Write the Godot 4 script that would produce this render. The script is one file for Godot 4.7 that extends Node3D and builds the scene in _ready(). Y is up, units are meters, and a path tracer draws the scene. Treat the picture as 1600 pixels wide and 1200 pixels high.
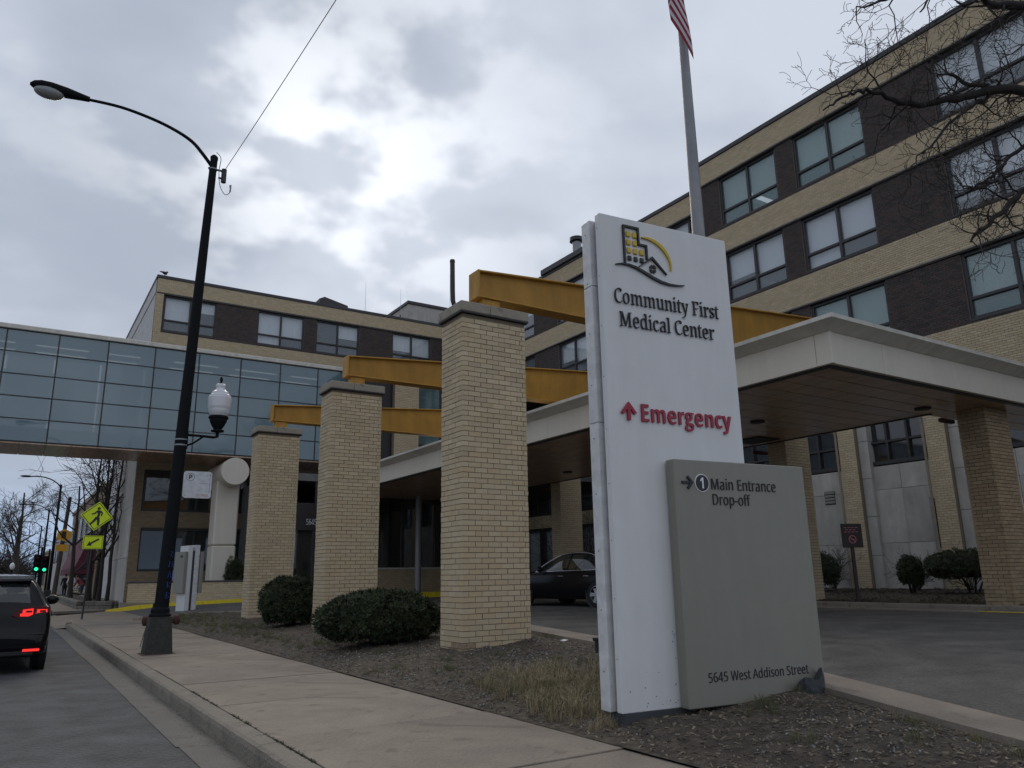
extends Node3D
# ---------------------------------------------------------------- geometry helper
class Geo:
	var v := PackedVector3Array()
	var n := PackedVector3Array()
	func t3n(a: Vector3, b: Vector3, c: Vector3, na: Vector3, nb: Vector3, nc: Vector3) -> void:
		v.append(a); v.append(c); v.append(b)
		n.append(na); n.append(nc); n.append(nb)
	func t3(a: Vector3, b: Vector3, c: Vector3) -> void:
		var m := (b - a).cross(c - a).normalized()
		t3n(a, b, c, m, m, m)
	func q4(a: Vector3, b: Vector3, c: Vector3, d: Vector3) -> void:
		t3(a, b, c); t3(a, c, d)
	func q4n(a: Vector3, b: Vector3, c: Vector3, d: Vector3, na: Vector3, nb: Vector3, nc: Vector3, nd: Vector3) -> void:
		t3n(a, b, c, na, nb, nc); t3n(a, c, d, na, nc, nd)
	func box(x0: float, y0: float, z0: float, x1: float, y1: float, z1: float) -> void:
		xbox(Transform3D(Basis(), Vector3((x0 + x1) / 2, (y0 + y1) / 2, (z0 + z1) / 2)), Vector3(absf(x1 - x0), absf(y1 - y0), absf(z1 - z0)), 0.0)
	func bbox(x0: float, y0: float, z0: float, x1: float, y1: float, z1: float, bev: float) -> void:
		xbox(Transform3D(Basis(), Vector3((x0 + x1) / 2, (y0 + y1) / 2, (z0 + z1) / 2)), Vector3(absf(x1 - x0), absf(y1 - y0), absf(z1 - z0)), bev)
	func xbox(t: Transform3D, s: Vector3, b: float = 0.0) -> void:
		var h := s * 0.5
		b = minf(b, minf(h.x, minf(h.y, h.z)) * 0.9)
		if b <= 0.0:
			for ax in 3:
				for sg in [-1.0, 1.0]:
					var d := Vector3.ZERO; d[ax] = sg
					var e := Vector3.ZERO; e[(ax + 1) % 3] = 1.0
					var f := d.cross(e)
					var c := d * h
					var eh := e * h; var fh := f * h
					q4(t * (c - eh - fh), t * (c + eh - fh), t * (c + eh + fh), t * (c - eh + fh))
			return
		for ax in 3:
			for sg in [-1.0, 1.0]:
				var d := Vector3.ZERO; d[ax] = sg
				var e := Vector3.ZERO; e[(ax + 1) % 3] = 1.0
				var f := d.cross(e)
				var c := d * h
				var eh := e * (h - Vector3.ONE * b); var fh := f * (h - Vector3.ONE * b)
				q4(t * (c - eh - fh), t * (c + eh - fh), t * (c + eh + fh), t * (c - eh + fh))
		for ax in 3:
			var a1 := (ax + 1) % 3; var a2 := (ax + 2) % 3
			for s1 in [-1.0, 1.0]:
				for s2 in [-1.0, 1.0]:
					var p := Vector3.ZERO; var q := Vector3.ZERO
					p[a1] = s1 * h[a1]; p[a2] = s2 * (h[a2] - b)
					q[a1] = s1 * (h[a1] - b); q[a2] = s2 * h[a2]
					var l := Vector3.ZERO; l[ax] = h[ax] - b
					_edge(t, p, q, l, s1, s2, a1, a2)
		for sx in [-1.0, 1.0]:
			for sy in [-1.0, 1.0]:
				for sz in [-1.0, 1.0]:
					var a := Vector3(sx * h.x, sy * (h.y - b), sz * (h.z - b))
					var bb := Vector3(sx * (h.x - b), sy * h.y, sz * (h.z - b))
					var cc := Vector3(sx * (h.x - b), sy * (h.y - b), sz * h.z)
					if sx * sy * sz > 0: t3(t * a, t * bb, t * cc)
					else: t3(t * a, t * cc, t * bb)
	func _edge(t: Transform3D, p: Vector3, q: Vector3, l: Vector3, s1: float, s2: float, a1: int, a2: int) -> void:
		var want := Vector3.ZERO; want[a1] = s1; want[a2] = s2
		var m := ((p + l) - (p - l)).cross((q + l) - (p - l))
		if m.dot(want) > 0: q4(t * (p - l), t * (p + l), t * (q + l), t * (q - l))
		else: q4(t * (p - l), t * (q - l), t * (q + l), t * (p + l))
	func tube(pts: Array, rad: Array, sides: int = 8, caps: bool = true) -> void:
		var k := pts.size()
		if k < 2: return
		var rings := []
		var nors := []
		var d0: Vector3 = (pts[1] - pts[0]).normalized()
		var side := d0.cross(Vector3.UP if absf(d0.y) < 0.9 else Vector3.RIGHT).normalized()
		for i in k:
			var d: Vector3 = (pts[mini(i + 1, k - 1)] - pts[maxi(i - 1, 0)]).normalized()
			side = (side - d * side.dot(d)).normalized()
			var up := d.cross(side)
			var ring := PackedVector3Array(); var nr := PackedVector3Array()
			for j in sides:
				var a := TAU * j / sides
				var o := side * cos(a) + up * sin(a)
				nr.append(o); ring.append(pts[i] + o * rad[i])
			rings.append(ring); nors.append(nr)
		for i in k - 1:
			for j in sides:
				var j2 := (j + 1) % sides
				q4n(rings[i][j], rings[i][j2], rings[i + 1][j2], rings[i + 1][j], nors[i][j], nors[i][j2], nors[i + 1][j2], nors[i + 1][j])
		if caps:
			for j in sides:
				var j2 := (j + 1) % sides
				t3(pts[0], rings[0][j2], rings[0][j])
				t3(pts[k - 1], rings[k - 1][j], rings[k - 1][j2])
	func lathe(prof: Array, t: Transform3D, sides: int = 20, flat: bool = false) -> void:
		# prof: Vector2(radius, height) from bottom to top
		for i in prof.size() - 1:
			var a: Vector2 = prof[i]; var b: Vector2 = prof[i + 1]
			var nn := Vector2(b.y - a.y, a.x - b.x).normalized()
			for j in sides:
				var a0 := TAU * j / sides; var a1 := TAU * (j + 1) / sides
				var c0 := Vector3(cos(a0), 0, sin(a0)); var c1 := Vector3(cos(a1), 0, sin(a1))
				var p00 := t * (c0 * a.x + Vector3(0, a.y, 0)); var p01 := t * (c1 * a.x + Vector3(0, a.y, 0))
				var p10 := t * (c0 * b.x + Vector3(0, b.y, 0)); var p11 := t * (c1 * b.x + Vector3(0, b.y, 0))
				var n0 := (t.basis * (c0 * nn.x + Vector3(0, nn.y, 0))).normalized()
				var n1 := (t.basis * (c1 * nn.x + Vector3(0, nn.y, 0))).normalized()
				if flat:
					n0 = (n0 + n1).normalized(); n1 = n0
				if b.x > 1e-5: t3n(p00, p10, p11, n0, n0, n1)
				if a.x > 1e-5: t3n(p00, p11, p01, n0, n1, n1)
	func prism(poly: PackedVector2Array, t: Transform3D, depth: float) -> void:
		# polygon in local xy, from z=0 to z=depth
		var p := poly
		if Geometry2D.is_polygon_clockwise(p):
			p = p.duplicate(); p.reverse()
		var idx := Geometry2D.triangulate_polygon(p)
		for i in range(0, idx.size(), 3):
			var a := p[idx[i]]; var b := p[idx[i + 1]]; var c := p[idx[i + 2]]
			if (b - a).cross(c - a) < 0:
				var s := b; b = c; c = s
			t3(t * Vector3(a.x, a.y, depth), t * Vector3(b.x, b.y, depth), t * Vector3(c.x, c.y, depth))
			t3(t * Vector3(a.x, a.y, 0), t * Vector3(c.x, c.y, 0), t * Vector3(b.x, b.y, 0))
		for i in p.size():
			var a := p[i]; var b := p[(i + 1) % p.size()]
			q4(t * Vector3(a.x, a.y, 0), t * Vector3(b.x, b.y, 0), t * Vector3(b.x, b.y, depth), t * Vector3(a.x, a.y, depth))
	func ball(c: Vector3, r: Vector3, rows: int = 10, cols: int = 16, wob: float = 0.0, nz: FastNoiseLite = null) -> void:
		var P := []
		for i in rows + 1:
			var row := []
			var th := PI * i / rows
			for j in cols + 1:
				var ph := TAU * (j % cols) / cols
				var d := Vector3(sin(th) * cos(ph), cos(th), sin(th) * sin(ph))
				var k := 1.0
				if nz: k += wob * nz.get_noise_3dv((c + d * r) * 3.0)
				row.append([c + d * r * k, (d / r).normalized()])
			P.append(row)
		for i in rows:
			for j in cols:
				var a = P[i][j]; var b = P[i][j + 1]; var cc = P[i + 1][j + 1]; var d2 = P[i + 1][j]
				if i > 0: t3n(a[0], b[0], cc[0], a[1], b[1], cc[1])
				if i < rows - 1: t3n(a[0], cc[0], d2[0], a[1], cc[1], d2[1])
	func grid(x0: float, x1: float, z0: float, z1: float, nx: int, nz: int, h: Callable, inside = null) -> void:
		var P := []
		for i in nz + 1:
			var row := []
			for j in nx + 1:
				var x := lerpf(x0, x1, float(j) / nx); var z := lerpf(z0, z1, float(i) / nz)
				row.append(Vector3(x, h.call(x, z), z))
			P.append(row)
		for i in nz:
			for j in nx:
				if inside != null:
					var m: Vector3 = (P[i][j] + P[i + 1][j + 1]) * 0.5
					if not inside.call(m.x, m.z): continue
				var a: Vector3 = P[i][j]; var b: Vector3 = P[i][j + 1]; var c: Vector3 = P[i + 1][j + 1]; var d: Vector3 = P[i + 1][j]
				var na := _gn(P, i, j, nz, nx); var nb := _gn(P, i, j + 1, nz, nx); var nc := _gn(P, i + 1, j + 1, nz, nx); var nd := _gn(P, i + 1, j, nz, nx)
				var up := (d - a).cross(b - a).y > 0
				if up:
					t3n(a, d, c, na, nd, nc); t3n(a, c, b, na, nc, nb)
				else:
					t3n(a, b, c, na, nb, nc); t3n(a, c, d, na, nc, nd)
	func _gn(P: Array, i: int, j: int, nz: int, nx: int) -> Vector3:
		var dx: Vector3 = P[i][mini(j + 1, nx)] - P[i][maxi(j - 1, 0)]
		var dz: Vector3 = P[mini(i + 1, nz)][j] - P[maxi(i - 1, 0)][j]
		var m := dz.cross(dx).normalized()
		return m if m.y > 0 else -m
	func mesh() -> ArrayMesh:
		var m := ArrayMesh.new()
		if v.is_empty(): return m
		var arr := []
		arr.resize(Mesh.ARRAY_MAX)
		arr[Mesh.ARRAY_VERTEX] = v
		arr[Mesh.ARRAY_NORMAL] = n
		m.add_surface_from_arrays(Mesh.PRIMITIVE_TRIANGLES, arr)
		return m

var M := {}
var used := {}
var rng := RandomNumberGenerator.new()
var noise := FastNoiseLite.new()
var unit_box: ArrayMesh
var cam_pos := Vector3(0, 1.35, 0)

# ---------------------------------------------------------------- scene helpers
func numbered(s: String) -> String:
	if not used.has(s):
		used[s] = 0
		return s
	used[s] += 1
	return "%s_%03d" % [s, used[s]]

func tag(o: Node3D, label: String, category: String, group: String = "", kind: String = "") -> void:
	if label: o.set_meta("label", label)
	if category: o.set_meta("category", category)
	if group: o.set_meta("group", group)
	if kind: o.set_meta("kind", kind)

func thing(called: String, label: String, category: String, at: Vector3, group: String = "") -> Node3D:
	var o := Node3D.new()
	o.name = numbered(called)
	add_child(o)
	o.position = at
	tag(o, label, category, group)
	return o

func struct_node(called: String) -> Node3D:
	var o := Node3D.new()
	o.name = numbered(called)
	add_child(o)
	o.set_meta("kind", "structure")
	return o

func node_at(called: String, parent: Node, t: Transform3D) -> Node3D:
	var o := Node3D.new()
	o.name = called
	parent.add_child(o, true)
	o.transform = t
	return o

# a mesh whose vertices are given in world metres, put under its parent
func W(called: String, g, mat: Material, parent: Node) -> MeshInstance3D:
	var mi := MeshInstance3D.new()
	mi.mesh = g.mesh() if g is Geo else g
	mi.material_override = mat
	mi.name = called if parent != self else numbered(called)
	parent.add_child(mi, true)
	var off := Vector3.ZERO
	var p: Node = parent
	while p != self and p != null:
		off += (p as Node3D).position
		p = p.get_parent()
	mi.position = -off
	return mi

# a mesh in the parent's own frame
func L(called: String, g, mat: Material, parent: Node, t: Transform3D = Transform3D()) -> MeshInstance3D:
	var mi := MeshInstance3D.new()
	mi.mesh = g.mesh() if g is Geo else g
	mi.material_override = mat
	mi.name = called
	parent.add_child(mi, true)
	mi.transform = t
	return mi

func lin(r: float, g: float, b: float, a: float = 1.0) -> Color:
	var c := Color(r, g, b).linear_to_srgb()
	c.a = a
	return c

func at(p: Vector3, yaw: float = 0.0) -> Transform3D:
	return Transform3D(Basis(Vector3.UP, yaw), p)

func stroke(pts: PackedVector2Array, w: Array) -> PackedVector2Array:
	var l := PackedVector2Array(); var r := PackedVector2Array()
	for i in pts.size():
		var d := (pts[mini(i + 1, pts.size() - 1)] - pts[maxi(i - 1, 0)]).normalized()
		var s: Vector2 = Vector2(-d.y, d.x) * (w[i] if i < w.size() else w[-1]) * 0.5
		l.append(pts[i] + s); r.append(pts[i] - s)
	r.reverse()
	l.append_array(r)
	return l

# ---------------------------------------------------------------- textures and materials
func noise_tex(freq: float, oct: int, lo: float, hi: float, seed_: int, size: int = 512, kind: int = FastNoiseLite.TYPE_SIMPLEX_SMOOTH, gain: float = 0.55) -> NoiseTexture2D:
	var f := FastNoiseLite.new()
	f.noise_type = kind
	f.seed = seed_
	f.frequency = freq
	f.fractal_octaves = oct
	f.fractal_gain = gain
	var t := NoiseTexture2D.new()
	t.width = size; t.height = size
	t.seamless = true
	t.noise = f
	var g := Gradient.new()
	g.set_color(0, Color(lo, lo, lo)); g.set_color(1, Color(hi, hi, hi))
	t.color_ramp = g
	return t

func noise_norm(freq: float, oct: int, seed_: int, strength: float, size: int = 512) -> NoiseTexture2D:
	var f := FastNoiseLite.new()
	f.seed = seed_
	f.frequency = freq
	f.fractal_octaves = oct
	var t := NoiseTexture2D.new()
	t.width = size; t.height = size
	t.seamless = true
	t.as_normal_map = true
	t.bump_strength = strength
	t.noise = f
	return t

var T := {}

func mat(called: String, c: Color, rough: float, tex: String = "", sc: float = 0.5, nrm: String = "", metal: float = 0.0, ns: float = 1.0) -> StandardMaterial3D:
	var m := StandardMaterial3D.new()
	m.resource_name = called
	m.albedo_color = c
	m.roughness = rough
	m.metallic = metal
	m.cull_mode = BaseMaterial3D.CULL_DISABLED
	if tex or nrm:
		m.uv1_triplanar = true
		m.uv1_world_triplanar = true
		m.uv1_scale = Vector3.ONE * sc
	if tex: m.albedo_texture = T[tex]
	if nrm:
		m.normal_enabled = true
		m.normal_texture = T[nrm]
		m.normal_scale = ns
	M[called] = m
	return m

func glass(called: String, c: Color, alpha: float) -> StandardMaterial3D:
	var m := StandardMaterial3D.new()
	m.resource_name = called
	c.a = alpha
	m.albedo_color = c
	m.roughness = 0.03
	m.metallic_specular = 0.78
	m.transparency = BaseMaterial3D.TRANSPARENCY_ALPHA
	m.cull_mode = BaseMaterial3D.CULL_DISABLED
	M[called] = m
	return m

func glow(called: String, c: Color, e: float) -> StandardMaterial3D:
	var m := StandardMaterial3D.new()
	m.resource_name = called
	m.albedo_color = c
	m.emission_enabled = true
	m.emission = c
	m.emission_energy_multiplier = e
	M[called] = m
	return m

func make_materials() -> void:
	T.fine = noise_tex(0.06, 4, 0.90, 1.0, 3)
	T.mottle = noise_tex(0.012, 5, 0.84, 1.0, 8, 512, FastNoiseLite.TYPE_SIMPLEX_SMOOTH, 0.62)
	T.grain = noise_tex(0.25, 2, 0.5, 1.0, 5)
	T.stain = noise_tex(0.006, 6, 0.66, 1.02, 21, 1024, FastNoiseLite.TYPE_SIMPLEX_SMOOTH, 0.7)
	T.asph = asphalt_tex()
	T.conc = concrete_tex()
	T.soil = soil_tex()
	T.streak = streak_tex(0.93, 0.07, 0.10)
	T.wood = wood_tex()
	T.faint = streak_tex(0.98, 0.02, 0.02)
	T.nfine = noise_norm(0.12, 3, 4, 3.0)
	T.ncoarse = noise_norm(0.03, 5, 6, 6.0)
	mat("asphalt", lin(0.118, 0.121, 0.128), 0.9, "asph", 0.28, "nfine", 0, 0.7)
	mat("drive_asphalt", lin(0.185, 0.172, 0.158), 0.9, "asph", 0.23, "nfine", 0, 0.7)
	mat("concrete", lin(0.325, 0.279, 0.226), 0.92, "conc", 0.3, "nfine", 0, 0.4)
	mat("concrete_b", lin(0.312, 0.268, 0.218), 0.92, "conc", 0.27, "nfine", 0, 0.4)
	mat("concrete_c", lin(0.34, 0.293, 0.24), 0.92, "conc", 0.34, "nfine", 0, 0.4)
	mat("kerb_concrete", lin(0.29, 0.262, 0.218), 0.95, "conc", 0.4, "nfine", 0, 0.6)
	mat("gutter_concrete", lin(0.205, 0.195, 0.176), 0.95, "conc", 0.5, "nfine", 0, 0.8)
	mat("cap_concrete", lin(0.46, 0.425, 0.35), 0.95, "conc", 0.6, "nfine", 0, 0.6)
	mat("wall_stone", lin(0.56, 0.54, 0.50), 0.9, "streak", 0.22, "nfine", 0, 0.2)
	mat("wall_stone_b", lin(0.50, 0.48, 0.445), 0.9, "streak", 0.19, "nfine", 0, 0.2)
	mat("soil", lin(0.20, 0.17, 0.14), 1.0, "soil", 0.7, "ncoarse", 0, 1.0)
	mat("soil_dark", lin(0.085, 0.07, 0.055), 1.0, "soil", 0.8, "ncoarse", 0, 1.0)
	mat("lawn", lin(0.13, 0.125, 0.06), 1.0, "soil", 0.9, "ncoarse", 0, 1.0)
	mat("yellow_paint", lin(0.88, 0.68, 0.02), 0.7, "mottle", 0.8)
	mat("mortar", lin(0.235, 0.185, 0.13), 1.0, "fine", 2.0)
	mat("mortar_dark", lin(0.25, 0.205, 0.18), 1.0, "fine", 2.0)
	var tones := [Vector3(0.62, 0.50, 0.325), Vector3(0.60, 0.475, 0.30), Vector3(0.645, 0.525, 0.35), Vector3(0.59, 0.475, 0.315), Vector3(0.615, 0.48, 0.30)]
	for i in tones.size():
		mat("brick_%d" % i, lin(tones[i].x, tones[i].y, tones[i].z), 0.88, "fine", 3.0, "nfine", 0, 0.5)
	mat("brick_soiled", lin(0.47, 0.36, 0.235), 0.95, "stain", 3.0, "ncoarse", 0, 0.6)
	var bm := mat("brick_many", Color.WHITE, 0.88, "fine", 3.0)
	bm.vertex_color_use_as_albedo = true
	var fm := mat("foliage", Color.WHITE, 0.85)
	fm.vertex_color_use_as_albedo = true
	mat("coping", lin(0.05, 0.048, 0.052), 0.55, "fine", 1.0)
	mat("bronze", lin(0.035, 0.032, 0.034), 0.45, "fine", 1.5)
	mat("bronze_trim", lin(0.065, 0.056, 0.054), 0.6, "mottle", 0.8)
	mat("blind", lin(0.78, 0.83, 0.86), 0.9, "fine", 0.6)  # bluish tint puts the sky reflection into the blind colour
	mat("blind_blue", lin(0.66, 0.75, 0.74), 0.9, "fine", 0.6)
	mat("curtain_grey", lin(0.42, 0.42, 0.43), 0.95, "mottle", 0.5)
	mat("room", lin(0.20, 0.195, 0.19), 0.95, "mottle", 0.3)
	mat("ceiling", lin(0.55, 0.55, 0.53), 0.95, "fine", 0.3)
	mat("roofing", lin(0.10, 0.10, 0.10), 0.95, "mottle", 0.3)
	mat("pale_panel", lin(0.62, 0.60, 0.58), 0.7, "mottle", 0.2)
	mat("beam_paint", lin(0.53, 0.285, 0.04), 0.55, "streak", 0.35)
	mat("beam_web", lin(0.48, 0.25, 0.034), 0.6, "streak", 0.3)
	mat("canopy_white", lin(0.74, 0.70, 0.61), 0.6, "faint", 0.25)
	mat("canopy_edge", lin(0.76, 0.74, 0.68), 0.5, "streak", 0.3)
	mat("soffit_a", lin(0.57, 0.395, 0.29), 0.3, "wood", 0.5)
	mat("soffit_b", lin(0.60, 0.43, 0.33), 0.3, "wood", 0.45)
	mat("soffit_c", lin(0.53, 0.405, 0.32), 0.3, "wood", 0.55)
	mat("sign_white", lin(0.72, 0.735, 0.75), 0.42, "faint", 0.5)
	mat("sign_white_edge", lin(0.74, 0.74, 0.74), 0.45, "mottle", 1.1)
	mat("sign_grey", lin(0.262, 0.258, 0.222), 0.5, "faint", 0.6)
	mat("sign_plinth", lin(0.06, 0.065, 0.07), 0.8, "mottle", 1.0)
	mat("letter_black", lin(0.018, 0.019, 0.023), 0.5)
	mat("letter_red", lin(0.34, 0.022, 0.05), 0.5)
	mat("logo_yellow", lin(0.62, 0.43, 0.03), 0.5)
	mat("white_paint", lin(0.78, 0.78, 0.76), 0.5)
	mat("pole_black", lin(0.011, 0.013, 0.015), 0.75, "fine", 2.0, "nfine", 0, 0.3)
	mat("pole_base", lin(0.05, 0.05, 0.042), 0.75, "stain", 1.2, "ncoarse", 0, 0.5)
	mat("galv", lin(0.33, 0.345, 0.37), 0.45, "mottle", 0.6, "", 0.3)
	mat("pole_grey", lin(0.30, 0.31, 0.335), 0.5, "streak", 0.5, "", 0.15)
	mat("wood_pole", lin(0.10, 0.085, 0.07), 0.95, "wood", 0.8)
	mat("sign_lime", lin(0.74, 0.90, 0.02), 0.6)
	mat("sign_orange", lin(0.72, 0.36, 0.02), 0.6)
	mat("sign_plate", lin(0.72, 0.74, 0.77), 0.45, "mottle", 1.5)
	mat("faded_red", lin(0.55, 0.20, 0.20), 0.7)
	mat("blue_paint", lin(0.03, 0.06, 0.30), 0.6)
	mat("purple_card", lin(0.32, 0.28, 0.66), 0.6)
	mat("sign_brown", lin(0.03, 0.018, 0.018), 0.5)
	mat("rust", lin(0.12, 0.055, 0.04), 0.9, "stain", 2.0, "ncoarse", 0, 0.6)
	mat("dark_steel", lin(0.03, 0.032, 0.036), 0.5, "fine", 2.0)
	mat("black_plastic", lin(0.018, 0.018, 0.02), 0.6)
	mat("grey_plastic", lin(0.05, 0.055, 0.062), 0.75, "mottle", 2.0, "ncoarse", 0, 0.6)
	mat("car_black", lin(0.007, 0.007, 0.009), 0.12)
	M.car_black.metallic_specular = 0.36
	M.pole_black.metallic_specular = 0.25
	mat("car_trim", lin(0.012, 0.012, 0.012), 0.6)
	mat("tyre", lin(0.02, 0.02, 0.02), 0.9, "fine", 3.0)
	mat("alloy", lin(0.55, 0.56, 0.58), 0.3, "", 1.0, "", 0.85)
	mat("chrome", lin(0.75, 0.76, 0.78), 0.15, "", 1.0, "", 0.95)
	mat("tail_red", lin(0.10, 0.006, 0.008), 0.3)
	glow("tail_lit", lin(1.0, 0.035, 0.03), 0.6)
	glow("green_lit", lin(0.03, 0.80, 0.45), 0.6)
	glow("lamp_strip", lin(0.9, 0.95, 1.0), 0.32)
	mat("seat_cloth", lin(0.10, 0.10, 0.11), 0.9)
	mat("bark", lin(0.075, 0.06, 0.05), 0.95, "stain", 1.6, "ncoarse", 0, 0.8)
	mat("bark_dark", lin(0.035, 0.028, 0.026), 0.95, "stain", 1.6, "ncoarse", 0, 0.8)
	mat("twig", lin(0.042, 0.032, 0.028), 0.95)
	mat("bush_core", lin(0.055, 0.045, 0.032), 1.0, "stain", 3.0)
	mat("planter_stone", lin(0.23, 0.205, 0.17), 0.95, "stain", 0.8, "ncoarse", 0, 0.8)
	mat("planter_stone_b", lin(0.28, 0.25, 0.21), 0.95, "stain", 0.9, "ncoarse", 0, 0.8)
	mat("shop_tan", lin(0.33, 0.26, 0.18), 0.9, "mottle", 0.3)
	mat("shop_cream", lin(0.50, 0.44, 0.34), 0.9, "mottle", 0.3)
	mat("shop_white", lin(0.60, 0.58, 0.56), 0.8, "mottle", 0.3)
	mat("awning_red", lin(0.13, 0.02, 0.045), 0.8, "mottle", 0.4)
	mat("cloth_black", lin(0.015, 0.015, 0.017), 0.95)
	mat("cloth_white", lin(0.55, 0.53, 0.52), 0.95)
	mat("cloth_red", lin(0.16, 0.025, 0.03), 0.95)
	mat("cloth_jeans", lin(0.05, 0.06, 0.09), 0.95)
	mat("skin", lin(0.40, 0.25, 0.18), 0.7)
	mat("hair", lin(0.02, 0.015, 0.012), 0.8)
	var fr := mat("flag_red", lin(0.30, 0.025, 0.045), 0.9, "fine", 2.0)
	fr.backlight_enabled = true; fr.backlight = Color(0.20, 0.02, 0.03)
	var fw := mat("flag_white", lin(0.62, 0.62, 0.64), 0.9, "fine", 2.0)
	fw.backlight_enabled = true; fw.backlight = Color(0.25, 0.25, 0.25)
	mat("flag_blue", lin(0.02, 0.03, 0.11), 0.9, "fine", 2.0)
	var gl := mat("globe", lin(0.80, 0.81, 0.84), 0.25)
	gl.backlight_enabled = true; gl.backlight = Color(0.7, 0.7, 0.72)
	mat("lens_grey", lin(0.30, 0.31, 0.31), 0.2)
	mat("stone_white", lin(0.55, 0.52, 0.48), 0.95)
	glass("pane", lin(0.55, 0.64, 0.70), 0.12)  # paler tint puts the brightness of reflected sky into the glass colour
	glass("pane_teal", lin(0.25, 0.40, 0.40), 0.30)
	glass("pane_bridge", lin(0.21, 0.315, 0.36), 0.60)
	glass("pane_dark", lin(0.03, 0.034, 0.036), 0.55)
	glass("pane_car", lin(0.03, 0.04, 0.04), 0.5)

func asphalt_tex() -> ImageTexture:
	var im := Image.create(512, 512, false, Image.FORMAT_RGB8)
	var f := FastNoiseLite.new(); f.seed = 31; f.frequency = 0.012; f.fractal_octaves = 4
	var r := RandomNumberGenerator.new(); r.seed = 77
	for y in 512:
		for x in 512:
			var w := 0.80 + 0.22 * tile(f, x, y, 512)
			w *= 0.82 + 0.30 * r.randf() * r.randf() + 0.05 * r.randf()
			if r.randf() < 0.012: w *= 1.5
			if r.randf() < 0.012: w *= 0.6
			w = clampf(w, 0.0, 1.0)
			im.set_pixel(x, y, Color(w, w * 0.995, w * 0.985))
	return ImageTexture.create_from_image(im)

func tile(f: FastNoiseLite, x: int, y: int, s: int) -> float:
	var a := TAU * x / s; var b := TAU * y / s
	var k := s / TAU
	return f.get_noise_3d(cos(a) * k, sin(a) * k + cos(b) * k, sin(b) * k + 50.0)

func concrete_tex() -> ImageTexture:
	var im := Image.create(512, 512, false, Image.FORMAT_RGB8)
	var f := FastNoiseLite.new(); f.seed = 9; f.frequency = 0.008; f.fractal_octaves = 5; f.fractal_gain = 0.6
	var s := FastNoiseLite.new(); s.seed = 19; s.frequency = 0.02; s.fractal_octaves = 3
	var r := RandomNumberGenerator.new(); r.seed = 5
	for y in 512:
		for x in 512:
			var a := tile(f, x, y, 512)
			var b := tile(s, x, y, 512)
			var w := 0.86 + 0.11 * a + 0.09 * (r.randf() - 0.5)
			var st := smoothstep(0.28, 0.6, b) * 0.09
			w = clampf(w - st, 0.0, 1.0)
			im.set_pixel(x, y, Color(w, w * (0.985 - st * 0.1), w * (0.97 - st * 0.2)))
	return ImageTexture.create_from_image(im)

func soil_tex() -> ImageTexture:
	var im := Image.create(512, 512, false, Image.FORMAT_RGB8)
	var f := FastNoiseLite.new(); f.seed = 91; f.frequency = 0.02; f.fractal_octaves = 5; f.fractal_gain = 0.65
	var r := RandomNumberGenerator.new(); r.seed = 15
	for y in 512:
		for x in 512:
			var w := 0.62 + 0.4 * tile(f, x, y, 512) + 0.16 * (r.randf() - 0.5)
			var c := Color(w, w * 0.96, w * 0.9)
			if r.randf() < 0.01: c = Color(1, 0.95, 0.85)
			im.set_pixel(x, y, c)
	return ImageTexture.create_from_image(im)

func streak_tex(mid: float, sa: float, ga: float) -> ImageTexture:
	# rain stains: stretched down the wall
	var im := Image.create(512, 512, false, Image.FORMAT_RGB8)
	var f := FastNoiseLite.new(); f.seed = 41; f.frequency = 0.03; f.fractal_octaves = 4
	var g := FastNoiseLite.new(); g.seed = 44; g.frequency = 0.01; g.fractal_octaves = 5; g.fractal_gain = 0.65
	for y in 512:
		for x in 512:
			var a := TAU * x / 512.0; var b := TAU * y / 512.0
			var k := 512.0 / TAU
			var st := f.get_noise_3d(cos(a) * k, sin(a) * k + cos(b) * k * 0.12, sin(b) * k * 0.12)
			var w := clampf(mid + sa * st + ga * tile(g, x, y, 512), 0.0, 1.0)
			im.set_pixel(x, y, Color(w, w * 0.99, w * 0.975))
	return ImageTexture.create_from_image(im)

func wood_tex() -> ImageTexture:
	var im := Image.create(512, 512, false, Image.FORMAT_RGB8)
	var f := FastNoiseLite.new(); f.seed = 61; f.frequency = 0.02; f.fractal_octaves = 5; f.fractal_gain = 0.6
	for y in 512:
		for x in 512:
			var a := TAU * x / 512.0; var b := TAU * y / 512.0
			var k := 512.0 / TAU
			var st := f.get_noise_3d(cos(a) * k, sin(a) * k + cos(b) * k * 0.2, sin(b) * k * 0.2)
			var w := clampf(0.90 + 0.22 * st, 0.0, 1.0)
			im.set_pixel(x, y, Color(w, w * 0.97, w * 0.94))
	return ImageTexture.create_from_image(im)

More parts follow.
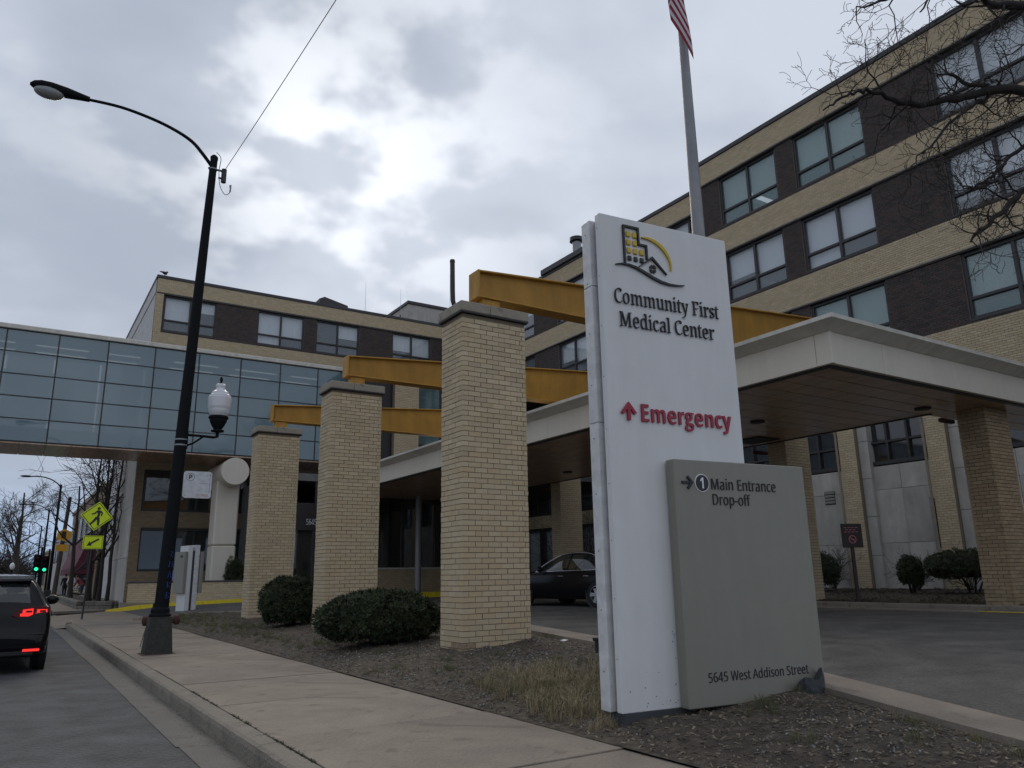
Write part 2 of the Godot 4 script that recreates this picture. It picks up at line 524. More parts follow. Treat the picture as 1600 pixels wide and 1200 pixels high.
# ---------------------------------------------------------------- bricks
# openings: Rect2 in (u, v) of the wall. Lays every brick as real geometry on a mortar bed.
func brick_field(called: String, parent: Node3D, o: Vector3, U: Vector3, N: Vector3, w: float, h: float, holes: Array, tone: Array, mortar: String, bl: float = 0.205, bh: float = 0.066, j: float = 0.010, bed: bool = true) -> void:
	var X: Array = []
	var Cs: Array = []
	var row := 0
	var y := j * 0.5
	while y + bh * 0.5 < h:
		var hh := minf(bh, h - y - 0.002)
		var ivs := [Vector2(0, w)]
		for hole in holes:
			if hole.position.y < y + hh - 0.004 and hole.end.y > y + 0.004:
				var nv := []
				for iv in ivs:
					if hole.end.x <= iv.x or hole.position.x >= iv.y: nv.append(iv)
					else:
						if hole.position.x > iv.x: nv.append(Vector2(iv.x, hole.position.x))
						if hole.end.x < iv.y: nv.append(Vector2(hole.end.x, iv.y))
				ivs = nv
		for iv in ivs:
			var st := bl + j
			var u: float = floorf(iv.x / st) * st - (st * 0.5 if row % 2 else 0.0)
			while u < iv.y:
				var a := maxf(u, iv.x + j * 0.3); var b := minf(u + bl, iv.y - j * 0.3)
				if b - a > 0.015:
					var c := o + U * ((a + b) * 0.5) + Vector3.UP * (y + hh * 0.5) + N * (0.002 + rng.randf() * 0.0025)
					X.append(Transform3D(Basis(U * (b - a), Vector3.UP * hh, N * 0.03), c))
					var k := rng.randf_range(0.93, 1.06)
					var t: Vector3 = tone[rng.randi() % tone.size()]
					Cs.append(Color(t.x * k, t.y * k, t.z * k))
				u += st
		y += bh + j
		row += 1
	var mm := MultiMesh.new()
	mm.transform_format = MultiMesh.TRANSFORM_3D
	mm.use_colors = true
	mm.mesh = unit_box
	mm.instance_count = X.size()
	var off := Vector3.ZERO
	var p: Node = parent
	while p != self and p != null:
		off += (p as Node3D).position
		p = p.get_parent()
	for i in X.size():
		mm.set_instance_transform(i, X[i])
		mm.set_instance_color(i, Cs[i])
	var mi := MultiMeshInstance3D.new()
	mi.multimesh = mm
	mi.material_override = M.brick_many
	mi.name = called
	mi.set_meta("kind", "stuff")
	parent.add_child(mi, true)
	mi.position = -off
	if bed: backing(called.replace("bricks", "") + "mortar", parent, o, U, N, w, h, holes, 0.0, 0.25, M[mortar])

# a slab with rectangular holes
func backing(called: String, parent: Node3D, o: Vector3, U: Vector3, N: Vector3, w: float, h: float, holes: Array, front: float, thick: float, m: Material) -> void:
	var us := [0.0, w]; var vs := [0.0, h]
	for r in holes:
		for q in [r.position.x, r.end.x]: if q > 0 and q < w: us.append(q)
		for q in [r.position.y, r.end.y]: if q > 0 and q < h: vs.append(q)
	us.sort(); vs.sort()
	var g := Geo.new()
	for k in vs.size() - 1:
		if vs[k + 1] - vs[k] < 1e-4: continue
		var start := -1.0
		for i in us.size() - 1:
			if us[i + 1] - us[i] < 1e-4: continue
			var mid := Vector2((us[i] + us[i + 1]) * 0.5, (vs[k] + vs[k + 1]) * 0.5)
			var inn := false
			for r in holes: if r.has_point(mid): inn = true
			if not inn and start < 0: start = us[i]
			if start >= 0 and (inn or i == us.size() - 2):
				var e: float = us[i] if inn else us[i + 1]
				var c := o + U * ((start + e) * 0.5) + Vector3.UP * mid.y + N * (front - thick * 0.5)
				g.xbox(Transform3D(Basis(U, Vector3.UP, N), c), Vector3(e - start, vs[k + 1] - vs[k], thick))
				start = -1.0
	W(called, g, m, parent)

const CREAM := [Vector3(0.62, 0.50, 0.325), Vector3(0.60, 0.475, 0.30), Vector3(0.65, 0.525, 0.35), Vector3(0.59, 0.475, 0.315)]
const DARK := [Vector3(0.075, 0.060, 0.055), Vector3(0.092, 0.072, 0.064), Vector3(0.062, 0.053, 0.052), Vector3(0.098, 0.068, 0.058)]

func text(called: String, s: String, parent: Node3D, font: String, bold: int, at_: Vector3, width: float, cap: float, depth: float, m: Material, basis_: Basis = Basis(), capchar: String = "E", thin: float = 0.0) -> void:
	# at_: left end of the base line, front face grows along local +z
	var f := SystemFont.new()
	f.font_names = PackedStringArray([font])
	f.font_weight = mini(bold, 700)
	var fv := FontVariation.new()
	fv.base_font = f
	fv.variation_embolden = thin
	var tm := TextMesh.new()
	tm.font = fv
	tm.font_size = 96
	tm.pixel_size = 0.01
	tm.depth = 0.1
	tm.curve_step = 1.0
	tm.horizontal_alignment = HORIZONTAL_ALIGNMENT_LEFT
	tm.text = capchar
	var ca := tm.get_aabb()
	tm.text = s
	var bb := tm.get_aabb()
	var base := ca.position.y
	var sx := width / bb.size.x
	var sy := cap / ca.size.y
	# the base line of the full text: both are centred on the font's own line height
	var mi := MeshInstance3D.new()
	mi.mesh = tm
	mi.material_override = m
	mi.name = called
	parent.add_child(mi, true)
	var b := basis_ * Basis.from_scale(Vector3(sx, sy, depth / 0.1))
	mi.transform = Transform3D(b, at_ - b * Vector3(bb.position.x, base, -0.05))

# ---------------------------------------------------------------- sky
func make_sky() -> ImageTexture:
	var wd := 2048; var ht := 1024
	var im := Image.create(wd, ht, false, Image.FORMAT_RGBF)
	im.fill(Color(0.11, 0.105, 0.10))
	var f := FastNoiseLite.new(); f.seed = 12; f.frequency = 0.75; f.fractal_octaves = 6; f.fractal_gain = 0.52
	var g := FastNoiseLite.new(); g.seed = 28; g.frequency = 0.42; g.fractal_octaves = 3
	var sun := SUN_DIR
	for y in ht / 2 + 8:
		var th := PI * (y + 0.5) / ht
		for x in wd:
			var ph := TAU * (x + 0.5) / wd
			var d := Vector3(sin(ph) * sin(th), cos(th), -cos(ph) * sin(th))
			var e := maxf(d.y, 0.0)
			var k := 1.55 / (e + 0.32)
			var wx := g.get_noise_3d(d.x * k, e * 2.0, d.z * k)
			var c := f.get_noise_3d(d.x * k + wx * 0.5, e * 1.2 + wx * 0.35, d.z * k * 1.15) * 1.5 + wx * 0.5
			var det := f.get_noise_3d(d.x * k * 2.7 + 7.0, e * 4.0 + wx * 0.4, d.z * k * 3.1)
			var t := smoothstep(-0.75, 0.75, c + 0.28 * det)
			var col := Vector3(0.272, 0.306, 0.37).lerp(Vector3(0.41, 0.444, 0.512), t)
			var ang := acos(clampf(d.dot(sun), -1.0, 1.0))
			var near := exp(-pow(ang / 0.24, 2.0))
			# the thin places between the clouds let the sun's side shine through
			var brk := smoothstep(0.04, 0.42, det + 0.20 * c + 0.06 * near)
			col += Vector3(0.02, 0.02, 0.018) * near
			col += Vector3(0.27, 0.262, 0.24) * near * brk
			var hz := 1.0 - smoothstep(0.0, 0.17, e)
			col = col.lerp(Vector3(0.19, 0.275, 0.41) * (0.9 + 0.25 * t), hz * 0.85)
			im.set_pixel(x, y, Color(col.x, col.y, col.z))
	return ImageTexture.create_from_image(im)

const SUN_DIR := Vector3(0.264, 0.509, -0.819)

func _ready() -> void:
	rng.seed = 20240
	noise.seed = 7
	noise.frequency = 0.4
	noise.fractal_octaves = 4
	# camera
	var cam := Camera3D.new()
	cam.name = "camera"
	add_child(cam)
	cam.transform = Transform3D(Basis(CAM_R, CAM_U, -CAM_F).orthonormalized(), cam_pos)
	cam.fov = rad_to_deg(2.0 * atan(600.0 / 1200.0))
	cam.near = 0.05
	cam.far = 1500.0
	cam.current = true
	# sky, light
	var env := Environment.new()
	env.background_mode = Environment.BG_SKY
	var sky := Sky.new()
	var pm := PanoramaSkyMaterial.new()
	pm.panorama = make_sky()
	sky.sky_material = pm
	env.sky = sky
	env.tonemap_mode = Environment.TONE_MAPPER_LINEAR
	env.tonemap_exposure = EXPOSURE
	env.sdfgi_enabled = true
	env.ssao_enabled = true
	env.ssil_enabled = true
	var we := WorldEnvironment.new()
	we.name = "world_environment"
	we.environment = env
	add_child(we)
	var sunl := DirectionalLight3D.new()
	sunl.name = "sun"
	sunl.light_color = Color(1.0, 0.96, 0.9)
	sunl.light_energy = 0.36
	sunl.light_angular_distance = 40.0
	sunl.shadow_enabled = true
	add_child(sunl)
	sunl.look_at_from_position(SUN_DIR.normalized() * 60.0, Vector3.ZERO)

	make_materials()
	var ub := Geo.new()
	ub.box(-0.5, -0.5, -0.5, 0.5, 0.5, 0.5)
	unit_box = ub.mesh()

	build_ground()
	build_near_wing()
	build_setback_wing()
	build_facing_wing()
	build_link_building()
	build_bridge()
	build_canopy()
	build_pillars()
	build_far_street()
	build_trees()
	build_main_sign()
	build_lamp()
	build_street_signs()
	build_cars()
	build_bed_plants()
	build_small_things()

const CAM_R := Vector3(0.84188079, -0.01639149, 0.53941455)
const CAM_U := Vector3(-0.11625218, 0.97056343, 0.21093139)
const CAM_F := Vector3(0.52699352, 0.2402872, -0.81519316)
const EXPOSURE := 1.54

# ---------------------------------------------------------------- ground
const NK := [Vector2(8.0, 4.0), Vector2(4.0, 4.15), Vector2(1.5, 4.5), Vector2(-0.8, 5.1), Vector2(-2.77, 5.79), Vector2(-4.88, 6.61), Vector2(-9.15, 7.37), Vector2(-11.9, 7.92), Vector2(-15.0, 8.15), Vector2(-19.0, 8.15), Vector2(-22.5, 7.4), Vector2(-25.0, 5.9), Vector2(-26.6, 4.4), Vector2(-27.2, 3.8)]

func nk(z: float) -> float:
	for i in NK.size() - 1:
		var a: Vector2 = NK[i]; var b: Vector2 = NK[i + 1]
		if z <= a.x and z >= b.x:
			return lerpf(a.y, b.y, (z - a.x) / (b.x - a.x))
	return 3.8

func hd(x: float, _z: float) -> float:
	var ex := 0.13 * smoothstep(-22.0, -30.0, _z) * (1.0 - smoothstep(8.0, 12.0, x)) * smoothstep(4.0, 5.4, x)
	if x <= 3.8: return lerpf(0.02, 0.13, clampf((x - 1.4) / 2.4, 0.0, 1.0))
	if x < 8.0: return ex + lerpf(0.13, 0.40, (x - 3.8) / 4.2)
	if x < 12.0: return ex + lerpf(0.40, 0.49, (x - 8.0) / 4.0)
	return 0.49 + 0.01 * clampf((x - 12.0) / 4.0, 0.0, 1.0)

func bed_h(x: float, z: float) -> float:
	var b := hd(x, z) + 0.04 + 0.05 * smoothstep(1.6, 0.5, nk(z) - x)
	var e: float = minf(smoothstep(3.76, 4.3, x), smoothstep(0.0, 0.5, nk(z) - 0.50 - x))
	b += 0.06 * e
	b += e * (0.035 * noise.get_noise_2d(x * 2.2, z * 2.2) + 0.02 * noise.get_noise_2d(x * 11.0, z * 11.0))
	return b

func bed2_h(x: float, z: float) -> float:
	return 0.57 + clampf((x - 16.2) / 7.0, 0.0, 1.0) * 0.13 + 0.03 * noise.get_noise_2d(x * 3.0, z * 3.0)

func build_ground() -> void:
	var s := struct_node("ground")
	var g := Geo.new()
	g.box(-400, -0.6, -700, 500, -0.12, 150)
	W("earth", g, M.soil, s)
	s = struct_node("road")
	g = Geo.new()
	g.grid(-13.0, 1.37, 40.0, -420.0, 12, 80, func(x, _z): return -0.0015 * pow(x + 5.0, 2.0) * 0.12 + 0.02)
	W("asphalt_surface", g, M.asphalt, s)
	s = struct_node("gutter")
	for i in 24:
		var z0 := 8.0 - i * 3.05
		if z0 < -36.0: continue
		g = Geo.new()
		var a0 := Vector3(1.355 + 0.012 * sin(i * 2.1), 0.02, z0); var b0 := Vector3(1.355 + 0.012 * sin(i * 3.7), 0.02, z0 - 3.04)
		g.q4(a0, Vector3(1.715, -0.005, z0), Vector3(1.715, -0.005, z0 - 3.04), b0)
		g.q4(a0, b0, b0 - Vector3(0, 0.15, 0), a0 - Vector3(0, 0.15, 0))
		W("gutter_slab", g, M.gutter_concrete, s)
	# worn kerb stones, each its own piece
	s = struct_node("kerb")
	var zk := 6.0
	var n := 0
	while zk > -118.0:
		var ln := 3.05
		if zk - ln > -29.6 or zk < -37.0:
			var k := Geo.new()
			var prof := [Vector2(1.70, -0.2), Vector2(1.705, 0.10), Vector2(1.715, 0.135), Vector2(1.74, 0.152), Vector2(1.80, 0.157), Vector2(1.868, 0.156), Vector2(1.868, -0.2)]
			var segs := 14
			for i in segs:
				for j in prof.size() - 1:
					var q := []
					for dz in 2:
						var zz := zk - 0.004 - (ln - 0.008) * (i + dz) / segs
						for dj in 2:
							var p: Vector2 = prof[j + dj]
							var wob := noise.get_noise_3d(p.x * 6, p.y * 6 + zz * 3.0, zz * 2.0) * 0.006
							var drop := 0.0
							if absf(zz + 29.2) < 1.5 or (zz < -26.4 and zz > -29.7): drop = -0.11 * smoothstep(-26.4, -28.8, zz)
							q.append(Vector3(p.x + (wob if p.x < 1.76 else 0.0), p.y + (wob * 0.6 + drop if p.y > 0 else 0.0), zz))
					k.q4(q[0], q[1], q[3], q[2])
			for e in [zk - 0.004, zk - ln + 0.004]:
				for j in range(1, prof.size() - 1):
					k.t3(Vector3(prof[0].x, prof[0].y, e), Vector3(prof[j].x, prof[j].y - 0.002, e), Vector3(prof[j + 1].x, prof[j + 1].y - 0.002, e))
			W("kerb_stone", k, M.kerb_concrete, s)
			n += 1
		zk -= ln
	# pavement slabs with open joints
	s = struct_node("sidewalk")
	g = Geo.new()
	g.box(1.9, -0.1, 7.0, 3.78, 0.125, -27.0)
	g.box(1.9, -0.1, -36.5, 4.3, 0.115, -118)
	W("joint_bed", g, M.soil_dark, s)
	var zs := 6.8
	var ci := 0
	while zs > -118.0:
		if zs > -27.0 or zs < -36.6:
			g = Geo.new()
			var far := zs < -36.6
			var lz := 1.88
			var y1 := 0.158 + 0.004 * sin(ci * 2.3)
			var xr := 3.78 + (0.0 if not far else 0.4)
			var bas := Basis(Vector3.FORWARD, 0.002 * sin(ci * 1.7)) * Basis(Vector3.RIGHT, 0.002 * cos(ci * 2.9))
			g.xbox(Transform3D(bas, Vector3((1.885 + xr) / 2, y1 - 0.06, zs - lz / 2)), Vector3(xr - 1.885, 0.12, lz - 0.009), 0.004)
			W("slab", g, [M.concrete, M.concrete_b, M.concrete, M.concrete_c][ci % 4], s)
		zs -= 1.88
		ci += 1
	# driveway and its concrete mouth
	s = struct_node("driveway")
	g = Geo.new()
	g.grid(3.75, 17.0, 9.0, -37.5, 40, 60, func(x, z): return hd(x, z))
	W("asphalt_surface", g, M.drive_asphalt, s)
	g = Geo.new()
	g.grid(1.40, 4.1, -26.9, -36.8, 8, 12, func(x, z): return hd(x, z) + 0.006)
	W("apron", g, M.concrete_b, s)
	# kerb along the planting bed
	s = struct_node("drive_kerb")
	var pts := []
	for i in NK.size() - 1:
		var a: Vector2 = NK[i]; var b: Vector2 = NK[i + 1]
		for k in 6: pts.append(a.lerp(b, k / 6.0))
	pts.append(NK[-1])
	var i0 := 0
	while i0 < pts.size() - 1:
		var i1 := mini(i0 + 5, pts.size() - 1)
		g = Geo.new()
		for i in range(i0, i1):
			var a := kerb_ring(pts, i); var b := kerb_ring(pts, i + 1)
			for j in a.size() - 1:
				g.q4(a[j], b[j], b[j + 1], a[j + 1])
		for e in [i0, i1]:
			var a := kerb_ring(pts, e)
			for j in range(1, a.size() - 1): g.t3(a[0], a[j], a[j + 1])
		W("kerb_stone", g, M.concrete_c, s)
		i0 = i1
	# far kerb of the drive along the building, partly painted yellow
	s = struct_node("far_kerb")
	var zz := 4.0
	while zz > -29.0:
		g = Geo.new()
		g.bbox(16.0, 0.3, zz - 2.99, 16.28, 0.615, zz, 0.02)
		W("kerb_stone", g, M.kerb_concrete, s)
		g = Geo.new()
		g.box(15.62, 0.40, zz - 2.99, 15.998, 0.515, zz)
		W("gutter_slab", g, M.concrete_b, s)
		zz -= 3.0
	g = Geo.new()
	g.box(15.6, 0.515, -8.0, 15.72, 0.519, 2.0)
	W("yellow_line", g, M.yellow_paint, s)
	s = struct_node("yellow_kerb")
	var yk := [Vector3(3.64, 0.14, -36.6), Vector3(5.4, 0.34, -33.2), Vector3(7.49, 0.48, -30.5), Vector3(9.8, 0.52, -29.3), Vector3(13.0, 0.55, -28.9), Vector3(15.9, 0.56, -28.9)]
	for i in yk.size() - 1:
		var m := 2
		for k in m:
			var a: Vector3 = yk[i].lerp(yk[i + 1], float(k) / m); var b: Vector3 = yk[i].lerp(yk[i + 1], float(k + 1) / m)
			var d := (b - a); d.y = 0
			var sd := d.normalized().cross(Vector3.UP) * 0.2
			g = Geo.new()
			var hgt := Vector3(0, 0.15 if i > 0 or k > 0 else 0.06, 0)
			var hgt2 := Vector3(0, 0.15, 0)
			a += d.normalized() * 0.006; b -= d.normalized() * 0.006
			if sd.z > 0: sd = -sd
			var lo := Vector3(0, -0.3, 0)
			g.q4(a + lo, b + lo, b + hgt2, a + hgt)
			g.q4(a + hgt, b + hgt2, b + hgt2 + sd, a + hgt + sd)
			g.q4(a + lo, a + hgt, a + hgt + sd, a + lo + sd)
			g.q4(b + lo, b + lo + sd, b + hgt2 + sd, b + hgt2)
			W("kerb_stone", g, M.yellow_paint, s)
	# pavement behind the yellow kerb
	g = Geo.new()
	g.prism(PackedVector2Array([Vector2(4.3, 36.0), Vector2(5.55, 33.35), Vector2(7.6, 30.7), Vector2(9.85, 29.45), Vector2(13.0, 29.05), Vector2(24, 29.05), Vector2(24, 38), Vector2(4.3, 38)]), Transform3D(Basis(Vector3(1, 0, 0), Vector3(0, 0, -1), Vector3(0, 1, 0)), Vector3(0, 0.1, 0)), 0.35)
	W("entrance_walk", g, M.concrete_b, s)
	# beds
	s = struct_node("planting_bed")
	g = Geo.new()
	g.grid(3.76, 8.2, 7.5, -27.0, 74, 460, bed_h, func(x, z): return x < nk(z) - 0.42)
	W("soil_surface", g, M.soil, s)
	s = struct_node("wall_bed")
	g = Geo.new()
	g.grid(16.27, 26.0, 4.0, -29.5, 50, 120, bed2_h)
	W("soil_surface", g, M.soil_dark, s)

func kerb_ring(pts: Array, i: int) -> Array:
	var p: Vector2 = pts[i]
	var d: Vector2 = (pts[mini(i + 1, pts.size() - 1)] - pts[maxi(i - 1, 0)]).normalized()
	# pts are (z, x); left side of travel is the bed
	var dir := Vector3(d.y, 0, d.x)
	var side := Vector3.UP.cross(dir).normalized()
	if side.x > 0: side = -side
	var c := Vector3(p.y, hd(p.y, p.x), p.x)
	return [c + Vector3(0, -0.1, 0) - side * 0.42, c + Vector3(0, 0.010, 0) - side * 0.42, c + Vector3(0, 0.022, 0), c + Vector3(0, 0.085, 0) + side * 0.012, c + Vector3(0, 0.10, 0) + side * 0.035, c + Vector3(0, 0.105, 0) + side * 0.52, c + Vector3(0, -0.1, 0) + side * 0.525]

# ---------------------------------------------------------------- windows
var protos := {}

# origin: lower left corner of the opening on the wall face, x along the wall, z outward
func add_window(parent: Node3D, t: Transform3D, w: float, h: float, style: int) -> Node3D:
	var key := "%.2f_%.2f_%d" % [w, h, style]
	var off := Vector3.ZERO
	var p: Node = parent
	while p != self and p != null:
		off += (p as Node3D).position
		p = p.get_parent()
	if protos.has(key):
		var d: Node3D = protos[key].duplicate()
		d.name = "window"
		parent.add_child(d, true)
		d.transform = Transform3D(t.basis, t.origin - off)
		return d
	var o := node_at("window", parent, Transform3D(t.basis, t.origin - off))
	var g := Geo.new()
	var b := 0.10
	var z0 := -0.20; var z1 := -0.06
	var tr := h * 0.31
	g.bbox(0, 0, z0, b, h, z1, 0.008)
	g.bbox(w - b, 0, z0, w, h, z1, 0.008)
	g.bbox(b, 0, z0, w - b, b * 0.9, z1, 0.008)
	g.bbox(b, h - b, z0, w - b, h, z1, 0.008)
	g.bbox(w / 2 - 0.055, b, z0, w / 2 + 0.055, h - b, z1 - 0.004, 0.008)
	g.bbox(b, tr - 0.05, z0, w / 2 - 0.055, tr + 0.05, z1 - 0.008, 0.008)
	g.bbox(w / 2 + 0.055, tr - 0.05, z0, w - b, tr + 0.05, z1 - 0.008, 0.008)
	L("frame", g, M.bronze, o)
	for sx in 2:
		var x0 := b if sx == 0 else w / 2 + 0.055
		var x1 := w / 2 - 0.055 if sx == 0 else w - b
		for sy in 2:
			var y0 := b * 0.9 if sy == 0 else tr + 0.05
			var y1 := tr - 0.05 if sy == 0 else h - b
			g = Geo.new()
			g.xbox(Transform3D(Basis(Vector3.RIGHT, 0.004 * (1.0 if sx else -1.0)) * Basis(Vector3.UP, 0.005 * (sx - 0.5)), Vector3((x0 + x1) / 2, (y0 + y1) / 2, -0.15)), Vector3(x1 - x0 - 0.002, y1 - y0 - 0.002, 0.008))
			L("pane", g, M.pane_teal if style == 3 else M.pane, o)
	# blinds hang behind the panes
	var drop := [[tr * 0.3, tr + 0.04], [tr * 0.8, tr + 0.02], [tr + 0.35, tr + 0.05], [tr + 0.02, tr + 0.02], [-1.0, tr + 0.6], [tr + 0.02, tr + 0.85], [tr + 0.5, -1.0]]
	var dr: Array = drop[style]
	for sx in 2:
		if dr[sx] < 0: continue
		g = Geo.new()
		var x0 := 0.04 if sx == 0 else w / 2 + 0.02
		var x1 := w / 2 - 0.02 if sx == 0 else w - 0.04
		var segs := 10
		for i in segs:
			var xa := lerpf(x0, x1, float(i) / segs); var xb := lerpf(x0, x1, float(i + 1) / segs)
			var za := -0.30 + 0.006 * sin(i * 2.4); var zb := -0.30 + 0.006 * sin((i + 1) * 2.4)
			g.q4(Vector3(xa, dr[sx], za), Vector3(xb, dr[sx], zb), Vector3(xb, h + 0.05, zb), Vector3(xa, h + 0.05, za))
		g.box(x0, dr[sx] - 0.025, -0.308, x1, dr[sx], -0.296)
		L("blind", g, M.blind_blue if style == 3 else M.blind, o)
	g = Geo.new()
	g.bbox(-0.02, -0.07, -0.22, w + 0.02, 0.0, 0.035, 0.008)
	L("sill", g, M.bronze_trim, o)
	protos[key] = o
	return o

# one storey-striped wall in the plane through o: bands of cream and dark brick
func striped_wall(parent: Node3D, o: Vector3, U: Vector3, N: Vector3, w: float, rows: Array, bands: Array, wins: Array, styles: Array) -> void:
	# rows: [y0, y1] of the window bands; bands: [y0, y1] of the cream bands (world heights)
	var si := 0
	for r in rows:
		var holes := []
		for wn in wins: holes.append(Rect2(wn.x, r[0] - o.y - (r[0] - o.y), wn.y - wn.x, r[1] - r[0]))
		var oo := Vector3(o.x, r[0], o.z)
		# the dark band runs from under the sill to the head
		var hs := []
		for h in holes: hs.append(Rect2(h.position.x, 0.14, h.size.x, h.size.y))
		brick_field("dark_bricks", parent, oo - Vector3(0, 0.14, 0) - N * 0.06, U, N, w, r[1] - r[0] + 0.14, hs, DARK, "mortar_dark")
		for wn in wins:
			add_window(parent, Transform3D(Basis(U, Vector3.UP, N), oo + U * wn.x - N * 0.06), wn.y - wn.x, r[1] - r[0], styles[si % styles.size()])
			si += 1
		var g := Geo.new()
		var c: Vector3 = oo + U * (w * 0.5) + Vector3.UP * (r[1] - r[0] + 0.06)
		g.xbox(Transform3D(Basis(U, Vector3.UP, N), c - N * 0.09), Vector3(w, 0.12, 0.22), 0.01)
		W("lintel", g, M.bronze_trim, parent)
	for b in bands:
		brick_field("cream_bricks", parent, Vector3(o.x, b[0], o.z), U, N, w, b[1] - b[0], [], CREAM, "mortar")

func wing_shell(parent: Node3D, x0: float, x1: float, z0: float, z1: float, y0: float, y1: float, floors: Array) -> void:
	# roof slab, rear and end walls, floors
	var g := Geo.new()
	g.box(x0 + 0.3, y1 - 0.35, z0 + 0.3, x1, y1 - 0.1, z1 - 0.3)
	W("roof_deck", g, M.roofing, parent)
	for f in floors:
		g = Geo.new()
		g.box(x0 + 0.32, f, z0 + 0.32, x1, f + 0.3, z1 - 0.32)
		W("floor_slab", g, M.ceiling, parent)
	g = Geo.new()
	g.box(x0 + 6.0, y0, z0 + 0.3, x0 + 6.2, y1 - 0.4, z1 - 0.3)
	W("room_wall", g, M.room, parent)

const ROWS := [[15.60, 17.82], [12.18, 14.32], [8.70, 10.86]]
const BANDS := [[17.94, 18.86], [14.44, 15.46], [10.98, 12.04]]

